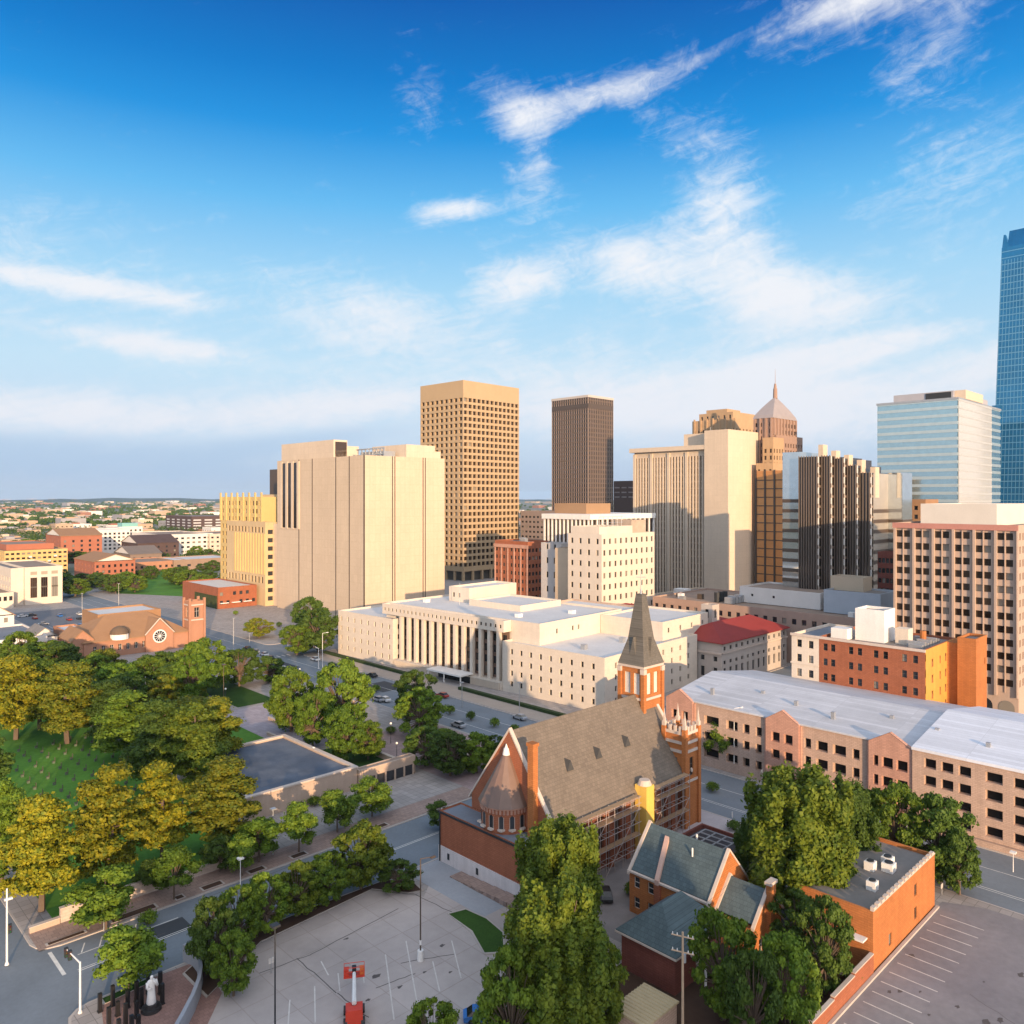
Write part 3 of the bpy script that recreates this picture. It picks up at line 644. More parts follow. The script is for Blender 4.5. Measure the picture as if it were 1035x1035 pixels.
B = Bld('dark_tower', 'slender dark brown tower striped with thin pale vertical ribs', 806, 686, 'tower')
tx0, tx1, ty0, ty1, tz = 780.0, 831.0, 656.0, 719.0, 193.5
B.box('glazing', glass('smoky glass', (0.022, 0.018, 0.017), 0.12, 0.0), tx0, tx1, ty0, ty1, 0, tz - 3)
b = MB()
for k in range(17): y = ty0 + (ty1 - ty0) * k / 16; b.box(tx0 - .9, tx0, y - 0.3, y + 0.3, 0, tz - 3)
for k in range(15): x = tx0 + (tx1 - tx0) * k / 14; b.box(x - 0.3, x + 0.3, ty0 - .9, ty0, 0, tz - 3)
B.part('rib', b, mat('pale tower rib', (0.24, 0.18, 0.145), 0.6, 0.05))
b = MB()
for z in range(6, 190, 6): b.box(tx0 - .45, tx0, ty0 - .45, ty1, z, z + 2); b.box(tx0, tx1, ty0 - .45, ty0, z, z + 2)
B.part('spandrel', b, BRONZE)
b = MB(); b.box(tx0 - 1.2, tx1 + 1, ty0 - 1.2, ty1 + 1, tz - 3, tz); B.part('parapet', b, mat('pale tower cap', (0.45, 0.4, 0.36), 0.6, 0.05))
b = MB(); b.prism([(tx0 - 1, ty0 - 1), (tx1, ty0 - 1), (tx1, ty0), (tx0, ty0), (tx0, ty1), (tx0 - 1, ty1)], tz - 17, tz - 11); B.part('louvre_band', b, BRONZE)

B = Bld('striped_tower', 'tower of dark vertical window stripes beside a blank ivory core', 413, 268, 'tower')
B.box('glazing', glass('amber glass', (0.05, 0.032, 0.02), 0.15, 0.0), 398.6, 430, 245.1, 296.8, 0, 88)
b = MB()
for k in range(5): y = 245.9 + 50.6 * k / 4; b.box(397.2, 398.6, y - 0.9, y + 0.9, 0, 87)
for k in range(25):
    if k % 6: y = 245.9 + 50.6 * k / 24; b.box(397.7, 398.6, y - 0.5, y + 0.5, 0, 84.5)
B.part('fin', b, IVORY)
b = MB()
for z in range(5, 84, 4): b.box(398.35, 398.6, 245.2, 296.8, z, z + 0.9)
B.part('spandrel', b, mat('tan spandrel', (0.3, 0.22, 0.15), 0.7, 0.1))
B.box('cornice', IVORY, 395.4, 430, 245.1, 299, 88, 90.6); B.box('frieze', IVORY, 398.0, 429.9, 245.1, 296.9, 84.5, 88 - 0.002)
B.block(395.2, 431, 229.8, 245.08, 0, 98.7, IVORY, ROOFG, name='core_wall')
B.block(403, 431.2, 245.1, 264, 88, 98.0, IVORY, ROOFG, name='core_wall')
B.part('antenna', (lambda q: (q.tube((410, 250, 97), (410, 250, 102), 0.12), q)[1])(MB()), METAL)

B = Bld('stepped_tower', 'top of a stepped sandstone skyscraper rising behind the blank ivory core', 490, 284, 'tower')
SAND = mat('warm sandstone', (0.40, 0.27, 0.16), 0.85, 0.1, 0.2, streak=0.1)
B.block(470, 510, 268, 301, 60, 113, SAND, ROOFG, N=dict(cols=ev(33, 9, 1.6), rows=rw(88, 4, 5, 2.4), dep=0.6), W=dict(cols=ev(40, 9, 1.6), rows=rw(88, 4, 5, 2.4), dep=0.6))
B.block(474, 506, 272, 298, 112, 118, SAND, ROOFG, N=dict(cols=ev(26, 6, 1.5), rows=[(113.5, 116)], dep=0.5), name='setback_wall')
B.block(480, 498, 280, 296, 117, 121, SAND, ROOFG, name='crown_wall')
b = MB()
for k in range(7): y = 270 + 29 * k / 6; b.box(469.2, 470, y - 0.5, y + 0.5, 60, 114)
B.part('pier', b, SAND); B.done(G_BROWN)

B = Bld('spired_tower', 'slim brown skyscraper with a pale pyramid roof and a spire', 447, 227, 'tower')
ART = mat('rosy brown stone', (0.30, 0.2, 0.155), 0.85, 0.1, 0.2, streak=0.1)
B.block(430, 460, 220.8, 233, 0, 107, ART, None, N=dict(cols=ev(12.2, 4, 1.5), rows=rw(70, 4.0, 9, 2.4), dep=0.6), W=dict(cols=ev(30, 8, 1.7), rows=rw(70, 4.0, 9, 2.4), dep=0.6))
B.block(432, 466, 219.6, 232, 0, 97, ART, ROOFG, W=dict(cols=ev(34, 10, 1.6), rows=rw(70, 4, 6, 2.4), dep=0.5), name='setback_wall')
B.block(424, 437, 217.4, 224, 0, 95, SAND, ROOFG, N=dict(cols=ev(6.6, 2, 1.5), rows=rw(58, 4, 8, 2.4), dep=0.5), W=dict(cols=ev(13, 4, 1.5), rows=rw(58, 4, 8, 2.4), dep=0.5), name='setback_wall')
B.block(420, 431.9, 215.5, 226, 0, 80, SAND, ROOFG, N=dict(cols=ev(10.5, 3, 1.5), rows=rw(50, 4, 7, 2.4), dep=0.5), name='setback_wall')
b = MB(); q0 = rect(429.6, 460.4, 220.4, 233.4)
for (za, ia), (zb, ib) in zip(((107, 0), (109, .07), (113.5, .37), (117.5, .68)), ((109, .07), (113.5, .37), (117.5, .68), (120.4, .92))):
    f = lambda i: rect(429.6 + 15.4 * i, 460.4 - 15.4 * i, 220.4 + 6.5 * i, 233.4 - 6.5 * i); b.prism(f(ia), za, zb, 0, poly2=f(ib))
B.part('pyramid_roof', b, mat('lilac grey copper roof', (0.30, 0.265, 0.26), 0.5, 0.1, 0.3))
b = MB(); b.cyl(445, 226.9, 120, 126, 1.4, 1.2, 8); b.cyl(445, 226.9, 126, 129, 1.0, 0.6, 8); b.tube((445, 226.9, 129), (445, 226.9, 138), 0.18, 0.06); B.part('spire', b, ART)
b = MB()
for k in range(4): y = 221.6 + 10.6 * k / 3; b.box(429.2, 430, y - 0.45, y + 0.45, 40, 107)
for k in range(8): x = 431 + 28 * k / 7; b.box(x - 0.45, x + 0.45, 220, 220.8, 97, 107)
B.part('pier', b, ART); B.done(G_BROWN)

# serrated bronze glass complex
B = Bld('serrated_tower', 'dark bronze glass tower with a serrated stepped corner and white caps between', 315, 135, 'tower')
BRG = glass('bronze tower glass', (0.03, 0.022, 0.017), 0.1, 0.0); SIL = mat('painted sky reflection', (0.66, 0.63, 0.58), 0.5, 0.04, 0.3)
SILG = glass('silver mirror glass', (0.58, 0.62, 0.62), 0.05, 0.0, 0.8, metal=0.85)
STEP = [(300.0, 135.3, 143.1, 76.1, 81.0), (303.1, 131.5, 135.2, 76.3, 78.6), (306.1, 127.7, 131.4, 75.4, 76.9), (309.2, 123.9, 127.6, 72.6, 74.9), (311.5, 119.6, 123.8, 69.7, 72.0)]
for k, (x, y0, y1, z, zc) in enumerate(STEP):
    B.box('glazing', BRG, x, 334, y0, y1, 0, z)
    b = MB()
    n = 7 if k == 0 else 3
    for j in range(n + 1): y = y0 + 0.3 + (y1 - y0 - 0.6) * j / n; b.box(x - 0.4, x, y - 0.13, y + 0.13, 0, z + 0.4)
    B.part('mullion', b, mat('grey bronze mullion', (0.15, 0.12, 0.1), 0.5, 0.05))
    b = MB(); b.box(x + 0.02, x + 0.5, y0 - 0.35, y0 - 0.002, 6, z); B.part('reflection_strip', b, SIL)  # pale colour stands in for bright sky reflected on the west face
    b = MB()
    for q in range(8, int(z), 4): b.box(x + .6, x + 2.4, y0 - 0.1, y0 - 0.002, q, q + 0.9); b.box(x - .05, x + .02, y0 - .4, y0 - .05, q, q + 1.6)
    B.part('strip_floor_band', b, mat('copper floor band', (0.22, 0.16, 0.12), 0.5, 0.1))
    B.box('white_cap', IVORY, x + 4, x + 8, y0 - 0.4, y0 + 1.5, 60, zc)
def glassblock(x0, x1, y0, y1, z, m, nm, band=1.0, ylow=0):
    B.block(x0, x1, y0, y1, 0, z, m, ROOFG, name=nm)
    b = MB()
    for q in range(6, int(z) - (18 if ylow else 2), 4): b.box(x0 - .2, x0, y0, y1, q, q + band); b.box(x0, x1, y0 - .2, y0, q, q + band)
    B.part('floor_band', b, BRONZE)
glassblock(302, 320, 143.2, 150.8, 78.4, SILG, 'mirror_wall', 1.4, 1)
GOLD_REFL = mat('painted gold reflection', (0.62, 0.27, 0.09), 0.35, 0.1, 0.2, 0.6, metal=0.35)  # golden reflection put into the glazing colour
B.block(341, 352, 169, 184, 0, 72.6, GOLD_REFL, ROOFG, name='gold_reflection_wall')
b = MB()
for k in range(4): y = 169.5 + 14 * k / 3; b.box(340.6, 341, y - 0.4, y + 0.4, 0, 73)
for z in range(8, 72, 4): b.box(340.8, 341, 169.2, 184, z, z + 0.4)
B.part('gold_mullion', b, BRONZE)
WGL = mat('warm glass wall', (0.52, 0.46, 0.38), 0.25, 0.1, 0.2, 0.6, metal=0.5)
glassblock(329, 340, 113.9, 119.5, 70.0, SILG, 'mirror_wall', 1.2, 1)
B.box('warm_glass_wall', WGL, 314, 329, 119.3, 119.55, 20, 69.5)
b = MB()
for q in range(22, 56, 4): b.box(314, 329, 119.1, 119.3, q, q + 1.4)
B.part('floor_band', b, BRONZE)
B.box('podium', BRONZE, 313.5, 340, 108.5, 113.8, 0, 20)

B = Bld('mirror_tower', 'broad pale teal mirrored office tower with thin horizontal bands and a grey top', 470, 142, 'tower')
TEAL = glass('teal mirror glass', (0.36, 0.5, 0.54), 0.07, 0.0, 0.8, metal=0.8)
B.box('glazing', TEAL, 430, 506, 122.8, 161.4, 0, 109)
b = MB()
for k in range(28):
    z = 3 + 3.9 * k; b.box(429.75, 430, 122.8, 161.4, z, z + 1.5); b.box(430, 506, 122.55, 122.8, z, z + 1.5)
B.part('spandrel', b, glass('pale teal spandrel', (0.44, 0.52, 0.53), 0.2, 0.0, 0.6, metal=0.45))
b = MB(); b.box(429.5, 506.4, 122.3, 161.8, 109, 110); B.part('parapet', b, METAL)
B.block(438, 498, 127, 156, 110, 114.5, mat('grey plant screen', (0.33, 0.33, 0.36), 0.7, 0.05), ROOFG, name='penthouse'); B.box('plant_louvre', DARKM, 437.6, 437.99, 128, 140, 110.6, 114)
b = MB()
for z, y0, y1 in ((38, 123, 158), (42, 123, 152), (46, 123, 146), (50, 123, 141), (54, 124, 138)): b.box(429.6, 429.76, y0, y1, z, z + 1.7)
B.part('window_band', b, glass('dark band glass', (0.03, 0.04, 0.055), 0.1, 0.0))
B.box('west_glazing', mat('painted sunset reflection', (0.60, 0.57, 0.50), 0.12, 0.08, 0.03, 0.7, metal=0.35), 430.0, 487, 122.2, 122.55, 0, 109)  # sunset sky reflection put into the colour of the west glass
b = MB()
for k in range(28): b.box(430, 487, 122.08, 122.2, 3 + 3.9 * k, 3.9 + 3.9 * k)
B.part('west_band', b, mat('silver band', (0.46, 0.47, 0.46), 0.4, 0.05, metal=0.2)); B.box('stair_tower', IVORY, 440, 470, 122.0, 126.9, 110, 114.6)

B = Bld('glass_skyscraper', 'very tall blue glass skyscraper tapering upward at the edge of the view', 580, 115, 'skyscraper')
DEV = mat('deep blue curtain glass', (0.018, 0.155, 0.31), 0.06, 0.32, 0.03, 0.8, metal=0.55, streak=0.1)
b = MB(); b.prism([(560, 96), (624, 88), (624, 136), (560, 142.5)], 0, 217, 0, poly2=[(564, 100), (618, 96), (618, 131), (564, 136)])
b.prism([(564, 100), (618, 96), (618, 129), (564, 133)], 217, 227, 0, poly2=[(565, 101), (616, 97), (616, 128), (565, 132)]); B.part('glazing', b, DEV)
b = MB()
for k in range(54):
    z = 4 * k + 2; t = z / 210; b.face([(559.85 + 4 * t, 142.5 - 6.2 * t, z), (559.85 + 4 * t, 96 + 4 * t, z), (559.85 + 4 * t, 96 + 4 * t, z + 0.5), (559.85 + 4 * t, 142.5 - 6.2 * t, z + 0.5)])
for k in range(22):
    s = k / 21; y0, y1 = 96 + 46.3 * s, 100 + 35.8 * s
    b.face([(559.8, y0 + 0.16, 0), (559.8, y0 - 0.16, 0), (563.8, y1 - 0.16, 209), (563.8, y1 + 0.16, 209)])
B.part('mullion', b, mat('silver blue mullion', (0.16, 0.34, 0.46), 0.35, 0.05, metal=0.5))
b = MB(); b.prism([(559.0, 138), (566, 137), (566, 143.4), (559.0, 143.8)], 0, 118, 0, poly2=[(560.5, 136), (566, 135), (566, 140.2), (560.5, 140.6)]); B.part('corner_fin', b, DEV)
b = MB(); b.prism([(564, 132), (568, 132), (568, 135.8), (564, 135.8)], 217, 225, 0, poly2=[(564.2, 134), (567, 134), (567, 135), (564.2, 135)]); B.part('crown_fin', b, DEV)

# ------------------------------------------------------------------ pink office block
B = Bld('pink_office', 'pink stone office block with ranks of dark windows between tall ribs', 270, 70, 'building')
cols = []
for k in range(6):
    a = 0.75 + 5.15 * k; cols += [(a, a + 1.75), (a + 2.0, a + 3.75)]
rows = rw(4.6 + 5.0, 3.55, 12, 1.9)
B.block(240, 302, 54, 85.5, 0, 52.7, PINK, ROOFG, N=dict(cols=cols, rows=rows, dep=0.5), W=dict(cols=ev(62, 20, 1.7), rows=rows, dep=0.5))
b = MB()
for k in range(7): y = 85.4 - 0.45 - 5.15 * k; b.box(239.2, 240, max(54.05, y - 0.3), y + 0.3, 7, 51.2)
for k in range(12): y = 85.4 - 2.6 - 2.57 * k; b.box(239.75, 240, y - 0.1, y + 0.1, 8, 51.0)
B.part('rib', b, PINK)
b = MB(); b.box(239.4, 240, 54.0, 85.6, 51.2, 52.72); B.part('cornice', b, PINKR)
for k in range(6):
    a = 82.5 - 5.15 * k; b = MB(); P = [(a + 1.9 * math.cos(R(t)), 4.0 + 1.9 * math.sin(R(t))) for t in range(0, 181, 20)] + [(a - 1.9, 0.2), (a + 1.9, 0.2)]
    b.face([(239.9, y, z) for y, z in P]); 
    if a > 55: B.part('arch', b, G_DARK)
B.block(252, 290, 62, 82, 51.9, 58.2, mat('off white penthouse', (0.58, 0.54, 0.48), 0.8, 0.06), ROOFW, name='penthouse'); B.box('penthouse_step', IVORY, 286, 300, 56, 61.9, 52, 55.5)
B.done(G_BROWN)

# ------------------------------------------------------------------ smaller downtown blocks
def simple(name, label, x0, x1, y0, y1, z, wm, rm, nN=0, nW=0, zr=None, ww=1.4, wh=1.8, fh=3.7, extra=None, gm=None, z0=0, style='plain', cat='building', group=None, limit=100):
    B = Bld(name, label, (x0 + x1) / 2, (y0 + y1) / 2, cat, group)
    zr = zr if zr is not None else max(2, z - 22); n = max(1, int((z - 1.2 - zr - wh) / fh) + 1)
    rows = rw(zr, fh, n, wh)
    B.block(x0, x1, y0, y1, z0, z, wm, rm, N=dict(cols=ev(y1 - y0, nN, ww), rows=rows, dep=0.4) if nN else None, W=dict(cols=ev(x1 - x0, nW, ww), rows=rows, dep=0.4) if nW else None)
    if extra: extra(B)
    B.done(gm, style=style, limit=limit)
    return B
def redmid(B):
    b = MB()
    for k in range(6): y = 257.4 + 22 * k / 5; b.box(261.6, 262, y - 0.35, y + 0.35, 10, 36)
    B.part('pilaster', b, BRICKP); B.box('cornice', BRICKP, 261.2, 262, 256.6, 279.9, 36, 37.6)
    for x, y in ((265, 262), (270, 268)): B.box('roof_unit', METAL, x, x + 2, y, y + 3, 38.5, 40.5)
simple('brick_block', 'red brick block with gold lit end beside the tan window grid tower', 262, 276, 257, 279.8, 39.3, BRICK, ROOFG, 9, 6, 12, extra=redmid, ww=1.5)
def creamx(B):
    B.block(254, 262, 229, 241, 0, 40, mat('blue grey limestone', (0.45, 0.42, 0.4), 0.85, 0.08, 0.2), ROOFG, N=dict(cols=ev(12, 2, 1.4, 3.0), rows=rw(12, 6.3, 5, 2.6), dep=0.4), name='wing_wall')
    B.block(250, 262.2, 219, 228.9, 0, 38.3, mat('peach limestone', (0.5, 0.39, 0.28), 0.85, 0.08, 0.2), ROOFG, name='stair_wall')
    B.block(246, 268, 201, 216, 45.0 - 0.8, 48.2, CREAMP, ROOFG, name='attic_wall')
    B.block(270, 280, 203, 214, 44.4, 50.4, mat('stained attic', (0.40, 0.32, 0.25), 0.9, 0.2, 0.3), ROOFG, name='penthouse')
    b = MB()
    for k in range(6): b.tube((252 + 3 * k, 206, 45), (252 + 3 * k, 206, 52), 0.12); 
    for z in (47, 49.5, 52): b.tube((252, 206, z), (268, 206, z), 0.1)
    B.part('rooftop_frame', b, METAL)
simple('cream_office', 'cream stepped office building with rows of small windows catching the sun', 245, 281, 199, 217, 45.2, CREAMP, ROOFW, 4, 10, 9, ww=1.3, wh=2.2, fh=4.6, extra=creamx, style='pair')
def colsx(B):
    b = MB()
    for k in range(12): y = 251.8 + 30 * k / 11; b.box(299.3, 300, y - 0.4, y + 0.4, 30, 49)
    for k in range(14): x = 301 + 52 * k / 13; b.box(x - 0.4, x + 0.4, 250.3, 251, 30, 49)
    B.part('column', b, WHITEP); B.box('cornice', WHITEP, 298.6, 354, 249.8, 283, 49, 51.6)
    B.block(310, 330, 262, 284, 50, 57, mat('brown penthouse', (0.30, 0.19, 0.11), 0.8, 0.1), ROOFG, name='penthouse')
B = Bld('colonnade_building', 'dark glass building under a white cornice with slim white columns', 325, 265, 'building')
B.box('glazing', G_BROWN, 300.1, 353.5, 251.1, 282, 0, 49); colsx(B)
simple('low_grey_block', 'grey brown low block beside the tan window grid tower', 420, 440, 384, 420, 50, mat('grey brown wall', (0.24, 0.19, 0.17), 0.85, 0.1, 0.2, streak=0.1), ROOFG, 9, 0, 30, ww=2.6, wh=1.5)
simple('dark_block', 'dark brown block behind the striped tower with pale floor bands', 560, 585, 418, 441, 75, mat('dark brown panels', (0.085, 0.055, 0.045), 0.7, 0.1), ROOFG, 3, 0, 60, ww=6, wh=1.2, fh=4.2, gm=mat('pale band', (0.3, 0.25, 0.23), 0.6, 0.1))
def longx(B):
    B.box('roof_unit', WHITEP, 306, 311, 200, 206, 14.0, 18); B.box('roof_unit', METAL, 316, 322, 186 + 5, 196, 14, 16.5)
simple('podium_block', 'long low pale podium at the foot of the striped tower', 300, 345, 189.5, 218, 14.6, IVORY, ROOFG, 8, 0, 9.5, ww=2.5, wh=2.4, extra=longx)
def arcade(B):
    B.block(284, 308, 127, 160, 18.4, 24.6, mat('white stucco', (0.60, 0.57, 0.54), 0.8, 0.06), ROOFT, name='penthouse', N=dict(cols=[(5, 6), (14, 15)], rows=[(21, 22)], dep=0.3), W=dict(cols=[(2.5, 4)], rows=[(20.6, 22.6)], dep=0.3))
    B.block(280, 296, 104, 124, 18.4, 26.6, mat('blue grey stucco', (0.36, 0.40, 0.45), 0.8, 0.08), ROOFG, name='penthouse')
    B.block(288, 296, 113, 125, 18.4, 31, mat('beige stair box', (0.5, 0.4, 0.29), 0.85, 0.05), ROOFG, name='stair_box')
    for k in range(9): B.box('roof_unit', (METAL, WHITEP, BRONZE)[k % 3], 272 + 4 * (k % 3), 274 + 4 * (k % 3), 98 + 3.4 * k + 60 * (k // 5), 100 + 3.4 * k + 60 * (k // 5), 18.2, 19.8 + 0.5 * (k % 2))
    for k in range(4): B.box('roof_unit', METAL, 275 + 2.5 * k, 277 + 2.5 * k, 158, 161.5, 18.4, 20.8 + 0.4 * (k % 2))
    for k in range(3): b = MB(); b.cyl(277 + 3 * k, 166, 18.4, 22.2, 1.1, n=10); B.part('cooling_fan', b, DARKM)
simple('flat_roofed_block', 'long low block with a row of dark upper windows and white rooftop boxes', 270, 312, 95, 192, 18.9, mat('tan rose brick', (0.34, 0.24, 0.19), 0.9, 0.1, 0.3), ROOFT, 26, 0, 14.2, ww=1.7, wh=2.0, extra=arcade)
simple('narrow_brick_block', 'narrow red brick block squeezed beside the pink office', 300, 307, 106.9, 112.5, 40, BRICKD, ROOFG, 4, 0, 10, ww=1.1)
simple('brown_office', 'small brown office top between the bronze glass tower and the white penthouse', 350, 366, 112, 122, 59.3, mat('brown office panels', (0.30, 0.17, 0.09), 0.8, 0.1), ROOFG, 4, 0, 40, ww=1.5)

SUN_TINT = mat('sunlit brick tint', (0.52, 0.27, 0.06), 0.85, 0.1, 0.3, streak=0.1)  # low sun on the west brick face, put into the colour
# cream and brick loft next to the parking garage
B = Bld('brick_loft', 'four storey orange brick loft with a cream end bay and cluttered roof', 204, 77, 'building')
B.block(192, 214, 61.5, 86.2, 0, 25.3, BRICK, ROOFG, N=dict(cols=[(a, a + 1.15) for a in (1.0, 2.9, 7.3, 9.4, 13.2, 15.4, 19.6, 22.0)], rows=rw(10.8, 3.7, 4, 1.75), dep=0.35, style='sash'),
        W=dict(cols=[(4, 5.0), (9.5, 10.3), (13.4, 14.4), (15.8, 16.8)], rows=rw(10.8, 3.7, 4, 1.7), dep=0.3, style='sash'))
B.block(192, 214, 86.25, 93.4, 0, 25.2, CREAMP, ROOFB, N=dict(cols=ev(7.15, 2, 1.3, 1.4), rows=rw(10.8, 3.7, 4, 1.9), dep=0.35, style='sash'), name='cream_wall')
B.box('string_course', CREAMP, 191.75, 191.99, 86.2, 93.6, 17.6, 18.0); B.box('cornice', WHITEC, 191.6, 191.99, 61.4, 93.6, 24.7, 25.32)
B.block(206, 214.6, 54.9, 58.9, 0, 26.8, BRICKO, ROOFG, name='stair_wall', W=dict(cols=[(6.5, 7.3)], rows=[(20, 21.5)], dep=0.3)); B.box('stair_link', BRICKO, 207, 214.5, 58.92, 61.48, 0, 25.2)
B.block(197.5, 204.5, 72.5, 79.5, 24.5, 32.5, WHITEP, ROOFG, name='plant_box')
B.box('roof_unit', WHITEP, 195, 199, 80.5, 84.5, 24.6, 27.3); B.box('roof_unit', CREAMP, 199, 202, 67.5, 70.5, 24.6, 28.4); b = MB(); b.cyl(204.5, 66, 24.6, 27.6, 0.7, n=10); B.part('flue', b, BRICKO)
for z in (24.0, 20.3, 16.6, 12.9): B.box('sun_tint_band', SUN_TINT, 192.05, 213.95, 61.38, 61.498, z - 1.35, z + (1.25 if z == 24.0 else .46))
for xa, xb in ((192.05, 195.95), (197.05, 201.45), (202.35, 205.35), (206.45, 207.75), (208.85, 213.95)): B.box('sun_tint_panel', SUN_TINT, xa, xb, 61.37, 61.498, 10.7, 24.2)
for k in range(7): B.box('duct', METAL, 196 + 1.9 * k, 197.2 + 1.9 * k, 63.5, 66.5 + (k % 3), 24.6, 25.5 + 0.4 * (k % 2))
B.done(style='sash')

# post office with red tile roofs
B = Bld('post_office', 'ornate pale stone building with red tile hip roofs and a small tower', 244, 155, 'building')
STONE = mat('grey cream stone', (0.42, 0.37, 0.33), 0.85, 0.08, 0.25, streak=0.06)
B.block(222, 266, 131.3, 150, 0, 13.4, STONE, None, N=dict(cols=ev(18.7, 4, 1.4), rows=[(2.2, 5.4), (7.4, 9)], dep=0.4), W=dict(cols=ev(44, 12, 1.4), rows=[(2.2, 5.4), (6.6, 7.8), (11, 12.3)], dep=0.4))
B.block(236.5, 266, 150.05, 205, 0, 13.4, STONE, None, name='rear_wall')
b = MB(); b.hip(222, 266, 131.3, 150, 13.6, 18.2, 0.9); b.hip(240, 266, 150.2, 206, 13.62, 17.6, 0.8); B.part('roof', b, REDT)
B.block(236, 240.4, 143.2, 147.6, 0, 23.2, STONE, ROOFG, N=dict(cols=[(1.5, 2.9)], rows=[(18.6, 21.6)], dep=0.4), W=dict(cols=[(1.4, 2.6)], rows=[(18.6, 21.6)], dep=0.4), name='tower_wall')
B.box('cornice', WHITEC, 221.5, 266.3, 131.0, 131.28, 10.0, 10.5); B.box('balustrade', WHITEC, 221.4, 221.98, 131, 150, 9.8, 10.4)
B.done()

# ------------------------------------------------------------------ unseen tower added north-west of the car park to shade the street corner
simple('added_shade_tower', 'unseen tan tower added behind the viewpoint to shade the street corner', -62, 4, -122, -96, 40, TAN, ROOFG, 8, 18, 3, ww=1.8, wh=1.8, fh=3.4)

# ------------------------------------------------------------------ parking garage
B = Bld('parking_garage', 'pink brick parking garage with dark openings, gabled bays and a white sheet roof', 170, 70, 'parking garage')
SHEET = slabs('white roof sheets', (0.60, 0.62, 0.67), (0.8, 0.8, 0.8), 1.0, 0.05, rough=0.6, var=0.07, axis='yx', ratio=14)
def openings(L, n, w): return ev(L, n, w)
kw = dict(style='opening', glass=G_SHADE, wname='opening', dep=1.2)
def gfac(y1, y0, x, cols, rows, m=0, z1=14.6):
    mb = MB(); B.facade(mb, (x, y1), (0, -1), y1 - y0, 0, z1, cols, rows, 1.2, 0, style='opening', glass=G_SHADE, wname='opening'); return mb
rows3 = rw(2.2, 3.6, 4, 2.0)
def bay(y1, y0, cols, zp):
    mb = gfac(y1, y0, 152.3, cols, rows3[:3] if y1 < 60 else rows3[:3], z1=13.9)
    ym = (y0 + y1) / 2
    mb.face([(152.3, y1, 13.9), (152.3, y0, 13.9), (152.3, ym, zp)]); mb.face([(153.0, y1, 13.9), (153.0, y0, 13.9), (153.0, ym, zp)][::-1])
    for a, c in ((y1, ym), (ym, y0)):
        za, zc = (13.9, zp) if a == y1 else (zp, 13.9)
        mb.face([(152.2, a, za + .02), (152.2, c, zc + .02), (153.1, c, zc + .02), (153.1, a, za + .02)])
    mb.face([(152.3, y0, 0), (153, y0, 0), (153, y0, 13.9), (152.3, y0, 13.9)]); mb.face([(152.3, y1, 13.9), (153, y1, 13.9), (153, y1, 0), (152.3, y1, 0)])
    B.part('gabled_bay', mb, BRICKP)
bay(104.6, 97.5, [(1.5, 3.2), (4.2, 5.9)], 16.2)
bay(79.8, 72.6, [(1.2, 3.1), (4.0, 5.9)], 16.2)
bay(58.8, 51.0, [(0.9, 1.8), (2.4, 4.4), (5.0, 7.0)], 16.2)
for y1, y0, cols in ((97.45, 79.85, [(2.5, 6.2), (8.0, 10.8), (12, 13.6), (15, 16.4)]), (72.55, 58.85, [(0.8, 2.2), (3.2, 5.6), (6.6, 9.2), (10.4, 11.8)])):
    B.part('wall', gfac(y1, y0, 153.0, cols, rows3[:3] + [], z1=13.8), TANB)
b = MB(); b.box(153.02, 193, 104.0, 104.55, 0, 13.8); b.box(192.5, 193, 51, 104, 0, 13.5); B.part('side_wall', b, BRICKP)
B.box('interior_shade', G_SHADE, 154.3, 192.4, 51.1, 103.9, 0.2, 13.0)
b = MB()
def rslope(y0, y1, zr0, zr1, ze, x0, xr, x1, t=0.3):
    pts = [(x0, ze), (xr, zr0), (x1, ze - 0.4)]
    for (xa, za), (xb, zb) in zip(pts, pts[1:]):
        b.face([(xa, y0, za), (xb, y0, zb), (xb, y1, zb), (xa, y1, za)]); b.face([(xa, y1, za - t), (xb, y1, zb - t), (xb, y0, zb - t), (xa, y0, za - t)])
    for y in (y0, y1): b.face([(p[0], y, p[1]) for p in pts] + [(p[0], y, p[1] - t) for p in pts[::-1]])
    b.face([(x0, y0, ze), (x0, y1, ze), (x0, y1, ze - t), (x0, y0, ze - t)])
rslope(51.0, 104.4, 16.8, 0, 14.1, 152.7, 172, 193.3); B.part('roof', b, slabs('greyer roof sheets', (0.47, 0.475, 0.50), (0.82, 0.82, 0.82), 1.0, 0.05, rough=0.6, var=0.16, axis='yx', ratio=14))
mb = MB(); cols = []
for k in range(4): a = 2.0 + 10.2 * k; cols += [(a, a + 2.0), (a + 2.8, a + 4.8), (a + 5.6, a + 7.6)] if k % 2 == 0 else [(a - 0.4, a + 2.2), (a + 3.8, a + 5.6), (a + 6.3, a + 8.2)]
B.facade(mb, (152.0, 50.9), (0, -1), 45, 0, 14.4, cols, rw(1.9, 3.1, 4, 1.8), 1.2, 0, style='opening', glass=G_SHADE, wname='opening')
mb.box(152.02, 193, 5.5, 5.9, 0, 14.2); mb.face([(152.0, 50.9, 14.4), (152, 50.9, 0), (153, 50.9, 0), (153, 50.9, 14.4)]); B.part('wall', mb, TANB)
B.box('interior_shade', G_SHADE, 153.3, 192.4, 6, 50.8, 0.2, 13.6)
b = MB(); rslope(5.3, 50.95, 17.6, 0, 14.6, 151.7, 172, 193.3, 0.5); B.part('roof', b, SHEET)
b = MB()
for y in (97.3, 80.0, 72.4, 59.0): b.box(152.55, 152.98, y - 0.2, y + 0.2, 0, 13.6)
B.part('downpipe', b, BRICKP)
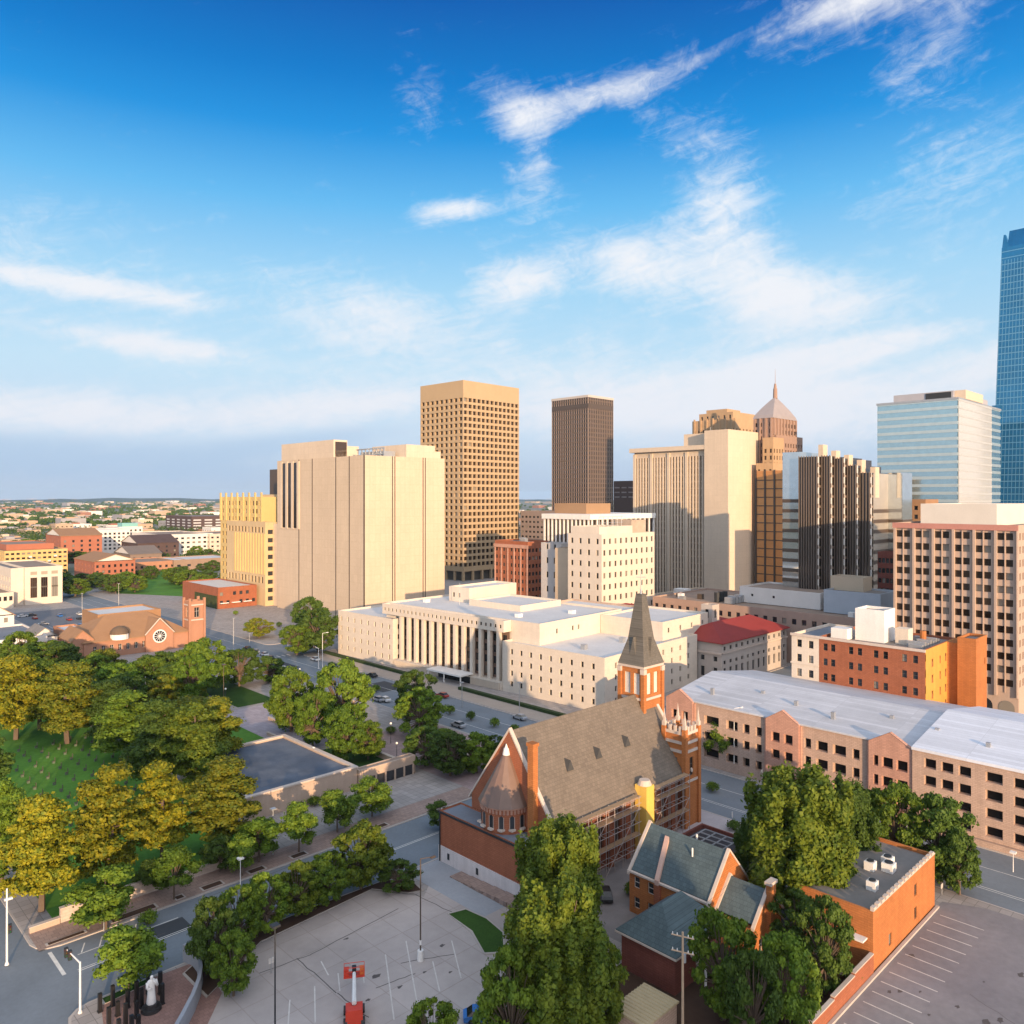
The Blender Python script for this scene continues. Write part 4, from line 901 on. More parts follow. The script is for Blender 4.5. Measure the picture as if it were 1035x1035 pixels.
for k in range(10): B.box('roof_vent', METAL, 158 + 3 * (k % 3), 158.7 + 3 * (k % 3), 12 + 9.3 * k, 12.7 + 9.3 * k, 14.6, 16.3)
B.box('base_wall', TANB, 151.3, 151.98, 6, 50.8, 0.1, 1.2)
B.done(G_SHADE, limit=100)

# ------------------------------------------------------------------ brick cathedral with the green grey slate roof
B = Bld('brick_church', 'brick church with steep slate roof, tall spire tower, apse cone and scaffolded side', 105, 89, 'church')
x0, x1, y0, y1, yr, ze, zr = 86.5, 124.0, 80.0, 98.0, 89.0, 11.0, 23.0
lan = [2.4 + 4.35 * k for k in range(8)]
mb = MB(); B.facade(mb, (x0, y0), (1, 0), x1 - x0, 0, ze, [(a, a + 1.5) for a in lan], [(3.2, 8.8)], 0.5, 0, style='cross')
mb.face([(x1, y1, 0), (x0, y1, 0), (x0, y1, ze), (x1, y1, ze)])
for x, f in ((x0, 1), (x1, -1)):
    P = [(x, y1, 0), (x, y0, 0), (x, y0, ze), (x, yr, zr), (x, y1, ze)]
    mb.face(P if f > 0 else P[::-1])
B.part('wall', mb, BRICK)
b = MB(); b.gable(x0 + 0.55, x1 - 0.3, y0, y1, ze, zr, 'x', 0.0, 0.3); 
for s in (-1, 1):
    ye = y0 if s < 0 else y1
    b.face([(x0 + .55, ye + s * .7, ze - .93), (x1 - .3, ye + s * .7, ze - .93), (x1 - .3, ye, ze), (x0 + .55, ye, ze)] if s > 0 else [(x1 - .3, ye + s * .7, ze - .93), (x0 + .55, ye + s * .7, ze - .93), (x0 + .55, ye, ze), (x1 - .3, ye, ze)])
B.part('roof', b, SLATE)
b = MB()
for x in (x0 - 0.15, x1 - 0.45):
    for s in (-1, 1):
        ye = y0 - 0.7 if s < 0 else y1 + 0.7; zl = ze - 0.9
        a = [(x, ye, zl + .1), (x + .65, ye, zl + .1), (x + .65, yr, zr + .45), (x, yr, zr + .45)]; c = [(p[0], p[1], p[2] - .45) for p in a]
        b.face(a if s > 0 else a[::-1]); b.face(c[::-1] if s > 0 else c)
        for k in range(4): b.face([a[k], a[(k + 1) % 4], c[(k + 1) % 4], c[k]])
B.part('gable_coping', b, WHITEC)
for k, x in enumerate((95.0, 102.5, 110.5)):                # three small triangular roof vents
    b = MB(); zb = 16.2 + 0.2 * k; yb = y0 + (zb - ze) / (zr - ze) * (yr - y0); rise = 1.5; ya = yb + rise * (yr - y0) / (zr - ze)
    b.face([(x - .8, yb - .35, zb - .25), (x + .8, yb - .35, zb - .25), (x, yb - .35, zb + rise - .1)]); b.face([(x + .8, yb - .35, zb - .25), (x, ya + .3, zb + rise), (x, yb - .35, zb + rise - .1)]); b.face([(x - .8, yb - .35, zb - .25), (x, yb - .35, zb + rise - .1), (x, ya + .3, zb + rise)])
    B.part('roof_vent', b, mat('dark slate vent', (0.06, 0.06, 0.06), 0.8, 0.1))
for k in range(9):
    x = 87.1 + 4.35 * k
    if x < 121: b = MB(); b.prism(rect(x - .45, x + .45, y0 - 0.9, y0), 0, 7.5, 0, poly2=rect(x - .45, x + .45, y0 - 0.6, y0)); b.prism(rect(x - .45, x + .45, y0 - 0.6, y0 - .002), 7.5, 9.8, 0, poly2=rect(x - .45, x + .45, y0 - 0.05, y0 - .002)); B.part('buttress', b, BRICK)
b = MB(); b.box(85.4, 86.45, 82.7, 83.9, 7, 22.0); b.box(85.25, 86.6, 82.55, 84.05, 22.0, 22.5); B.part('chimney', b, BRICKO)
# apse with a conical roof
cx, cy = 86.2, 89.4
b = MB(); b.cyl(cx, cy, 0, 12.0, 4.0, n=28); B.part('apse_wall', b, BRICK, smooth=False)
b = MB()
for k in range(44):
    a = 2 * math.pi * k / 44; b.box(cx + 4.05 * math.cos(a) - .12, cx + 4.05 * math.cos(a) + .12, cy + 4.05 * math.sin(a) - .12, cy + 4.05 * math.sin(a) + .12, 11.2, 11.9)
b.cyl(cx, cy, 11.9, 12.15, 4.25, n=28); B.part('corbel_table', b, BRICKP)
b = MB(); b.cyl(cx, cy, 12.15, 19.6, 4.5, 0.35, n=14, a0=0.1); B.part('cone_roof', b, COPPER)
b = MB(); b.cyl(cx, cy, 19.2, 20.2, 0.62, 0.42, 10); b.cyl(cx, cy, 20.2, 20.9, 0.3, 0.05, 10); B.part('finial', b, WHITEP)
for k in range(8):
    a = R(140 + 24 * k) + 0.05; ux, uy = math.cos(a), math.sin(a)
    b = MB(); tx, ty = -uy, ux; P = lambda s, z, d: (cx + ux * d + tx * s, cy + uy * d + ty * s, z)
    b.face([P(-.33, 9.0, 4.03), P(.33, 9.0, 4.03), P(.33, 10.7, 4.03), P(0, 11.05, 4.03), P(-.33, 10.7, 4.03)], 0)
    for s in (-.42, .36): b.face([P(s, 9, 4.06), P(s + .07, 9, 4.06), P(s + .07, 10.8, 4.06), P(s, 10.8, 4.06)], 1)
    q = P(0, 8.8, 4.05); b.box(q[0] - .42, q[0] + .42, q[1] - .42, q[1] + .42, 8.7, 8.98, 1); B.part('apse_window', b, [G_DARK, WHITEC])
# north annex: brick over a white base
B.block(81.8, 86.44, 74.0, 100.7, 2.7, 8.4, BRICK, ROOFB, name='annex_wall', para=0.25, pt=0.15); B.box('annex_base', mat('white painted base', (0.58, 0.53, 0.52), 0.85, 0.14, 0.4, streak=0.15), 81.65, 86.4, 74.0, 100.85, 0, 2.7)
B.box('annex_gutter', DARKM, 81.6, 81.8, 74, 100.9, 8.0, 8.28); B.box('annex_gutter', DARKM, 81.55, 86.4, 100.7, 100.9, 8.0, 8.28); B.box('downpipe', DARKM, 81.5, 81.64, 100.3, 100.5, 0.1, 8.0)
for y in (98, 91): B.box('vent_grille', DARKM, 81.58, 81.648, y, y + .5, 1.0, 2.0)
b = MB()
for k in range(7): b.box(79.2 + .0, 81.6, 95 - 2.6 * k - 2.4, 95 - 2.6 * k, 0.1, 0.3 + 0.14 * k)
B.part('ramp', b, PAVER)
# tall south tower and its spire
tx0, tx1, ty0, ty1 = 119.4, 125.2, 87.0, 92.4
B.block(tx0, tx1, ty0, ty1, 0, 28.0, BRICKO, None, name='tower_wall', N=dict(cols=[(0.95, 2.35), (3.05, 4.45)], rows=[(23.0, 27.0)], dep=0.35, glass=mat('white louvre', (0.55, 0.52, 0.48), 0.7, 0.2, 3.0), frame=M_FRAMEW, wname='belfry_louvre'),
        W=dict(cols=[(1.1, 2.5), (3.3, 4.7)], rows=[(23.0, 27.0)], dep=0.35, glass=mat('white louvre', (0, 0, 0)), frame=M_FRAMEW, wname='belfry_louvre'))
for z, t, h in ((27.7, 0.3, 0.6), (22.0, 0.18, 0.45)):
    b = MB(); b.ring(tx0 - t, tx1 + t, ty0 - t, ty1 + t, z, z + h, t + 0.02) if z < 27 else b.box(tx0 - t, tx1 + t, ty0 - t, ty1 + t, 28.0, 28.45); B.part('cornice', b, WHITEC)
for x in (tx0, tx1):
    for y in (ty0, ty1): b = MB(); b.box(x - .38, x + .38, y - .38, y + .38, 0, 27.6); b.box(x - .45, x + .45, y - .45, y + .45, 27.0, 27.95, 1); B.part('corner_buttress', b, [BRICKO, WHITEC])
SPIRE = slabs('spire slate', (0.125, 0.115, 0.10), (0.72, 0.72, 0.72), 0.4, 0.06, var=0.14, offs=0.5, axis='xz', scale=0.3)
mx, my = (tx0 + tx1) / 2, (ty0 + ty1) / 2
b = MB(); b.prism(rect(tx0 - .35, tx1 + .35, ty0 - .35, ty1 + .35), 28.45, 33.2, 0, poly2=rect(mx - 1.75, mx + 1.75, my - 1.75, my + 1.75))
b.prism(rect(mx - 1.75, mx + 1.75, my - 1.75, my + 1.75), 33.2, 41.6, 0, poly2=rect(mx - .7, mx + .7, my - .7, my + .7)); B.part('spire', b, SPIRE)
for dx_, dy_ in ((-1, 0), (0, -1), (1, 0), (0, 1)):
    b = MB(); c = (mx + dx_ * 2.35, my + dy_ * 2.35); s = (abs(dy_), abs(dx_)); o = (dx_, dy_)
    p = lambda t, d, z: (c[0] + s[0] * t + o[0] * d, c[1] + s[1] * t + o[1] * d, z)
    A, C, D = p(-.85, .35, 29.6), p(.85, .35, 29.6), p(0, .15, 33.6); E = p(0, -.9, 33.6)
    b.face([A, C, D]); b.face([C, E, D]); b.face([A, D, E]); B.part('spire_lucarne', b, SPIRE)
b = MB(); b.cyl(mx, my, 41.6, 42.6, .22, .12, 8); b.tube((mx, my, 42.5), (mx, my, 46.0), .09, .07); b.tube((mx - .7, my + .7, 44.8), (mx + .7, my - .7, 44.8), .07); B.part('cross', b, METAL)
# short pinnacled tower
ux0, ux1, uy0, uy1 = 121.2, 125.6, 79.2, 83.6
B.block(ux0, ux1, uy0, uy1, 0, 17.4, BRICKO, ROOFG, name='short_tower_wall', N=dict(cols=[(1.6, 2.8)], rows=[(9.2, 12.6)], dep=0.3), W=dict(cols=[(1.6, 2.8)], rows=[(9.2, 12.6)], dep=0.3))
for z, h in ((13.6, .5), (15.2, .5), (16.9, .55), (8.2, .4)): b = MB(); b.ring(ux0 - .2, ux1 + .2, uy0 - .2, uy1 + .2, z, z + h, .22); B.part('string_course', b, WHITEC)
for x in (ux0, ux1):
    for y in (uy0, uy1): b = MB(); b.box(x - .4, x + .4, y - .4, y + .4, 0, 18.0); b.box(x - .33, x + .33, y - .33, y + .33, 18.0, 18.8, 1); b.cyl(x, y, 18.8, 21.2, .3, .02, 4, 1, a0=R(45)); B.part('pinnacle', b, [BRICKO, WHITEC])
b = MB()
for k in range(3):
    t = 0.9 + 1.1 * k
    for x, y in ((ux0, uy0 + t), (ux1, uy0 + t), (ux0 + t, uy0), (ux0 + t, uy1)): b.box(x - .24, x + .24, y - .24, y + .24, 17.4, 18.4)
B.part('battlement', b, WHITEC)
B.done(style='cross')
# scaffolding and wrapped pier on the west wall
b = MB(); Y1, Y2 = 78.9, 77.7; xs = [88.2 + 2.15 * k for k in range(16)]
S = thing('scaffolding', 'tubular scaffolding with plank decks along the church side wall', 'scaffolding', (104, 78.3, 0))
for x in xs:
    if 106.3 < x < 110: continue
    b.tube((x, Y2, 0), (x, Y2, 10.6), .06); b.tube((x, Y1, 0), (x, Y1, 10.6), .06)
    for z in (2.1, 4.2, 6.3, 8.4, 10.4): b.tube((x, Y2, z), (x, Y1, z), .05)
for z in (2.1, 4.2, 6.3, 8.4, 9.4, 10.4):
    for y in (Y1, Y2): b.tube((xs[0], y, z), (106, y, z), .05); b.tube((110.4, y, z), (xs[-1], y, z), .05)
for k in range(0, 15):
    if k in (8, 9): continue
    b.tube((xs[k], Y2, 0.2 + 2.1 * (k % 4)), (xs[k + 1], Y2, 2.3 + 2.1 * (k % 4)), .05)
b.build('frame', mat('scaffold tube', (0.40, 0.34, 0.31), 0.5, 0.15, 1.0, metal=0.3), S)
for z in (4.25, 8.45, 10.45):
    q = MB(); q.box(xs[0], 106, Y2 + .1, Y1 - .1, z, z + .07); q.box(110.4, xs[-1], Y2 + .1, Y1 - .1, z, z + .07); q.build('plank_deck', mat('scaffold plank', (0.33, 0.22, 0.13), 0.9, 0.2, 1.5), S)
P_ = thing('debris_chute', 'tall pale yellow wrapped pier standing against the scaffolded church wall', 'chute', (108.2, 78.6, 0))
b = MB(); b.box(107.2, 109.4, 77.5, 79.9, 0.15, 11.6); b.build('casing', mat('yellow wrap sheeting', (0.66, 0.44, 0.10), 0.7, 0.08, 0.5, streak=0.1), P_)
b = MB(); b.cyl(108.3, 78.7, 11.6, 12.4, 1.25, 0.9, 14); b.build('cap', WHITEC, P_)

# low parish hall by the church forecourt
B = Bld('parish_hall', 'low dark brick hall with an arched opening behind the slate roofed rectory', 114, 68, 'building')
B.block(108, 117, 63, 73, 0, 4.2, BRICKD, mat('dark flat roof', (0.06, 0.055, 0.06), 0.85, 0.2, 0.3), N=dict(cols=[(1, 2.4), (7.6, 9)], rows=[(1, 2.6)], dep=.3))
b = MB()
for k in range(4): b.tube((110 + 1.6 * k, 65, 4.4), (110 + 1.6 * k, 71, 4.4), .12); 
for y in (65, 67, 69, 71): b.tube((110, y, 4.4), (114.8, y, 4.4), .12)
B.part('roof_frame', b, mat('dull frame paint', (0.26, 0.26, 0.27), .7, .2, .6))
b = MB(); P = [(107.9, 68 + 2.4 * math.cos(R(t)), 0.6 + 2.6 * math.sin(R(t))) for t in range(0, 181, 15)]; b.face([(x, y, z) for x, y, z in P] + [(107.9, 65.6, .15), (107.9, 70.4, .15)]); B.part('arch', b, mat('dim orange interior', (0.22, 0.10, 0.04), 0.8, 0.2, 0.6))
b = MB()
for t in range(0, 180, 15):
    p = [(107.85, 68 + r * math.cos(R(q)), 0.6 + (r + .2) * math.sin(R(q))) for r, q in ((2.4, t), (2.9, t), (2.9, t + 15), (2.4, t + 15))]; b.face(p)
B.part('arch_trim', b, WHITEC); B.done()

# ------------------------------------------------------------------ rectory
B = Bld('rectory', 'brick rectory with blue green slate roofs, white copings and an orange lit gable', 95, 60, 'house')
def house(x0, x1, y0, y1, ze, zr, ax, wm, N=None, W=None, nm='wall', rm=SLATEB, cope=True):
    mb = MB()
    for k, spec in (('N', N), ('W', W), ('S', None), ('E', None)):
        u, of, a = SIDE[k]; spec = spec or {}
        B.facade(mb, of(x0, x1, y0, y1), u, (y1 - y0) if a == 'y' else (x1 - x0), 0, ze, spec.get('cols', []), spec.get('rows', []), .25, 0, style='sash', frame=M_FRAMEW)
    if ax == 'y':
        xm = (x0 + x1) / 2
        mb.face([(x0, y0, ze), (x1, y0, ze), (xm, y0, zr)]); mb.face([(x1, y1, ze), (x0, y1, ze), (xm, y1, zr)])
    B.part(nm, mb, wm)
    b = MB(); b.gable(x0, x1, y0 + (.3 if cope else 0), y1 - (.3 if cope else 0), ze, zr, ax, 0.0, .2); B.part('roof', b, rm)
    if cope:
        xm = (x0 + x1) / 2
        for y in (y0 - .1, y1 - .35):
            b = MB()
            for xe in (x0 - .5, x1 + .5):
                zl = ze - .5 * (zr - ze) / (x1 - xm)
                a = [(xe, y, zl + .3), (xe, y + .45, zl + .3), (xm, y + .45, zr + .35), (xm, y, zr + .35)]; c = [(p[0], p[1], p[2] - .35) for p in a]
                b.face(a if xe > xm else a[::-1]); b.face(c if xe < xm else c[::-1])
                for k in range(4): b.face([a[k], c[k], c[(k + 1) % 4], a[(k + 1) % 4]])
            B.part('gable_coping', b, WHITEC)
house(91.3, 101.0, 55.7, 69.0, 6.3, 11.6, 'y', BRICKO, N=dict(cols=[(0.8, 1.8), (3.2, 4.2), (11.5, 12.6)], rows=[(1.0, 2.6), (3.9, 5.5)]), W=dict(cols=[(1.0, 1.9)], rows=[(4.0, 5.4)]))
B.box('gutter', WHITEC, 90.85, 91.28, 55.6, 69.1, 6.0, 6.25)
b = MB()
a = [(90.8, 63.6, 6.5), (90.8, 64.3, 6.5), (95.0, 65.4, 11.1), (95.0, 64.7, 11.1)]; c = [(p[0], p[1], p[2] - .7) for p in a]; b.face(a[::-1]); b.face(c)
for k in range(4): b.face([a[k], a[(k + 1) % 4], c[(k + 1) % 4], c[k]])
B.part('parapet_coping', b, mat('rosy coping', (0.5, 0.33, 0.27), 0.85, 0.1, 0.5)); B.box('wall_pier', BRICK, 90.9, 91.3, 63.5, 64.5, 0.1, 6.1)
house(92.5, 99.5, 49.9, 55.69, 5.0, 8.4, 'y', BRICKO, N=dict(cols=[(2, 3)], rows=[(1.5, 3.2)]), W=dict(cols=[(1.0, 2.0), (5.0, 6.0)], rows=[(1.0, 2.8)]), nm='wing_wall')
b = MB(); b.box(95.3, 96.7, 49.2, 49.88, 0, 9.4); b.box(95.1, 96.9, 49.05, 50.0, 9.4, 9.8, 1); B.part('chimney', b, [BRICKO, WHITEC])
b = MB(); b.tube((98, 62, 9.8), (98, 62, 11.4), .15); b.tube((94.5, 60.5, 9.8), (94.5, 60.5, 11), .12); B.part('vent_pipe', b, WHITEP)
mb = MB()
for k in 'NWSE':
    u, of, a = SIDE[k]; B.facade(mb, of(79.6, 90, 53.4, 61.4), u, 8.0 if a == 'y' else 10.4, 0, 4.9, [(4.6, 5.4), (7.2, 8.4)] if k == 'W' else [], [(1.0, 2.8)], .2, 0, style='sash', frame=M_FRAMEW)
B.part('garage_wall', mb, BRICKD); b = MB(); b.hip(79.6, 90, 53.4, 61.4, 5.1, 8.8, .55, inset=3.6); B.part('hip_roof', b, SLATEB)
b = MB(); b.ring(78.95, 90.6, 52.8, 62, 4.75, 4.98, .12); B.part('gutter', b, WHITEC)
b = MB()
for y in (51.6,):
    for x in (83.5, 86): b.cyl(x, y, .1, 3.6, .16, n=10)
b.box(82.8, 86.7, 51.2, 53.3, 3.6, 4.0); B.part('porch', b, WHITEP)
B.done(style='sash')

# flat roofed brick building with the orange lit wall
B = Bld('orange_wall_building', 'flat grey roofed brick building with a bright orange blank side wall', 112, 43, 'building')
B.block(101.2, 124.2, 38.5, 48.2, 0, 7.9, BRICKO, ROOFG, W=dict(cols=[(5.2, 6.2), (14.6, 15.6)], rows=[(1.4, 3.0), (4.6, 6.2)], dep=.2, skip=lambda k, z: k == 0 and z > 3), N=dict(cols=[(1.2, 2.2), (4, 5)], rows=[(1, 2.6), (4.4, 6)], dep=.25), para=0.5)
b = MB(); b.box(101.2, 124.2, 38.44, 38.88, 7.9, 8.05)
for k in range(17): b.box(101.3 + 1.35 * k, 102.1 + 1.35 * k, 38.42, 38.9, 8.05, 8.38)
B.part('battlement', b, WHITEC)
for x, y, s in ((108, 41.2, 1.2), (113.6, 43.6, 1.3), (115.0, 41.6, 1.5), (116.8, 42.4, 1.4)):
    q = MB(); q.box(x - s / 2, x + s / 2, y - s / 2, y + s / 2, 7.4, 8.6); q.cyl(x, y, 8.6, 8.75, s * .38, n=12, m=1); B.part('roof_unit', q, [WHITEP, DARKM])
B.box('awning', WHITEP, 99.8, 101.18, 39.2, 41.4, 4.2, 4.4); B.done()
G_ = thing('brick_garden_wall', 'low stepped brick garden wall with pale coping beside the striped car park', 'wall', (88, 38.6, 0))
for k in range(5):
    xa, xb, h = 72 + 5.8 * k, 72 + 5.8 * (k + 1), 1.6 + .28 * k
    q = MB(); q.box(xa, xb - .003, 38.35, 38.75, .1, h); q.build('panel', BRICK, G_)
    q = MB(); q.box(xa - .02, xb - .05, 38.3, 38.8, h, h + .14); q.build('coping', WHITEC, G_)
q = MB(); q.box(72, 124.3, 37.9, 38.3, .1, .45); q.build('kerb', KERB, G_)

# ------------------------------------------------------------------ plaza building (flat dark roof, sandstone wall) and walls beside the street
SANDW = mat('pinkish sandstone wall', (0.44, 0.335, 0.26), 0.85, 0.10, 0.3, streak=0.1)
B = Bld('plaza_building', 'low sandstone building with a dark blue flat roof beside the tree lined street', 78, 152, 'building')
B.block(65.5, 89.5, 137.0, 167.5, 0, 4.6, SANDW, mat('dark blue roof felt', (0.075, 0.092, 0.125), 0.7, 0.3, 0.15, col2=(0.12, 0.135, 0.165)), para=.35, pt=.7)
b = MB(); b.ring(65.3, 89.7, 136.8, 167.7, 4.55, 4.85, .95); B.part('coping', b, WHITEC)
B.block(89.72, 104, 136.4, 138.4, 0, 4.0, SANDW, ROOFT, name='ramp_wall', para=.1); B.box('doorway', G_DARK, 90.2, 103.6, 136.2, 136.39, .15, 2.2)
for k in range(6): B.box('door_post', SANDW, 91 + 2.4 * k, 91.3 + 2.4 * k, 135.9, 136.19, .15, 2.3)
B.done()
def lowwall(label, x0, x1, y0, y1, h, m=SANDW, cap=None, name='low_wall', cat='wall'):
    t = thing(name, label, cat, ((x0 + x1) / 2, (y0 + y1) / 2, 0)); q = MB(); q.box(x0, x1, y0, y1, .1, h); q.build('wall_body', m, t)
    q = MB(); q.box(x0 - .06, x1 + .06, y0 - .06, y1 + .06, h, h + .1); q.build('coping', cap or WHITEC, t); return t
LIME = slabs('rough limestone blocks', (0.5, 0.41, 0.35), (0.75, 0.73, 0.7), 0.45, 0.05, var=0.14, offs=0.5, axis='xz', ratio=2.2, scale=0.6)
lowwall('pale stone retaining wall below the golden pines by the street', 31.5, 45.5, 123.0, 123.6, 2.1, LIME)
lowwall('long low stone wall along the brown sidewalk under young trees', 45.6, 63, 123.0, 123.5, 1.3, LIME)
lowwall('low stone wall by the street corner signal pole', 27.7, 31.4, 122.9, 123.5, .9, SANDW)
lowwall('blank pinkish stone slab standing on the lawn above the plaza', 118, 118.8, 201, 208, 3.4, SANDW)
lowwall('long low stone edge wall between lilac plaza and flower bed', 112.2, 112.8, 168, 212, .9, SANDW)
lowwall('sandstone wall at the end of the plaza near the intersection', 122.5, 123.3, 190, 200, 2.4, SANDW)
lowwall('low stone planter wall under the flower bed on the plaza', 100, 100.5, 180, 196, 1.1, SANDW)
lowwall('stone ledge around the steps by the bushy trees', 93.5, 94, 166, 184, .9, SANDW)
lowwall('pale stone terrace wall beside the small grass square', 104.2, 104.9, 139, 165, 1.2, SANDW)
lowwall('sandstone terrace ledge between clipped trees and the wide street', 118, 127, 141, 141.6, 1.6, SANDW)
lowwall('second sandstone terrace ledge nearer to the church', 116, 126, 134, 134.6, 1.5, SANDW)
sheet('planting_bed', rect(101, 110, 182, 195), .2, MULCH)
sheet('planting_bed', rect(113, 116.5, 168, 212), .19, MULCH)

# curved wall, pillars and statue in the street corner chapel garden
t = thing('curved_wall', 'curved blue grey wall around the statue garden at the street corner', 'wall', (41, 97, 0))
pts = [at(*p) for p in ((186, 972), (195, 976), (201, 984), (203, 995), (201, 1008), (195, 1024), (185, 1044), (172, 1068))]
q = MB()
for (xa, ya), (xb, yb) in zip(pts, pts[1:]):
    d = math.hypot(xb - xa, yb - ya); n = ((yb - ya) / d * .22, -(xb - xa) / d * .22)
    q.prism([(xa - n[0], ya - n[1]), (xa + n[0], ya + n[1]), (xb + n[0], yb + n[1]), (xb - n[0], yb - n[1])], .1, 2.3)
q.build('wall_body', mat('blue grey render', (0.29, 0.30, 0.33), 0.8, 0.1, 0.4), t)

# ------------------------------------------------------------------ the brown roofed church across the park
B = Bld('park_church', 'red brick church with brown hipped roofs, rose window gable and square bell tower', 110, 320, 'church')
BR2 = mat('warm brown shingles', (0.30, 0.17, 0.09), 0.85, 0.1, 0.3)
BRM = mat('salmon brick', (0.37, 0.19, 0.12), 0.9, 0.1, 0.3, streak=.06)
wc = dict(cols=[(3.2 + 2.9 * k, 4.4 + 2.9 * k) for k in range(8)], rows=[(2.2, 4.6)], dep=.35, frame=M_FRAMEW, style='cross')
B.block(88.5, 127, 315.7, 345, 0, 6.4, BRM, None, W=wc, N=dict(cols=ev(29.3, 4, 1.4), rows=[(2.2, 5)], dep=.35, frame=M_FRAMEW))
b = MB(); b.hip(88.5, 127, 315.7, 345, 6.5, 14.0, .6, inset=12); B.part('roof', b, BR2)
B.block(98, 122, 332, 352, 6, 14.2, BR2, ROOFW, name='upper_wall')
mb = MB(); mb.prism(rect(110, 120.5, 314.7, 318), 0, 7.2); mb.face([(110, 314.7, 7.2), (120.5, 314.7, 7.2), (115.2, 314.7, 12.6)]); B.part('gable_wall', mb, BRM)
b = MB(); b.gable(110, 120.5, 314.8, 328, 7.2, 12.4, 'y', .2, .2); B.part('gable_roof', b, BR2)
b = MB()
for xa, xb, za, zb in ((109.7, 115.25, 6.9, 12.9), (120.8, 115.25, 6.9, 12.9)): b.tube((xa, 314.5, za), (xb, 314.5, zb), .25, n=5)
B.part('gable_coping', b, WHITEC)
b = MB(); b.face([(115.2 + 2.6 * math.cos(R(t)), 314.62, 5.9 + 2.6 * math.sin(R(t))) for t in range(0, 360, 15)], 1); b.face([(115.2 + 2.1 * math.cos(R(t)), 314.58, 5.9 + 2.1 * math.sin(R(t))) for t in range(0, 360, 15)], 0)
for t in range(0, 180, 30): b.tube((115.2 - 2.1 * math.cos(R(t)), 314.54, 5.9 - 2.1 * math.sin(R(t))), (115.2 + 2.1 * math.cos(R(t)), 314.54, 5.9 + 2.1 * math.sin(R(t))), .09, n=4, m=1)
B.part('rose_window', b, [G_DARK, WHITEP])
b = MB(); b.cyl(101, 316.4, 6.4, 8.4, 3.2, n=16, m=1); b.lathe(101, 316.4, [(3.4, 8.4), (3.1, 9.6), (2.2, 10.6), (1.0, 11.2), (.02, 11.4)], 16, 0); B.part('round_dormer', b, [mat('dark shingle dome', (0.13, 0.09, 0.06), 0.85, 0.1), WHITEP])
mb = MB(); mb.prism(rect(84.5, 92, 316.2, 322), 0, 7.6); mb.face([(88.2, 316.2, 11.2), (84.5, 316.2, 7.6), (92, 316.2, 7.6)][::-1]); B.part('transept_wall', mb, BRM); b = MB(); b.gable(84.5, 92, 316.2, 332, 7.6, 11.2, 'y', .3, .2); B.part('transept_roof', b, BR2)
B.block(127.1, 133, 315.2, 321.2, 0, 18.2, BRM, ROOFG, name='tower_wall', W=dict(cols=[(1.9, 4.0)], rows=[(11.6, 15.6)], dep=.6), N=dict(cols=[(1.9, 4.0)], rows=[(11.6, 15.6)], dep=.6))
for z in (10.4, 16.4): b = MB(); b.ring(126.9, 133.2, 315, 321.4, z, z + .5, .22); B.part('string_course', b, WHITEC)
for x in (127.1, 133):
    for y in (315.2, 321.2): b = MB(); b.box(x - .45, x + .45, y - .45, y + .45, 0, 19.4); B.part('corner_pier', b, BRM)
B.box('terrace_block', BRM, 76, 84.4, 318, 332, 0, 6.0); B.block(90, 98, 346, 362, 0, 7.2, BRM, ROOFW, name='rear_wall')
B.done(style='cross', fm=M_FRAMEW)

# ------------------------------------------------------------------ the low town to the east
WHITEB = mat('white render', (0.62, 0.58, 0.54), 0.8, 0.06, 0.2)
DKB = mat('dark brown cladding', (0.085, 0.055, 0.05), 0.8, 0.15, 0.2)
REDB = mat('bright red brick', (0.34, 0.13, 0.08), 0.9, 0.1, 0.2)
GOLDB = mat('yellow stucco', (0.56, 0.38, 0.16), 0.85, 0.08, 0.2)
def decox(B):
    for k in range(3):
        b = MB(); x = 113.0 + 5.2 * k; b.box(x, x + 3.2, 499.85, 499.99, 4.0, 15.2); B.part('tall_window', b, G_BROWN)
        for q in range(1, 3): pass
        b = MB(); b.box(x + 1.0, x + 1.12, 499.75, 499.849, 4, 15.2); b.box(x + 2.1, x + 2.22, 499.75, 499.849, 4, 15.2); b.box(x, x + 3.2, 499.7, 499.749, 9.5, 10.3); B.part('glazing_bar', b, M_FRAME)
        b = MB(); b.box(x, x + 3.2, 499.85, 499.99, 16.8, 18.6); B.part('window_panel', b, mat('stone grille', (0.33, 0.28, 0.22), 0.8, 0.1))
    B.block(104, 110.2, 502, 575, 0, 20.9, CREAMP, ROOFG, name='wing_wall', N=dict(cols=ev(73, 12, 2), rows=rw(3, 5, 3, 2.6), dep=.4))
    B.block(96, 103.9, 495, 575, 0, 8.5, CREAMP, ROOFT, name='low_wing_wall', N=dict(cols=ev(80, 14, 2.4), rows=[(4, 6.4)], dep=.4), W=dict(cols=ev(7.9, 3, 1.6), rows=[(4, 6.4)], dep=.3))
simple('deco_building', 'cream building with three tall window bays facing the blue grey car park', 110.3, 129, 500, 560, 21.2, CREAMP, ROOFT, 0, 0, extra=decox)
def aptx(B):
    b = MB()
    for k in range(9): b.box(139 + 4.2 * k, 141 + 4.2 * k, 674.6, 675.99, 4 + 3.6 * (k % 4), 5.2 + 3.6 * (k % 4))
    B.part('balcony', b, WHITEB); B.block(140, 172, 690, 745, 20, 24.5, REDB, ROOFT, name='attic_wall')
simple('yellow_apartments', 'yellow lit apartment block with small windows and balconies', 136, 178, 676, 760, 20.5, GOLDB, ROOFT, 10, 12, 3.2, ww=2.2, wh=1.5, fh=3.5, extra=aptx)
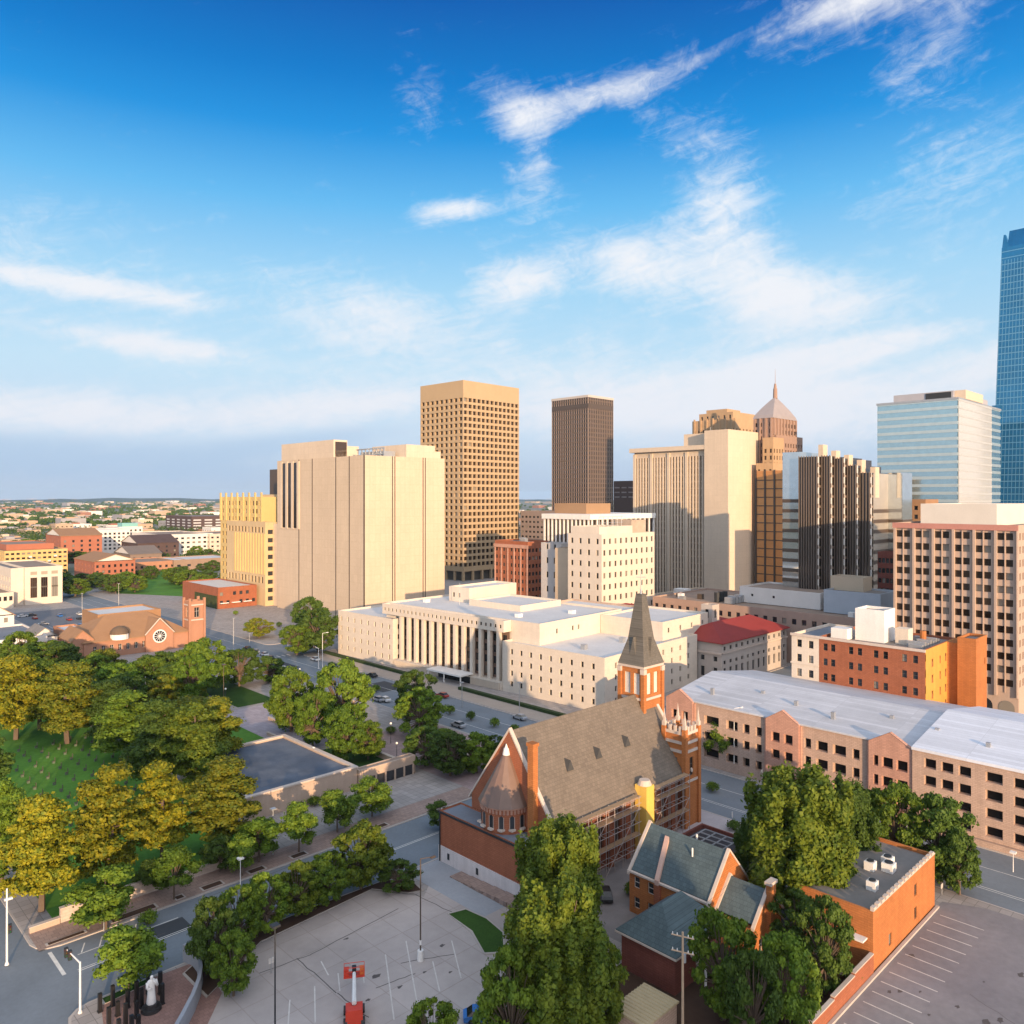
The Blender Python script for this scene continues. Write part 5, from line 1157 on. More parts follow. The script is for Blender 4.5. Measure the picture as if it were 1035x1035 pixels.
def g_roof(m, x0, x1, y0, y1, ze, zr, ax='x'):
    def f(B):
        b = MB(); b.gable(x0, x1, y0, y1, ze, zr, ax, .6, .3, 0)
        if ax == 'x':
            for x in (x0, x1): b.face([(x, y0, ze - .4), (x, y1, ze - .4), (x, (y0 + y1) / 2, zr - .1)], 1)
        else:
            for y in (y0, y1): b.face([(x0, y, ze - .4), (x1, y, ze - .4), ((x0 + x1) / 2, y, zr - .1)], 1)
        B.part('gable_roof', b, [m, WHITEB])
    return f
simple('red_apartments', 'red brick lofts with a peaked roof in front of the white apartment row', 173, 200, 593, 640, 15.5, REDB, None, 6, 7, 3, ww=1.6, wh=2, fh=3.9, extra=g_roof(BR2, 173, 200, 593, 640, 15.5, 20, 'y'))
simple('brick_row', 'long low salmon brick row at the end of the green park', 214, 262, 655, 700, 8.4, BRM, ROOFT, 6, 10, 3.2, ww=2, wh=2)
simple('gabled_brick_house', 'tall red brick house with a steep orange roof beside the yellow apartments', 205, 240, 800, 850, 25, REDB, None, 4, 5, 6, ww=2, wh=2.2, fh=4.2, extra=g_roof(BR2, 205, 240, 800, 850, 25, 31, 'x'))
simple('white_row', 'stepped white apartment row with square windows behind red brick roofs', 236, 300, 905, 945, 25.5, WHITEB, ROOFW, 8, 14, 4, ww=2.4, wh=2.2, fh=4)
simple('teal_topped_block', 'white block with a pale teal roof box behind the brick lofts', 300, 325, 940, 985, 27, WHITEB, ROOFW, 6, 5, 5, ww=2.2, wh=2, fh=4.2, extra=lambda B: B.box('roof_box', mat('teal panel', (0.2, 0.42, 0.4), 0.6, 0.1), 303, 320, 940.5, 956, 26.3, 31))
simple('dark_gable_house', 'dark brown gabled building between white apartments and brick lofts', 262, 300, 770, 815, 17, DKB, None, 4, 5, 4, ww=2, wh=2, fh=4, extra=g_roof(DKB, 262, 300, 770, 815, 17, 24, 'x'))
simple('brown_gable_house', 'grey brown peaked roof house left of the dark gabled building', 232, 258, 700, 740, 12, mat('grey brown cladding', (0.2, 0.15, 0.12), 0.85, 0.1), None, 4, 4, 3, ww=2, wh=2, fh=4, extra=g_roof(mat('grey shingle', (0.17, 0.14, 0.12), 0.85, 0.12), 232, 258, 700, 740, 12, 18, 'x'))
simple('white_apartments', 'white four storey apartments with vertical window strips near the park', 300, 352, 812, 900, 22.5, WHITEB, ROOFT, 12, 9, 3.4, ww=3, wh=2.0, fh=4.6)
simple('cream_apartments', 'cream apartment block with balconies beside the terracotta building', 346, 392, 806, 880, 22.0, mat('cream render', (0.56, 0.47, 0.38), 0.8, 0.08, 0.2), ROOFT, 8, 8, 3.4, ww=2.6, wh=1.9, fh=4.6)
simple('black_glass_block', 'black and white modern block standing beyond the white apartments', 560, 640, 1380, 1500, 27, DKB, ROOFG, 5, 4, 4, ww=14, wh=2.4, fh=5, gm=mat('pale strip panel', (0.5, 0.5, 0.52), 0.6, 0.1))
simple('flat_store', 'long flat white roofed store under the white apartments', 250, 300, 652, 690, 8.8, mat('tan brown wall', (0.27, 0.19, 0.14), 0.85, 0.1), ROOFW, 5, 6, 3, ww=3, wh=1.8)
simple('white_shed', 'white low shed with a grey roof beside the car park', 62, 76, 322, 345, 5.2, WHITEB, ROOFW, 4, 3, 2, ww=1.6, wh=1.4)
simple('white_hall', 'wide low white flat roofed hall left of the brown roofed church', 60, 84, 346, 385, 6.2, WHITEB, ROOFB, 8, 6, 2, ww=1.6, wh=1.8)
simple('brown_gable_hall', 'brown gabled hall at the very edge of the car park', 64, 82, 390, 425, 10, WHITEB, None, 3, 3, 3, ww=1.4, wh=2, extra=g_roof(BR2, 64, 82, 390, 425, 10, 16, 'y'))
simple('small_white_house', 'small white house with a dark pitched roof by the salmon church', 80, 89, 352, 366, 5, WHITEB, None, 2, 2, 1.5, ww=1.2, wh=1.6, extra=g_roof(ROOFG, 80, 89, 352, 366, 5, 8.5, 'y'))

OCC = [(100, 140, 480, 600), (125, 190, 660, 780), (165, 210, 570, 660), (205, 350, 640, 760), (195, 250, 790, 870), (225, 400, 760, 1000), (540, 660, 1360, 1520)]
PAL = [('cream', (0.52, 0.43, 0.32)), ('white', (0.62, 0.59, 0.55)), ('brick red', (0.28, 0.14, 0.10)), ('tan', (0.40, 0.30, 0.21)), ('grey', (0.30, 0.29, 0.30)), ('pale orange', (0.44, 0.29, 0.19))]
FARM = [mat('far wall ' + n, c, 0.85, 0.08, 0.1) for n, c in PAL]
FARR = [ROOFW, ROOFT, ROOFG, ROOFB, ROOFW, ROOFT]
rng = random.Random(11)
placed = []
def low_building(x, y, w, d, h, k, r):
    t = thing('low_building', 'low flat %s building in the spread of roofs reaching to the horizon' % PAL[k][0], 'building', (x, y, 0), 'low %s buildings toward the horizon' % PAL[k][0])
    B = Bld.__new__(Bld); B.r = t; B.w = []
    B.block(x - w / 2, x + w / 2, y - d / 2, y + d / 2, -.1, h, FARM[k], FARR[r], para=.6)
    if w * d > 900: B.box('roof_unit', FARM[(k + 1) % 6], x - w * .2, x + w * .1, y - d * .15, y + d * .1, h - .6, h + 2.5)
    if dep(x, y) < 1600:
        b = MB(); n = max(2, int(d / 7)); m = max(2, int(w / 7))
        for z in ([h * .35] if h < 8 else [h * .22, h * .58]):
            for q in range(n): yy = y - d / 2 + (q + .5) * d / n; b.box(x - w / 2 - .12, x - w / 2 - .01, yy - 1.2, yy + 1.2, z, z + 1.8)
            for q in range(m): xx = x - w / 2 + (q + .5) * w / m; b.box(xx - 1.2, xx + 1.2, y - d / 2 - .12, y - d / 2 - .01, z, z + 1.8)
        B.part('window_strip', b, G_BROWN)
for i in range(2600):
    if len(placed) > 230: break
    px = rng.uniform(-40, 262) if rng.random() < .86 else rng.uniform(520, 566)
    py = 504.5 + 52 * rng.random() ** 1.7
    x, y = at(px, py)
    s = 1 + dep(x, y) / 2500
    w, d, h = rng.uniform(12, 34) * s, rng.uniform(14, 46) * s, rng.choice((5, 6, 7, 8, 11, 14)) * (1 if s < 3 else 1.6)
    if dep(x, y) < 560 or any(a - w < x < b_ + w and c - d < y < e + d for a, b_, c, e in OCC): continue
    if any(abs(x - q[0]) < (w + q[2]) * .55 and abs(y - q[1]) < (d + q[3]) * .55 for q in placed): continue
    placed.append((x, y, w, d)); low_building(x, y, w, d, h, rng.choice((0, 1, 3, 2, 3, 4, 5, 4)), rng.randrange(6))

# ------------------------------------------------------------------ trees
LEAF_PINE = leafmat('pine needles', (0.32, 0.285, 0.016), (0.12, 0.16, 0.016))
LEAF_DEC = leafmat('broad leaves', (0.15, 0.22, 0.02), (0.075, 0.135, 0.016))
LEAF_COT = leafmat('cottonwood leaves', (0.15, 0.19, 0.018), (0.07, 0.115, 0.014))
LEAF_DK = leafmat('dark oak leaves', (0.09, 0.145, 0.022), (0.055, 0.10, 0.016))
LEAF_BR = leafmat('bright young leaves', (0.12, 0.20, 0.018), (0.07, 0.13, 0.014))
LEAF_GO = leafmat('yellowing leaves', (0.21, 0.205, 0.016), (0.09, 0.13, 0.015))
BARK = mat('grey brown bark', (0.13, 0.095, 0.07), 0.95, 0.2, 0.8)
def cards(clumps, leaf, seed, dens=1.0, name='crown'):
    r = np.random.RandomState(seed); C = []; Nn = []
    for (cx, cy, cz, rx, ry, rz, n) in clumps:
        n = int(n * dens * 1.75); v = r.normal(size=(n, 3)); v /= np.linalg.norm(v, axis=1)[:, None]
        v[:, 2] = np.where((v[:, 2] < -.35) & (r.rand(n) < .65), -v[:, 2], v[:, 2])
        rad = r.uniform(.4, 1.05, n) ** .55 * (1 + .55 * r.rand(n) ** 3.5); C.append(np.array([cx, cy, cz]) + v * np.array([rx, ry, rz]) * rad[:, None])
        q = v + r.normal(size=(n, 3)) * .48; Nn.append(q / np.linalg.norm(q, axis=1)[:, None])
    C = np.concatenate(C); Nn = np.concatenate(Nn); n = len(C)
    t = r.normal(size=(n, 3)); a = np.cross(Nn, t); a /= np.linalg.norm(a, axis=1)[:, None]; b = np.cross(Nn, a)
    s = (leaf * .74 * r.uniform(.5, 1.4, n))[:, None]; k = r.uniform(.5, .95, n)[:, None]
    V = np.stack([C - a * s, C - b * s * k, C + a * s, C + b * s * k], 1).reshape(-1, 3)
    me = bpy.data.meshes.new(name); me.vertices.add(4 * n); me.vertices.foreach_set('co', V.astype(np.float32).ravel())
    me.loops.add(4 * n); me.loops.foreach_set('vertex_index', np.arange(4 * n, dtype=np.int32))
    me.polygons.add(n); me.polygons.foreach_set('loop_start', np.arange(0, 4 * n, 4, dtype=np.int32)); me.polygons.foreach_set('loop_total', np.full(n, 4, np.int32))
    me.update(calc_edges=True); return me
def proto(kind, seed):
    """One tree shape: (crown mesh, trunk mesh, height, width)."""
    r = random.Random(seed); b = MB(); cl = []
    if kind == 'pine':                                            # open layered crown of flat cushions
        h, w = 14.0, 7.6; b.tube((0, 0, 0), (.2, .1, 6.5), .3, .22); b.tube((.2, .1, 6.5), (.1, 0, 13), .22, .06)
        for lv in range(9):
            z = 3.0 + 1.22 * lv; R_ = (w / 2 - .8) * (1 - abs(lv / 8 - .32) ** 1.4 * 1.15) * r.uniform(.85, 1.1)
            for q in range(4 if lv < 7 else 2):
                a = r.uniform(0, 6.28) if lv > 6 else lv * 1.1 + q * 1.57 + r.uniform(-.4, .4); d = R_ * r.uniform(.35, 1.0)
                zz = z + r.uniform(-.45, .45) + d * .10; x, y = d * math.cos(a), d * math.sin(a)
                b.tube((.15, .05, zz - .9), (x * .9, y * .9, zz - .1), .09, .03, 5)
                s = r.uniform(.8, 1.35); cl.append((x, y, zz, s * 1.15, s * 1.15, s * .6, 200 * s * s))
                for e in range(2): aa = r.uniform(0, 6.28); cl.append((x + s * .9 * math.cos(aa), y + s * .9 * math.sin(aa), zz + r.uniform(-.2, .4), s * .6, s * .6, s * .38, 70 * s * s))
        cl.append((.1, 0, 13.2, 1.0, 1.0, .8, 220)); leaf = .24
    elif kind == 'cotton':                                        # tall crown of upright plumes
        h, w = 18.0, 12.0; b.tube((0, 0, 0), (.2, 0, 6), .5, .38)
        for q in range(48):
            a = q * 2.4 + r.uniform(-.3, .3); f = (q + .5) / 48; d = (w / 2 - .6) * math.sqrt(f) * r.uniform(.68, 1.12)
            top = 18.0 - 4.2 * (d / (w / 2)) ** 3.0 - r.uniform(0, 4.6); s = r.uniform(.5, 1.05)
            hz = r.uniform(1.3, 2.6); x, y = d * math.cos(a), d * math.sin(a); zz = top - hz
            b.tube((.2, 0, 5), (x * .8, y * .8, zz), .16, .05, 5); lv = 0
            while zz > 2.2 and (d > w * .22 or lv < 2):
                cl.append((x + r.uniform(-.5, .5), y + r.uniform(-.5, .5), zz, s, s, hz, 250 * s * hz)); lv += 1
                zz -= hz * r.uniform(1.5, 2.3); s = r.uniform(.7, 1.25); hz = r.uniform(1.0, 2.0); x *= r.uniform(.92, 1.06); y *= r.uniform(.92, 1.06)
        leaf = .3
    elif kind == 'oak':                                           # broad rounded crown, clumped
        h, w = 10.0, 9.5; b.tube((0, 0, 0), (.1, .05, 3.2), .28, .22)
        gap = r.uniform(0, 6.28)
        for q in range(84):
            u = r.uniform(-.95, 1); a = q * 2.4 + r.uniform(-.4, .4); rr = math.sqrt(max(0, 1 - abs(u) ** 2.4)) * r.uniform(.6, 1.06)
            x, y, z = rr * (w / 2 - .7) * math.cos(a), rr * (w / 2 - .7) * math.sin(a), 5.0 + u * 4.0 + r.uniform(-.3, .3); s = r.uniform(.35, .98)
            if math.cos(a - gap) > .93 and r.random() < .6: continue
            b.tube((.1, .05, 3.0), (x * .85, y * .85, z - .3), .12, .035, 5); cl.append((x, y, z, s * 1.1, s * 1.1, s * .8, 260 * s * s))
        leaf = .27
    elif kind == 'young':                                         # small loose street tree
        h, w = 6.0, 5.2; b.tube((0, 0, 0), (.05, 0, 2.2), .11, .08)
        for q in range(26):
            u = r.uniform(-.85, 1); a = q * 2.4; rr = math.sqrt(max(0, 1 - u * u)) * r.uniform(.5, 1.05)
            x, y, z = rr * 2.0 * math.cos(a), rr * 2.0 * math.sin(a), 3.4 + u * 2.1; s = r.uniform(.4, .85)
            b.tube((.05, 0, 2.0), (x * .9, y * .9, z), .05, .02, 4); cl.append((x, y, z, s, s, s * .85, 300 * s))
        leaf = .19
    else:                                                         # shrub
        h, w = 1.6, 2.4
        for q in range(9):
            a = q * 2.4; d = .75 * math.sqrt(q / 9); x, y = d * math.cos(a), d * math.sin(a); b.tube((0, 0, 0), (x, y, .7), .04, .02, 4); cl.append((x, y, .85 - .3 * d, .5, .5, .5, 90))
        leaf = .12
    return cards(cl, leaf, seed), b, h, w
PROTO = {}
def get_proto(kind, v, lm):
    key = (kind, v, lm.name)
    if key not in PROTO:
        if (kind, v) not in PROTO: PROTO[(kind, v)] = proto(kind, 100 * v + 17 + len(kind))
        me, b, h, w = PROTO[(kind, v)]
        co = np.empty(len(me.vertices) * 3, np.float32); me.vertices.foreach_get('co', co); co = co.reshape(-1, 3)
        h = float(np.percentile(co[:, 2], 99.97)); w = 2 * float(np.percentile(np.hypot(co[:, 0], co[:, 1]), 98.5))
        me = me.copy(); me.materials.append(lm)
        root = bpy.data.objects.new('tree', None); COL.objects.link(root)
        tr = b.build('trunk', BARK); tr.parent = root; tr.location = (0, 0, 0)
        cr = bpy.data.objects.new('crown', me); COL.objects.link(cr); cr.parent = root
        PROTO[key] = [root, tr, cr, h, w, False]
    return PROTO[key]
TRNG = random.Random(5)
def plant(name, x, y, h, w, kind, lm, label, cat='tree', group=None, z=0.12):
    P = get_proto(kind, TRNG.randrange({'pine': 4, 'cotton': 3, 'oak': 4, 'young': 3, 'bush': 2}[kind]), lm)
    if not P[5]: root = P[0]; P[5] = True
    else:
        root = P[0].copy(); COL.objects.link(root)
        for ch in (P[1], P[2]):
            c = ch.copy(); COL.objects.link(c); c.parent = root
    root.name = name; root.location = (x, y, z); root.rotation_euler = (0, 0, TRNG.uniform(0, 6.28)); root.scale = (w / P[4], w / P[4], h / P[3])
    root['label'] = label; root['category'] = cat
    if group: root['group'] = group
    elif 'group' in root: del root['group']
    return root
def tree(name, px, base, top, wpx, kind, lm, label, group=None):
    x, y = at(px, base); d = dep(x, y); x += FX * 0; k = d / F
    return plant(name, x, y, (base - top) * k * 1.02, wpx * k, kind, lm, label, 'tree', group)
PI, DE, CO, DK_, BRL, GO = LEAF_PINE, LEAF_DEC, LEAF_COT, LEAF_DK, LEAF_BR, LEAF_GO
TREES = [
 ('pine_tree', 42, 922, 806, 78, 'pine', PI, 'golden lit pine at the street corner behind the low stone wall'),
 ('pine_tree', 110, 898, 777, 76, 'pine', PI, 'tallest golden pine with an open layered crown by the lawn'),
 ('pine_tree', 164, 872, 773, 60, 'pine', PI, 'golden pine between the tallest pine and the dark roofed plaza building'),
 ('pine_tree', 222, 860, 768, 74, 'pine', GO, 'broad olive gold pine against the plaza building wall'),
 ('pine_tree', 196, 805, 712, 66, 'pine', CO, 'golden green pine rising behind the broad pine by the plaza building'),
 ('pine_tree', 160, 800, 708, 62, 'pine', DK_, 'dark green pine on the lawn edge behind the golden pines'),
 ('pine_tree', 216, 780, 706, 54, 'pine', GO, 'rusty gold pine beside the plaza steps'),
 ('pine_tree', 68, 752, 672, 66, 'pine', GO, 'yellow green pine on the far edge of the lawn'),
 ('pine_tree', 16, 748, 664, 60, 'pine', PI, 'golden pine cropped by the edge above the lawn'),
 ('pine_tree', 40, 738, 668, 56, 'pine', DE, 'olive green pine between two yellow pines above the lawn'),
 ('pine_tree', 112, 752, 690, 52, 'pine', DK_, 'dark blue green pine at the corner of the lawn'),
 ('pine_tree', 128, 770, 700, 66, 'pine', DE, 'green pine with flat layered boughs over the pool'),
 ('pine_tree', -14, 812, 735, 50, 'pine', DK_, 'dark pine at the near edge of the lawn'),
 ('pine_tree', 2, 900, 792, 58, 'pine', DE, 'green pine behind the corner signal pole'),
 ('pine_tree', 190, 762, 705, 60, 'pine', GO, 'low orange gold pine crown beside the flagpoles'),
 ('broadleaf_tree', 118, 716, 672, 56, 'oak', BRL, 'bright green broadleaf tree before the salmon church'),
 ('broadleaf_tree', 205, 705, 646, 58, 'oak', DE, 'rounded green tree below the square bell tower'),
 ('broadleaf_tree', 195, 716, 664, 44, 'oak', BRL, 'lighter green tree standing on the grass by the stone slab'),
 ('broadleaf_tree', 242, 694, 656, 42, 'oak', DK_, 'dark green tree between bell tower and intersection'),
 ('broadleaf_tree', 272, 690, 664, 36, 'oak', DK_, 'low dark tree at the intersection corner'),
 ('broadleaf_tree', 294, 740, 676, 50, 'oak', DE, 'yellow green tree beside the lilac plaza'),
 ('broadleaf_tree', 346, 742, 668, 62, 'oak', DE, 'large dense green tree in front of the courthouse end'),
 ('broadleaf_tree', 316, 756, 698, 40, 'oak', BRL, 'slim green tree below the yellow green plaza tree'),
 ('broadleaf_tree', 350, 772, 712, 44, 'oak', BRL, 'bright green tree on the small grass square'),
 ('broadleaf_tree', 372, 768, 730, 36, 'oak', DE, 'small round tree behind the plaza building corner'),
 ('broadleaf_tree', 420, 726, 678, 44, 'oak', DK_, 'dark green tree across the street from the courthouse columns'),
 ('broadleaf_tree', 424, 744, 696, 52, 'oak', DE, 'spreading green tree in front of the courthouse entrance canopy'),
 ('broadleaf_tree', 312, 645, 604, 36, 'oak', DK_, 'dark rounded tree at the foot of the beige block'),
 ('broadleaf_tree', 322, 660, 616, 48, 'oak', DK_, 'wide dark tree beside the courthouse end wall'),
 ('broadleaf_tree', 300, 662, 632, 34, 'oak', DE, 'green tree by the street in front of the beige block'),
 ('broadleaf_tree', 262, 645, 625, 30, 'oak', GO, 'small olive tree near the red brick building'),
 ('broadleaf_tree', 430, 775, 735, 46, 'oak', DK_, 'first dark tree of the clump beside the church street'),
 ('broadleaf_tree', 455, 785, 742, 46, 'oak', DK_, 'second dark tree in the clump beside the church street'),
 ('broadleaf_tree', 482, 782, 742, 42, 'oak', DE, 'green tree of the clump nearest the church gable'),
 ('broadleaf_tree', 446, 770, 738, 44, 'oak', DE, 'rear tree of the clump beside the church street'),
 ('broadleaf_tree', 500, 772, 745, 30, 'oak', DK_, 'small dark tree touching the church gable'),
 ('street_tree', 445, 838, 812, 30, 'young', DK_, 'small dark tree at the corner of the church annex'),
 ('street_tree', 107, 940, 880, 66, 'young', DE, 'spreading street tree in a bed below the stone wall'),
 ('street_tree', 176, 910, 856, 48, 'young', BRL, 'bright green young tree lit from above on the sidewalk'),
 ('street_tree', 152, 902, 872, 34, 'young', DK_, 'small dark young tree beside the bright street tree'),
 ('street_tree', 222, 882, 848, 40, 'young', DK_, 'dark young tree on the sidewalk below the broad pine'),
 ('street_tree', 262, 872, 826, 46, 'young', BRL, 'green street tree in front of the plaza building wall'),
 ('street_tree', 302, 862, 814, 44, 'young', DE, 'street tree halfway along the plaza building wall'),
 ('street_tree', 341, 842, 798, 42, 'young', DE, 'street tree near the far corner of the plaza building'),
 ('street_tree', 376, 826, 788, 42, 'young', DE, 'last street tree beside the plaza building ramp'),
 ('street_tree', 245, 886, 846, 34, 'young', DE, 'thin street tree between two fuller ones on the sidewalk'),
 ('street_tree', 131, 1000, 938, 64, 'young', DE, 'flat topped tree standing by the statue garden'),
 ('hedge_tree', 365, 900, 831, 60, 'oak', CO, 'tallest leafy tree at the end of the car park hedge row'),
 ('hedge_tree', 330, 915, 864, 50, 'oak', DE, 'second leafy tree in the car park hedge row'),
 ('hedge_tree', 300, 928, 874, 48, 'oak', CO, 'third leafy tree in the car park hedge row'),
 ('hedge_tree', 268, 944, 884, 48, 'oak', DE, 'fourth leafy tree in the car park hedge row'),
 ('hedge_tree', 240, 962, 900, 48, 'oak', DE, 'fifth leafy tree of the hedge row, beside the road'),
 ('hedge_tree', 216, 990, 908, 52, 'oak', DK_, 'dark leafy tree at the near end of the hedge row'),
 ('hedge_tree', 236, 1008, 942, 46, 'oak', DE, 'low leafy tree overhanging the curb of the concrete car park'),
 ('hedge_tree', 403, 900, 872, 42, 'oak', DK_, 'dark purple green tree in the bed by the tall lamp'),
 ('cottonwood_tree', 562, 1058, 894, 108, 'cotton', CO, 'large golden green cottonwood in front of the church side'),
 ('cottonwood_tree', 564, 968, 832, 84, 'cotton', CO, 'tall cottonwood behind the largest cottonwood'),
 ('cottonwood_tree', 516, 1085, 962, 70, 'oak', DE, 'lower leafy tree at the foot of the large cottonwood'),
 ('cottonwood_tree', 604, 1046, 946, 58, 'oak', CO, 'lit leafy tree beside the rectory garage'),
 ('cottonwood_tree', 806, 930, 780, 104, 'cotton', CO, 'large sunlit tree between the rectory and the parking garage'),
 ('cottonwood_tree', 852, 900, 790, 64, 'cotton', DK_, 'dark tree pressed behind the large sunlit tree'),
 ('cottonwood_tree', 762, 905, 830, 40, 'cotton', DK_, 'dark narrow tree beside the parish hall'),
 ('broadleaf_tree', 905, 882, 794, 66, 'oak', DE, 'round green tree behind the flat roofed brick building'),
 ('broadleaf_tree', 950, 892, 806, 66, 'oak', DK_, 'dark green tree at the end of the orange wall'),
 ('broadleaf_tree', 880, 875, 800, 50, 'oak', DK_, 'dark tree between the sunlit tree and the garage'),
 ('broadleaf_tree', 970, 905, 840, 40, 'oak', DK_, 'smaller dark tree leaning over the orange wall end'),
 ('broadleaf_tree', 732, 1032, 922, 70, 'oak', DE, 'dense green tree in front of the rectory chimney'),
 ('broadleaf_tree', 792, 1062, 946, 76, 'oak', DE, 'dense green tree beside the brick garden wall'),
 ('broadleaf_tree', 834, 1006, 908, 54, 'oak', DK_, 'dark ivy green tree by the awning of the flat roofed building'),
 ('broadleaf_tree', 806, 972, 902, 56, 'oak', DK_, 'deep green tree in the shade between rectory and brick building'),
 ('broadleaf_tree', 762, 1075, 960, 60, 'oak', DK_, 'low dark tree at the bottom edge near the garden wall'),
 ('broadleaf_tree', 436, 1085, 1016, 56, 'oak', DE, 'treetop poking up at the bottom edge of the car park'),
 ('street_tree', 727, 776, 732, 30, 'young', DE, 'young tree on the sidewalk in front of the garage gable'),
 ('street_tree', 754, 780, 748, 24, 'young', DE, 'small young tree beside the garage lamp post'),
 ('street_tree', 852, 806, 772, 24, 'young', GO, 'yellowish young tree by the middle garage bay'),
 ('street_tree', 822, 800, 768, 26, 'young', DE, 'thin young tree before the dark garage openings'),
]
for a in TREES: tree(*a)
rg = random.Random(21)
for i in range(26):                                               # the grove between the lawn and the brown roofed church
    px = 2 + 7.2 * i + rg.uniform(-6, 6); base = (706 if 55 < px else 694) + rg.uniform(-12, 22); hpx = rg.uniform(28, 44)
    tree('grove_tree', px, base, base - hpx, rg.uniform(40, 58), 'oak', *rg.choice(((DK_, 'dark green broadleaf tree in the dense grove between the lawn and the brown roofed church'), (DE, 'mid green broadleaf tree in the dense grove between the lawn and the brown roofed church'), (DK_, 'dark green broadleaf tree in the dense grove between the lawn and the brown roofed church'), (GO, 'yellowish broadleaf tree in the dense grove between the lawn and the brown roofed church'))), 'grove trees before the church')
for i in range(16):
    px = rg.uniform(20, 250); base = rg.uniform(596, 640)
    if 60 < px < 215 and base > 606: base = rg.uniform(590, 603)
    tree('park_tree', px, base, base - rg.uniform(12, 20), rg.uniform(20, 32), 'oak', rg.choice((DK_, DK_, DE)), 'rounded dark tree in the park strip near the car park and the red brick building', 'park strip trees')
for px, base in ((238, 622), (250, 634), (268, 640), (282, 634), (292, 648), (335, 676), (352, 684), (362, 690), (380, 700), (455, 722), (476, 728), (500, 735), (520, 742), (560, 744), (585, 742)):
    x, y = at(px, base)
    plant('shrub', x, y, 2.6, 3.0, 'bush', rg.choice((DK_, DE)), 'clipped dark shrub beside the courthouse walls and the street', 'shrub', 'shrubs by the courthouse')
for px, base in ((318, 815), (150, 935), (395, 742), (345, 790), (640, 905), (655, 915), (770, 990), (722, 990), (860, 992), (870, 970), (742, 840), (720, 800), (1000, 705), (1022, 708), (985, 704)):
    x, y = at(px, base)
    plant('shrub', x, y, 2.0, 3.0, 'bush', rg.choice((DK_, DE, BRL)), 'low leafy shrub in a bed by a wall', 'shrub', 'low shrubs by walls')
sheet('lawn', [at(*p) for p in ((118, 600), (185, 603), (214, 580), (140, 570))], .172, LAWN)
for i in range(46):
    px, base = rg.uniform(-5, 232), rg.uniform(556, 600)
    if px < 66 and base > 584 or 70 < px < 120 and base > 596: base = rg.uniform(560, 580)
    x, y = at(px, base)
    if any(a_ - 6 < x < b_ + 6 and c_ - 6 < y < e_ + 6 for a_, b_, c_, e_ in ((96, 131, 495, 580), (136, 178, 676, 760), (173, 200, 593, 640), (214, 262, 655, 700), (205, 240, 800, 850), (250, 300, 652, 690), (262, 300, 770, 815), (232, 258, 700, 740), (300, 392, 806, 900))): continue
    tree('town_tree', px, base, base - rg.uniform(8, 14), rg.uniform(13, 24), 'oak', rg.choice((DK_, DE, DK_)), 'small round tree among the apartments and car parks of the low town', 'trees in the low town')
q = MB(); q.box(158.4, 159.8, 131.5, 186, .1, 1.0); q.box(158.4, 159.8, 207, 266, .1, 1.0)
hd = q.build('hedge', mat('clipped hedge', (0.03, 0.05, 0.015), 0.9, 0.3, 1.2, fine=.3)); tag(hd, 'low clipped hedge strip along the front of the courthouse', 'hedge')

# far-off woods: thousands of crowns that read as one dark belt
r_ = np.random.RandomState(3); C = []
while len(C) < 5200:
    px = r_.uniform(-160, 300) if r_.rand() < .8 else r_.uniform(500, 1100)
    py = 503.6 + 66 * r_.rand() ** 2.3; x, y = at(px, py); d = dep(x, y)
    if d < 620 or d > 12500: continue
    s = 3.2 + r_.rand() * 2.8 + d / 1400
    if any(a - 4 < x < b_ + 4 and c - 4 < y < e + 4 for a, b_, c, e in ((110, 129, 500, 560), (136, 178, 676, 760), (173, 200, 593, 640), (214, 262, 655, 700), (236, 352, 770, 985), (346, 392, 806, 880))): continue
    if any(abs(x - q[0]) < q[2] * .5 + s and abs(y - q[1]) < q[3] * .5 + s for q in placed): continue
    C.append((x, y, s * .62, s, s, s * .72, 20))
me = cards([c for c in C if dep(c[0], c[1]) < 1500], 1.5, 4, name='distant_woods'); me.materials.append(LEAF_DK)
V = [c for c in C if dep(c[0], c[1]) >= 1500]
o = bpy.data.objects.new('distant_woods', me); COL.objects.link(o); o['kind'] = 'stuff'
bigs = cards(V, 4.5, 5, name='far_woods'); bigs.materials.append(LEAF_DK); o2 = bpy.data.objects.new('far_woods', bigs); COL.objects.link(o2); o2['kind'] = 'stuff'
# low blue hills along the horizon
b = MB(); hr = random.Random(9); prev = None
for k in range(-60, 61):
    a = VA + R(k * 1.0); rr = 13000; z = 38 + 14 * math.sin(k * .31) + hr.uniform(-8, 8)
    cur = (rr * math.cos(a), rr * math.sin(a), z)
    if prev:
        (xa, ya, za), (xb, yb, zb) = prev, cur; s_ = 1.12
        b.face([(xb * .94, yb * .94, -3), (xa * .94, ya * .94, -3), (xa, ya, za), (xb, yb, zb)]); b.face([(xb, yb, zb), (xa, ya, za), (xa * s_, ya * s_, -3), (xb * s_, yb * s_, -3)])
    prev = cur
structure('hills', b, mat('far wooded hills', (0.05, 0.065, 0.06), 0.95, 0.2, 0.0006))

# evening haze over the town
hz = MB(); hz.box(-20500, 20500, -20500, 20500, -4.5, 262)
hm = bpy.data.materials.new('evening haze'); hm.use_nodes = True; t = hm.node_tree; t.nodes.remove(t.nodes['Principled BSDF'])
pv = t.nodes.new('ShaderNodeVolumePrincipled'); pv.inputs['Color'].default_value = (0.50, 0.74, 1.0, 1); pv.inputs['Density'].default_value = 0.000028; pv.inputs['Anisotropy'].default_value = 0.0
t.links.new(pv.outputs[0], t.nodes['Material Output'].inputs['Volume'])
hz.build('haze', hm, kind='stuff')

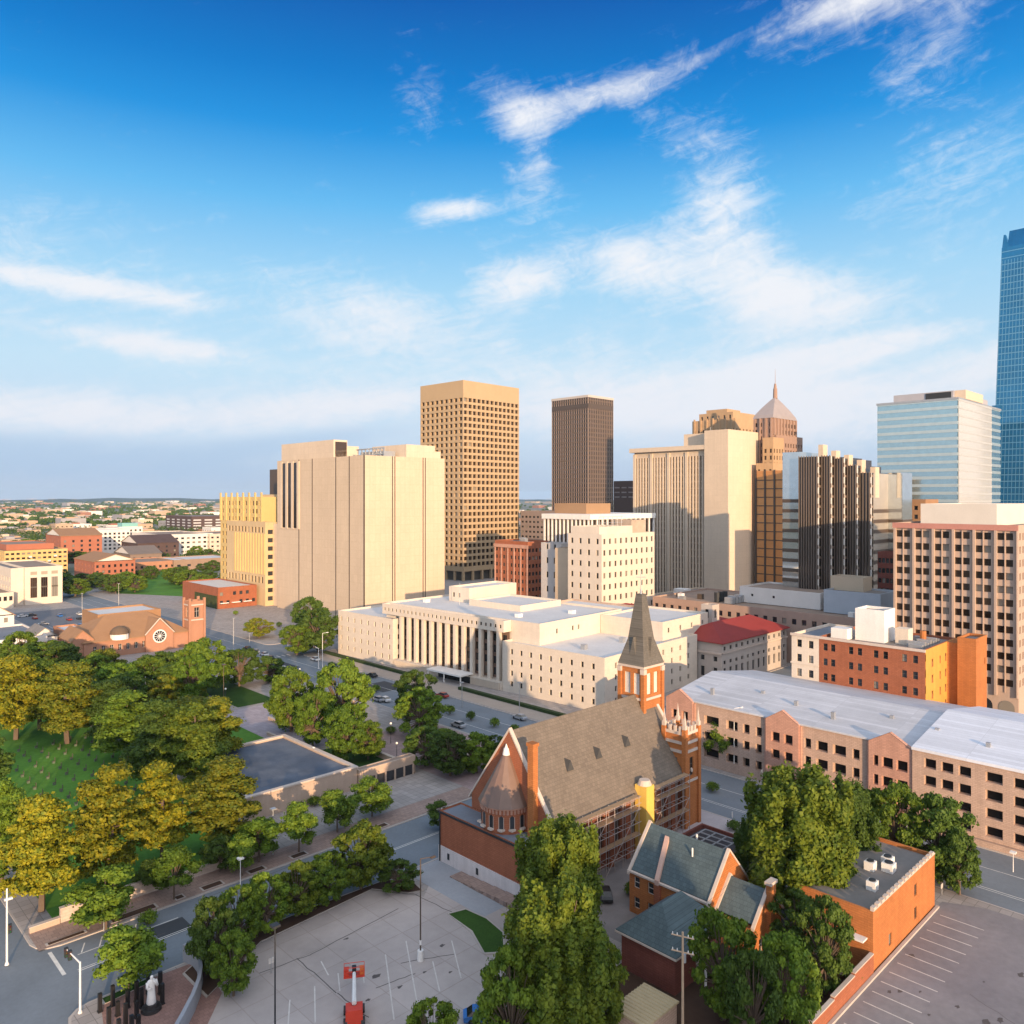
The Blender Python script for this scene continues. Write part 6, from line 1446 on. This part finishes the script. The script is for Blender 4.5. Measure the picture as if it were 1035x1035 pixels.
# ------------------------------------------------------------------ street furniture and small things
WARMW = mat('lamp glass', (0.75, 0.72, 0.66), 0.3, 0.02)
def lamp(px, base, top, label, style='box', col=None, head=None):
    x, y = at(px, base); h = (base - top) * dep(x, y) / F
    m = col or METAL
    t = thing('street_lamp', label, 'street lamp', (x, y, 0))
    b = MB(); b.cyl(x, y, .1, h, .11 if h > 6 else .07, .07 if h > 6 else .05, 8); b.build('pole', m, t)
    b = MB()
    if style == 'globe': b.lathe(x, y, [(.02, h - .05), (.2, h), (.3, h + .2), (.2, h + .42), (.02, h + .48)], 10); b.build('globe', WARMW, t, smooth=True)
    elif style == 'arm': 
        b.tube((x, y, h), (x + 1.6 * RX, y + 1.6 * RY, h + .25), .06); b.build('arm', m, t)
        b = MB(); b.box(x + 1.6 * RX - .35, x + 1.6 * RX + .35, y + 1.6 * RY - .16, y + 1.6 * RY + .16, h + .15, h + .35); b.build('lamp_head', m, t)
    else: b.box(x - .42, x + .42, y - .42, y + .42, h - .05, h + .18); b.build('lamp_head', m, t)
    return t, x, y, h
t, x, y, h = lamp(425, 972, 868, 'tall brown car park lamp on a white concrete foot', 'arm', BRONZE)
b = MB(); b.cyl(x, y, .15, 1.5, .42, .40, 12); b.build('concrete_foot', WHITEP, t); b = MB(); b.cyl(x, y, 2.2, 2.8, .14, .14, 10); b.build('band', WHITEP, t)
lamp(278, 1070, 936, 'thin dark car park lamp pole near the leafy hedge row', 'box', DARKM)
lamp(580, 1050, 951, 'tan lamp pole in front of the large cottonwood', 'box', mat('tan pole', (0.42, 0.27, 0.16), 0.6, 0.1))
lamp(243, 895, 868, 'white box headed lamp at the curb of the tree lined street', 'box', WHITEP)
lamp(742, 782, 716, 'tall pale lamp post in front of the parking garage', 'arm', WHITEP)
lamp(276, 865, 818, 'slim pale lamp by the plaza building wall', 'box', METAL)
lamp(105, 942, 921, 'short lamp beside the spreading street tree', 'globe', METAL)
lamp(226, 752, 672, 'tall dark lamp pole on the lilac plaza', 'box', BRONZE)
lamp(326, 683, 640, 'white street lamp at the intersection by the courthouse', 'arm', WHITEP)
lamp(236, 660, 625, 'slim lamp beside the street below the red brick building', 'box', METAL)
lamp(291, 658, 640, 'bent arm street lamp by the dark rounded trees', 'arm', METAL)
lamp(252, 650, 640, 'small lamp on the wide street by the shrubs', 'box', METAL)
lamp(467, 715, 690, 'flag like pale pole beside the courthouse entrance', 'box', METAL)
lamp(525, 720, 690, 'slim pole at the west end of the courthouse sidewalk', 'box', METAL)
lamp(83, 628, 600, 'pale lamp in the blue grey car park', 'box', METAL)
lamp(120, 612, 590, 'lamp standing in the park behind the salmon church', 'box', METAL)
lamp(1024, 882, 862, 'white pole by the track at the garage corner', 'box', WHITEP)
for px, base, top, w in ((143, 702, 682, 'above the flagpoles'), (162, 712, 690, 'beside the flagpoles'), (172, 714, 694, 'near the stone slab lawn'), (228, 722, 697, 'at the plaza flower bed'),
        (289, 760, 746, 'at the corner of the plaza building roof'), (317, 778, 757, 'behind the plaza building parapet'), (345, 788, 769, 'at the far parapet of the plaza building'), (357, 768, 750, 'on the small grass square'),
        (395, 752, 732, 'between the clipped trees and the courthouse'), (401, 768, 752, 'near the clump of dark trees'), (321, 705, 692, 'beside the large dense tree'), (303, 690, 677, 'at the intersection crossing')):
    lamp(px, base, top, 'white globe lamp ' + w, 'globe', DARKM)
# flagpoles
for k, px in enumerate((140, 147, 154)):
    x, y = at(px, 712 + 3 * k); t = thing('flagpole', ('first', 'middle', 'nearest')[k] + ' of three cream flagpoles rising from the pines', 'flagpole', (x, y, 0))
    b = MB(); b.cyl(x, y, .1, 8.6, .13, .07, 8); b.build('pole', CREAMP, t); b = MB(); b.lathe(x, y, [(.02, 8.55), (.14, 8.68), (.02, 8.82)], 8); b.build('finial', METAL, t)
# traffic signals
def signal(px, base, top, arm, label, dirv):
    x, y = at(px, base); h = (base - top) * dep(x, y) / F
    t = thing('traffic_signal', label, 'traffic signal', (x, y, 0)); b = MB(); b.cyl(x, y, .1, h, .13, .1, 10); b.cyl(x, y, .1, .4, .26, .2, 10); b.build('pole', WHITEP, t)
    ex, ey = x + dirv[0] * arm, y + dirv[1] * arm
    if arm > 1: b = MB(); b.tube((x, y, h - .15), (ex, ey, h + .25), .1, .06); b.build('mast_arm', WHITEP, t)
    for s in ((.72, .98) if arm > 1 else (.5,)):
        q = MB(); cx, cy = x + dirv[0] * arm * s, y + dirv[1] * arm * s; zz = h - .7 if arm > 1 else h * .42
        q.box(cx - .2, cx + .2, cy - .2, cy + .2, zz, zz + 1.1); sg = q.build('signal_head', DARKM, t)
        for j, c in enumerate(((0.1, .01, .01), (.1, .06, .01), (.01, .09, .04))):
            e = MB(); e.cyl(cx, cy, zz + .78 - .34 * j, zz + .95 - .34 * j, .23, .23, 8); e.build('lens', mat('signal lens %d' % j, c, .3, .02), sg)
    return t, x, y
signal(81, 1025, 972, 3.6, 'white traffic signal with a mast arm over the street corner', (-.15, .99))
t, x, y = signal(7, 976, 898, .9, 'pale signal and lamp pole beside the corner pine', (.7, -.3))
b = MB(); b.box(x - .3, x + .6, y - .2, y + .2, 8.4, 8.6); b.build('lamp_head', WHITEP, t)
signal(322, 676, 655, 3.5, 'traffic signal at the courthouse end of the intersection', (0, 1))
# utility pole
x, y = at(690, 1062); h = 120 * dep(x, y) / F
t = thing('utility_pole', 'tan wooden utility pole with two crossarms beside the rectory', 'utility pole', (x, y, 0)); WOOD = mat('weathered pole wood', (0.40, 0.29, 0.2), .9, .15, .8)
b = MB(); b.cyl(x, y, .1, h, .17, .12, 10); b.build('pole', WOOD, t)
for z in (h - .5, h - 2.2):
    b = MB(); b.tube((x - 1.25 * .35, y + 1.25 * .93, z), (x + 1.25 * .35, y - 1.25 * .93, z), .09, n=4); c = b.build('crossarm', WOOD, t)
    for s in (-1.1, -.6, .6, 1.1): b = MB(); b.cyl(x - s * .35, y + s * .93, z + .08, z + .32, .06, .04, 6); b.build('insulator', WHITEP, c)
b = MB(); b.cyl(x + .3, y, h - 3.4, h - 2.5, .22, .22, 10); b.build('transformer', METAL, t)
# wires
x2, y2 = 108, 30.0
b = MB()
for s in (-1.1, .6, 1.1):
    a = Vector((x - s * .35, y + s * .93, h - .2)); e = Vector((130 - s * .35, 56 + s * .93, 12)); p = a
    for k in range(1, 13): q = a.lerp(e, k / 12) - Vector((0, 0, 1.1 * math.sin(math.pi * k / 12))); b.tube(p, q, .012, n=3); p = q
tag(b.build('power_line', DARKM), 'thin dark power wires strung from the wooden utility pole', 'wire')

# boom lift
RED = mat('red lift paint', (0.55, 0.055, 0.03), .45, .08, .8); ORG = mat('orange hood paint', (0.62, 0.15, 0.04), .45, .08, .8)
lx, ly = at(358, 1032); D = Vector((lx, ly, 0)).normalized(); S_ = Vector((D.y, -D.x, 0)); O = Vector((lx, ly, 0))
t = thing('boom_lift', 'red boom lift parked on the concrete with a white boom and red basket', 'boom lift', (lx, ly, 0))
def obox(mb, c, l, w, z0, z1, m=0):
    c = Vector(c); P = [c - D * l / 2 - S_ * w / 2, c - D * l / 2 + S_ * w / 2, c + D * l / 2 + S_ * w / 2, c + D * l / 2 - S_ * w / 2]
    mb.prism([(p.x, p.y) for p in P][::-1] if False else [(p.x, p.y) for p in P], z0, z1, m)
b = MB(); obox(b, O, 3.2, 1.5, .5, 1.05); b.build('chassis', RED, t)
for s in (-1, 1):
    for f in (-1, 1):
        c = O + D * 1.15 * f + S_ * 1.0 * s; b = MB(); b.tube((c.x - S_.x * .2, c.y - S_.y * .2, .62), (c.x + S_.x * .2, c.y + S_.y * .2, .62), .5, n=16); w_ = b.build('wheel', DARKM, t)
        b = MB(); b.tube((c.x + S_.x * .19 * s, c.y + S_.y * .19 * s, .62), (c.x + S_.x * .215 * s, c.y + S_.y * .215 * s, .62), .24, n=12); b.build('rim', RED, w_)
b = MB(); obox(b, O - D * .7, 2.0, 1.9, 1.1, 2.0); obox(b, O - D * 1.3, .9, 1.7, 2.0, 2.3); b.build('turret', RED, t)
b = MB(); a, e = O - D * .5, O + D * 4.6; b.tube((a.x, a.y, 2.35), (e.x, e.y, 2.75), .27, .2, 8); b.build('boom', WHITEP, t)
b = MB(); a = O + D * 1.2; b.tube((a.x, a.y, 1.6), (a.x + D.x * 1.3, a.y + D.y * 1.3, 2.5), .1, n=8); b.build('lift_cylinder', METAL, t)
b = MB(); c = O + D * 5.3
obox(b, c, 1.2, 2.5, 2.1, 2.25); obox(b, c + S_ * .95, .75, .6, 2.26, 3.0, 1); obox(b, c - S_ * .95, .75, .6, 2.26, 3.0); bk = b.build('basket', [RED, ORG], t)
b = MB()
for s, f in ((-1.2, -.55), (1.2, -.55), (1.2, .55), (-1.2, .55)):
    p = c + S_ * s + D * f; b.tube((p.x, p.y, 2.25), (p.x, p.y, 3.3), .035)
for z in (2.8, 3.3):
    for (s, f), (s2, f2) in (((-1.2, -.55), (1.2, -.55)), ((1.2, -.55), (1.2, .55)), ((1.2, .55), (-1.2, .55)), ((-1.2, .55), (-1.2, -.55))):
        p, q = c + S_ * s + D * f, c + S_ * s2 + D * f2; b.tube((p.x, p.y, z), (q.x, q.y, z), .035)
b.build('basket_rail', RED, bk); b = MB(); obox(b, c + D * .0, .5, .5, 2.26, 3.2); b.build('control_box', DARKM, bk)

# cars
def car(x, y, a, col, label, group=None):
    t = thing('parked_car', label, 'car', (x, y, 0), group); D = Vector((math.cos(a), math.sin(a), 0)); S = Vector((-D.y, D.x, 0)); O = Vector((x, y, .15))
    m = mat('car paint %s' % (col,), col, .3, .03, spec=.5)
    def loft(prof, w0):
        b = MB()
        for s in (-1, 1):
            P = [O + D * u + S * s * w + Vector((0, 0, z)) for u, z, w in prof]; b.face(P if s < 0 else P[::-1])
        n = len(prof)
        for k in range(n):
            l = (k + 1) % n; A = [O + D * prof[q][0] + S * s * prof[q][2] + Vector((0, 0, prof[q][1])) for q, s in ((k, -1), (k, 1), (l, 1), (l, -1))]; b.face(A)
        return b
    loft([(-2.2, .3, .86), (2.2, .3, .86), (2.25, .68, .84), (1.1, .9, .86), (-1.9, .92, .86), (-2.25, .75, .84)], 1).build('body', m, t)
    loft([(1.15, .88, .80), (.35, 1.42, .64), (-1.2, 1.42, .64), (-1.85, .9, .8)], 1).build('windows', G_DARK, t)
    loft([(.33, 1.40, .66), (.28, 1.47, .62), (-1.15, 1.47, .62), (-1.22, 1.40, .66)], 1).build('roof', m, t)
    for u in (-1.35, 1.4):
        for s in (-1, 1): c = O + D * u + S * .78 * s; b = MB(); b.tube((c.x - S.x * .1, c.y - S.y * .1, .48), (c.x + S.x * .1, c.y + S.y * .1, .48), .33, n=12); b.build('wheel', DARKM, t)
WH, BK, SV, BL, RD = (.6, .6, .6), (.02, .02, .022), (.3, .31, .33), (.03, .14, .42), (.3, .03, .02)
for px, py, a, c, l in ((23, 624, 0, WH, 'white car parked alone at the rear of the blue grey car park'), (32, 623, 0, BK, 'black car beside the white one in the blue grey car park'), (16, 640, 1.5, BK, 'dark car near the white roofs'),
        (30, 645, 1.5, SV, 'silver car near the white roofs'), (44, 632, 0, SV, 'silver car in the middle of the blue grey car park'), (63, 636, 1.5, BL, 'blue car near the small white house'),
        (250, 657, 1.57, BK, 'first dark car waiting on the wide street'), (258, 660, 1.57, SV, 'silver car waiting behind the dark one'), (267, 663, 1.57, WH, 'white car in the queue on the wide street'), (273, 667, 1.57, BK, 'last dark car in the street queue'),
        (488, 1032, -.7, BL, 'bright blue car half hidden under the leafy trees'), (600, 1018, .9, BK, 'black car in the shade under the cottonwood'), (597, 895, .8, SV, 'silver car between the church wall and the rectory'), (612, 908, .8, BK, 'dark car in the rectory yard'),
        (700, 735, 0, BK, 'dark car parked behind the spire by the garage'), (690, 728, 0, SV, 'silver car parked behind the spire'), (1010, 703, 1.57, WH, 'white car under the pink office arches'), (996, 701, 1.57, SV, 'silver car under the pink office arches')):
    x, y = at(px, py)
    if px in (700, 690): x, y = (158 if px == 700 else 160), (118 if px == 700 else 122)
    if py in (703, 701): x, y = (232, 62) if py == 703 else (232, 66.5)
    car(x, y, a, c, l)
cr = random.Random(12); seen = set()
for k in range(16):
    y = 120 + 9.2 * k + cr.uniform(-2, 2)
    if k in (2, 5, 9, 12): continue
    cc, cn = cr.choice(((WH, 'white'), (BK, 'black'), (SV, 'silver'), (SV, 'silver'), (RD, 'red')))
    car(149.2 if k % 2 else 132.8, y, 1.57, cc, cn + ' car parked along the ' + ('courthouse side' if k % 2 else 'park side') + ' curb of the wide street', 'cars along the courthouse street')
for k in range(22):
    x = 98 + 2.2 * cr.randrange(0, 13) + 1.1; y = (360, 399, 424, 440)[k % 4]
    cc, cn = cr.choice(((WH, 'white'), (BK, 'black'), (SV, 'silver'), (RD, 'red'), (BL, 'blue')))
    if (x, y) in seen: continue
    seen.add((x, y)); car(x, y, 1.57, cc, cn + ' car in a row of the blue grey car park behind the salmon church', 'cars in the blue grey car park')
for k, (px, py) in enumerate(((375, 690), (388, 700), (430, 700), (443, 712))):
    x, y = at(px, py); car(134, y, 1.57, (SV, BK, WH, BK)[k], ('silver car by the curb opposite the courthouse wing', 'black car by the curb opposite the courthouse wing', 'white car by the curb opposite the columns', 'black car by the curb opposite the columns')[k])

# statue and pillars in the corner garden
sx, sy = at(153, 1022)
b = MB(); b.cyl(sx, sy, .1, .55, 1.15, 1.1, 20); b.cyl(sx, sy, .55, .95, .75, .7, 20)
t = thing('statue_plinth', 'round dark stone plinth under the white statue', 'plinth', (sx, sy, 0)); b.build('base', mat('dark granite', (0.035, 0.033, 0.034), .4, .1, .8), t)
def robed(x, y, z0, h):
    prof = [(0, .30, .27), (.06, .31, .28), (.25, .27, .23), (.45, .24, .20), (.58, .235, .19), (.70, .27, .20), (.78, .29, .19), (.82, .24, .16), (.845, .12, .11), (.86, .085, .09), (.885, .10, .115), (.93, .115, .13), (.965, .10, .12), (.99, .06, .07), (1, .01, .01)]
    b = MB(); n = 20; i0 = 0
    for k, (f, rx, ry) in enumerate(prof):
        lean = -.16 * max(0, f - .78) * h * 1.5
        for q in range(n):
            a = 2 * math.pi * q / n; fold = 1 + (.07 * math.sin(7 * a + f * 3) if f < .6 else 0)
            b.v.append((x + rx * h * .5 * fold * math.cos(a), y + ry * h * .5 * fold * math.sin(a) + lean, z0 + f * h))
    for k in range(len(prof) - 1):
        for q in range(n): l = (q + 1) % n; b.f.append((k * n + q, k * n + l, (k + 1) * n + l, (k + 1) * n + q)); b.m.append(0)
    for s in (-1, 1):                                               # sleeves: one arm down, one hand raised to the face
        sh = Vector((x + s * .135 * h, y - .02, z0 + .78 * h)); el_ = Vector((x + s * .17 * h, y - .09 * h, z0 + .60 * h)); ha = Vector((x + s * .03 * h, y - .12 * h, z0 + (.86 if s > 0 else .56) * h))
        b.tube(sh, el_, .055 * h, .05 * h, 8); b.tube(el_, ha, .048 * h, .028 * h, 8); b.tube(ha, ha + Vector((-.02 * s, .0, .05 * h if s > 0 else -.05 * h)), .028 * h, .014 * h, 6)
    return b
st = robed(sx, sy, .96, 3.3).build('robed_statue', mat('white marble', (0.68, 0.65, 0.62), .6, .08, 1.2), loc=(sx, sy, .96), smooth=True)
tag(st, 'white marble statue of a robed figure with bowed head on a round plinth', 'statue')
GR = mat('black granite', (0.018, 0.017, 0.018), .35, .1, .8); pr = random.Random(4)
for px, py, hh in ((101, 1024, 20), (114, 1018, 22), (129, 1020, 19), (138, 1014, 22), (143, 1020, 21), (150, 1006, 18), (110, 1042, 24), (119, 1028, 16), (127, 1040, 26), (138, 1030, 18), (133, 1050, 24), (162, 1006, 24), (164, 1016, 22), (140, 1044, 18), (120, 1052, 22)):
    x, y = at(px, py); h = hh * dep(x, y) / F
    t = thing('granite_pillar', 'slim black granite pillar standing in the paved garden around the white statue', 'pillar', (x, y, 0), 'black pillars around the statue')
    b = MB(); b.box(x - .2, x + .2, y - .2, y + .2, .1, h); b.build('shaft', GR, t); b = MB(); b.box(x - .26, x + .26, y - .26, y + .26, .1, .28); b.build('foot', GR, t)
# signs, benches, shed, bollards
for px, base, top, l in ((274, 985, 968, 'small brown sign post at the curb of the concrete car park'), (903, 800, 770, 'slim yellowish sign post by the garage'), (770, 795, 778, 'short dark signal box post before the garage'), (952, 905, 893, 'white marker post beside the lower road')):
    x, y = at(px, base); h = (base - top) * dep(x, y) / F; t = thing('sign_post', l, 'sign', (x, y, 0)); b = MB(); b.cyl(x, y, .1, h, .06, .06, 6); b.build('post', METAL, t); b = MB(); b.box(x - .35, x + .35, y - .04, y + .04, h - .7, h); b.build('panel', PAINTY, t)
x, y = at(652, 1040)
t = thing('tan_shed', 'tan ribbed metal shed roof at the bottom edge beside the utility pole', 'shed', (x, y, 0)); b = MB(); b.box(x - 3, x + 3, y - 2.2, y + 2.2, .1, 2.6); b.build('wall', TANB, t)
b = MB(); b.box(x - 3.2, x + 3.2, y - 2.4, y + 2.4, 2.6, 2.8)
for k in range(12): b.box(x - 3.2 + .55 * k, x - 3.05 + .55 * k, y - 2.4, y + 2.4, 2.8, 2.88)
b.build('roof', mat('tan ribbed metal', (0.45, 0.36, 0.22), .5, .1, .5), t)
for k in range(5):
    x, y = (132.2, 60 + 8 * k); t = thing('track_bollard', 'short white bollard along the pale track by the lower road', 'bollard', (x, y, 0), 'bollards along the track'); b = MB(); b.cyl(x, y, 0, 1.0, .12, .1, 8); b.build('post', WHITEP, t)

# rows of small memorial chairs on the lawn
CH = mat('bronze chair', (0.10, 0.085, 0.06), .5, .1, .8); GB = mat('frosted glass block', (0.10, 0.13, 0.09), .4, .05)
c0 = None
for r_ in range(7):
    for k in range(14):
        x, y = 38.5 + 3.6 * r_, 148 + 5.0 * k
        if c0 is None:
            c0 = thing('memorial_chair', 'small bronze chair on a pale glass block, set in rows across the lawn', 'chair', (x, y, .16), 'memorial chairs in rows on the lawn')
            q = MB(); q.box(x - .26, x + .26, y - .26, y + .26, .16, .62); q.build('glass_base', GB, c0)
            q = MB(); q.box(x - .28, x + .28, y - .28, y + .28, .62, .7); q.build('seat', CH, c0); q = MB(); q.box(x + .22, x + .28, y - .28, y + .28, .7, 1.5); q.build('backrest', CH, c0)
        else:
            c = c0.copy(); COL.objects.link(c); c.location = (x, y, .16)
            for ch in c0.children: h_ = ch.copy(); COL.objects.link(h_); h_.parent = c
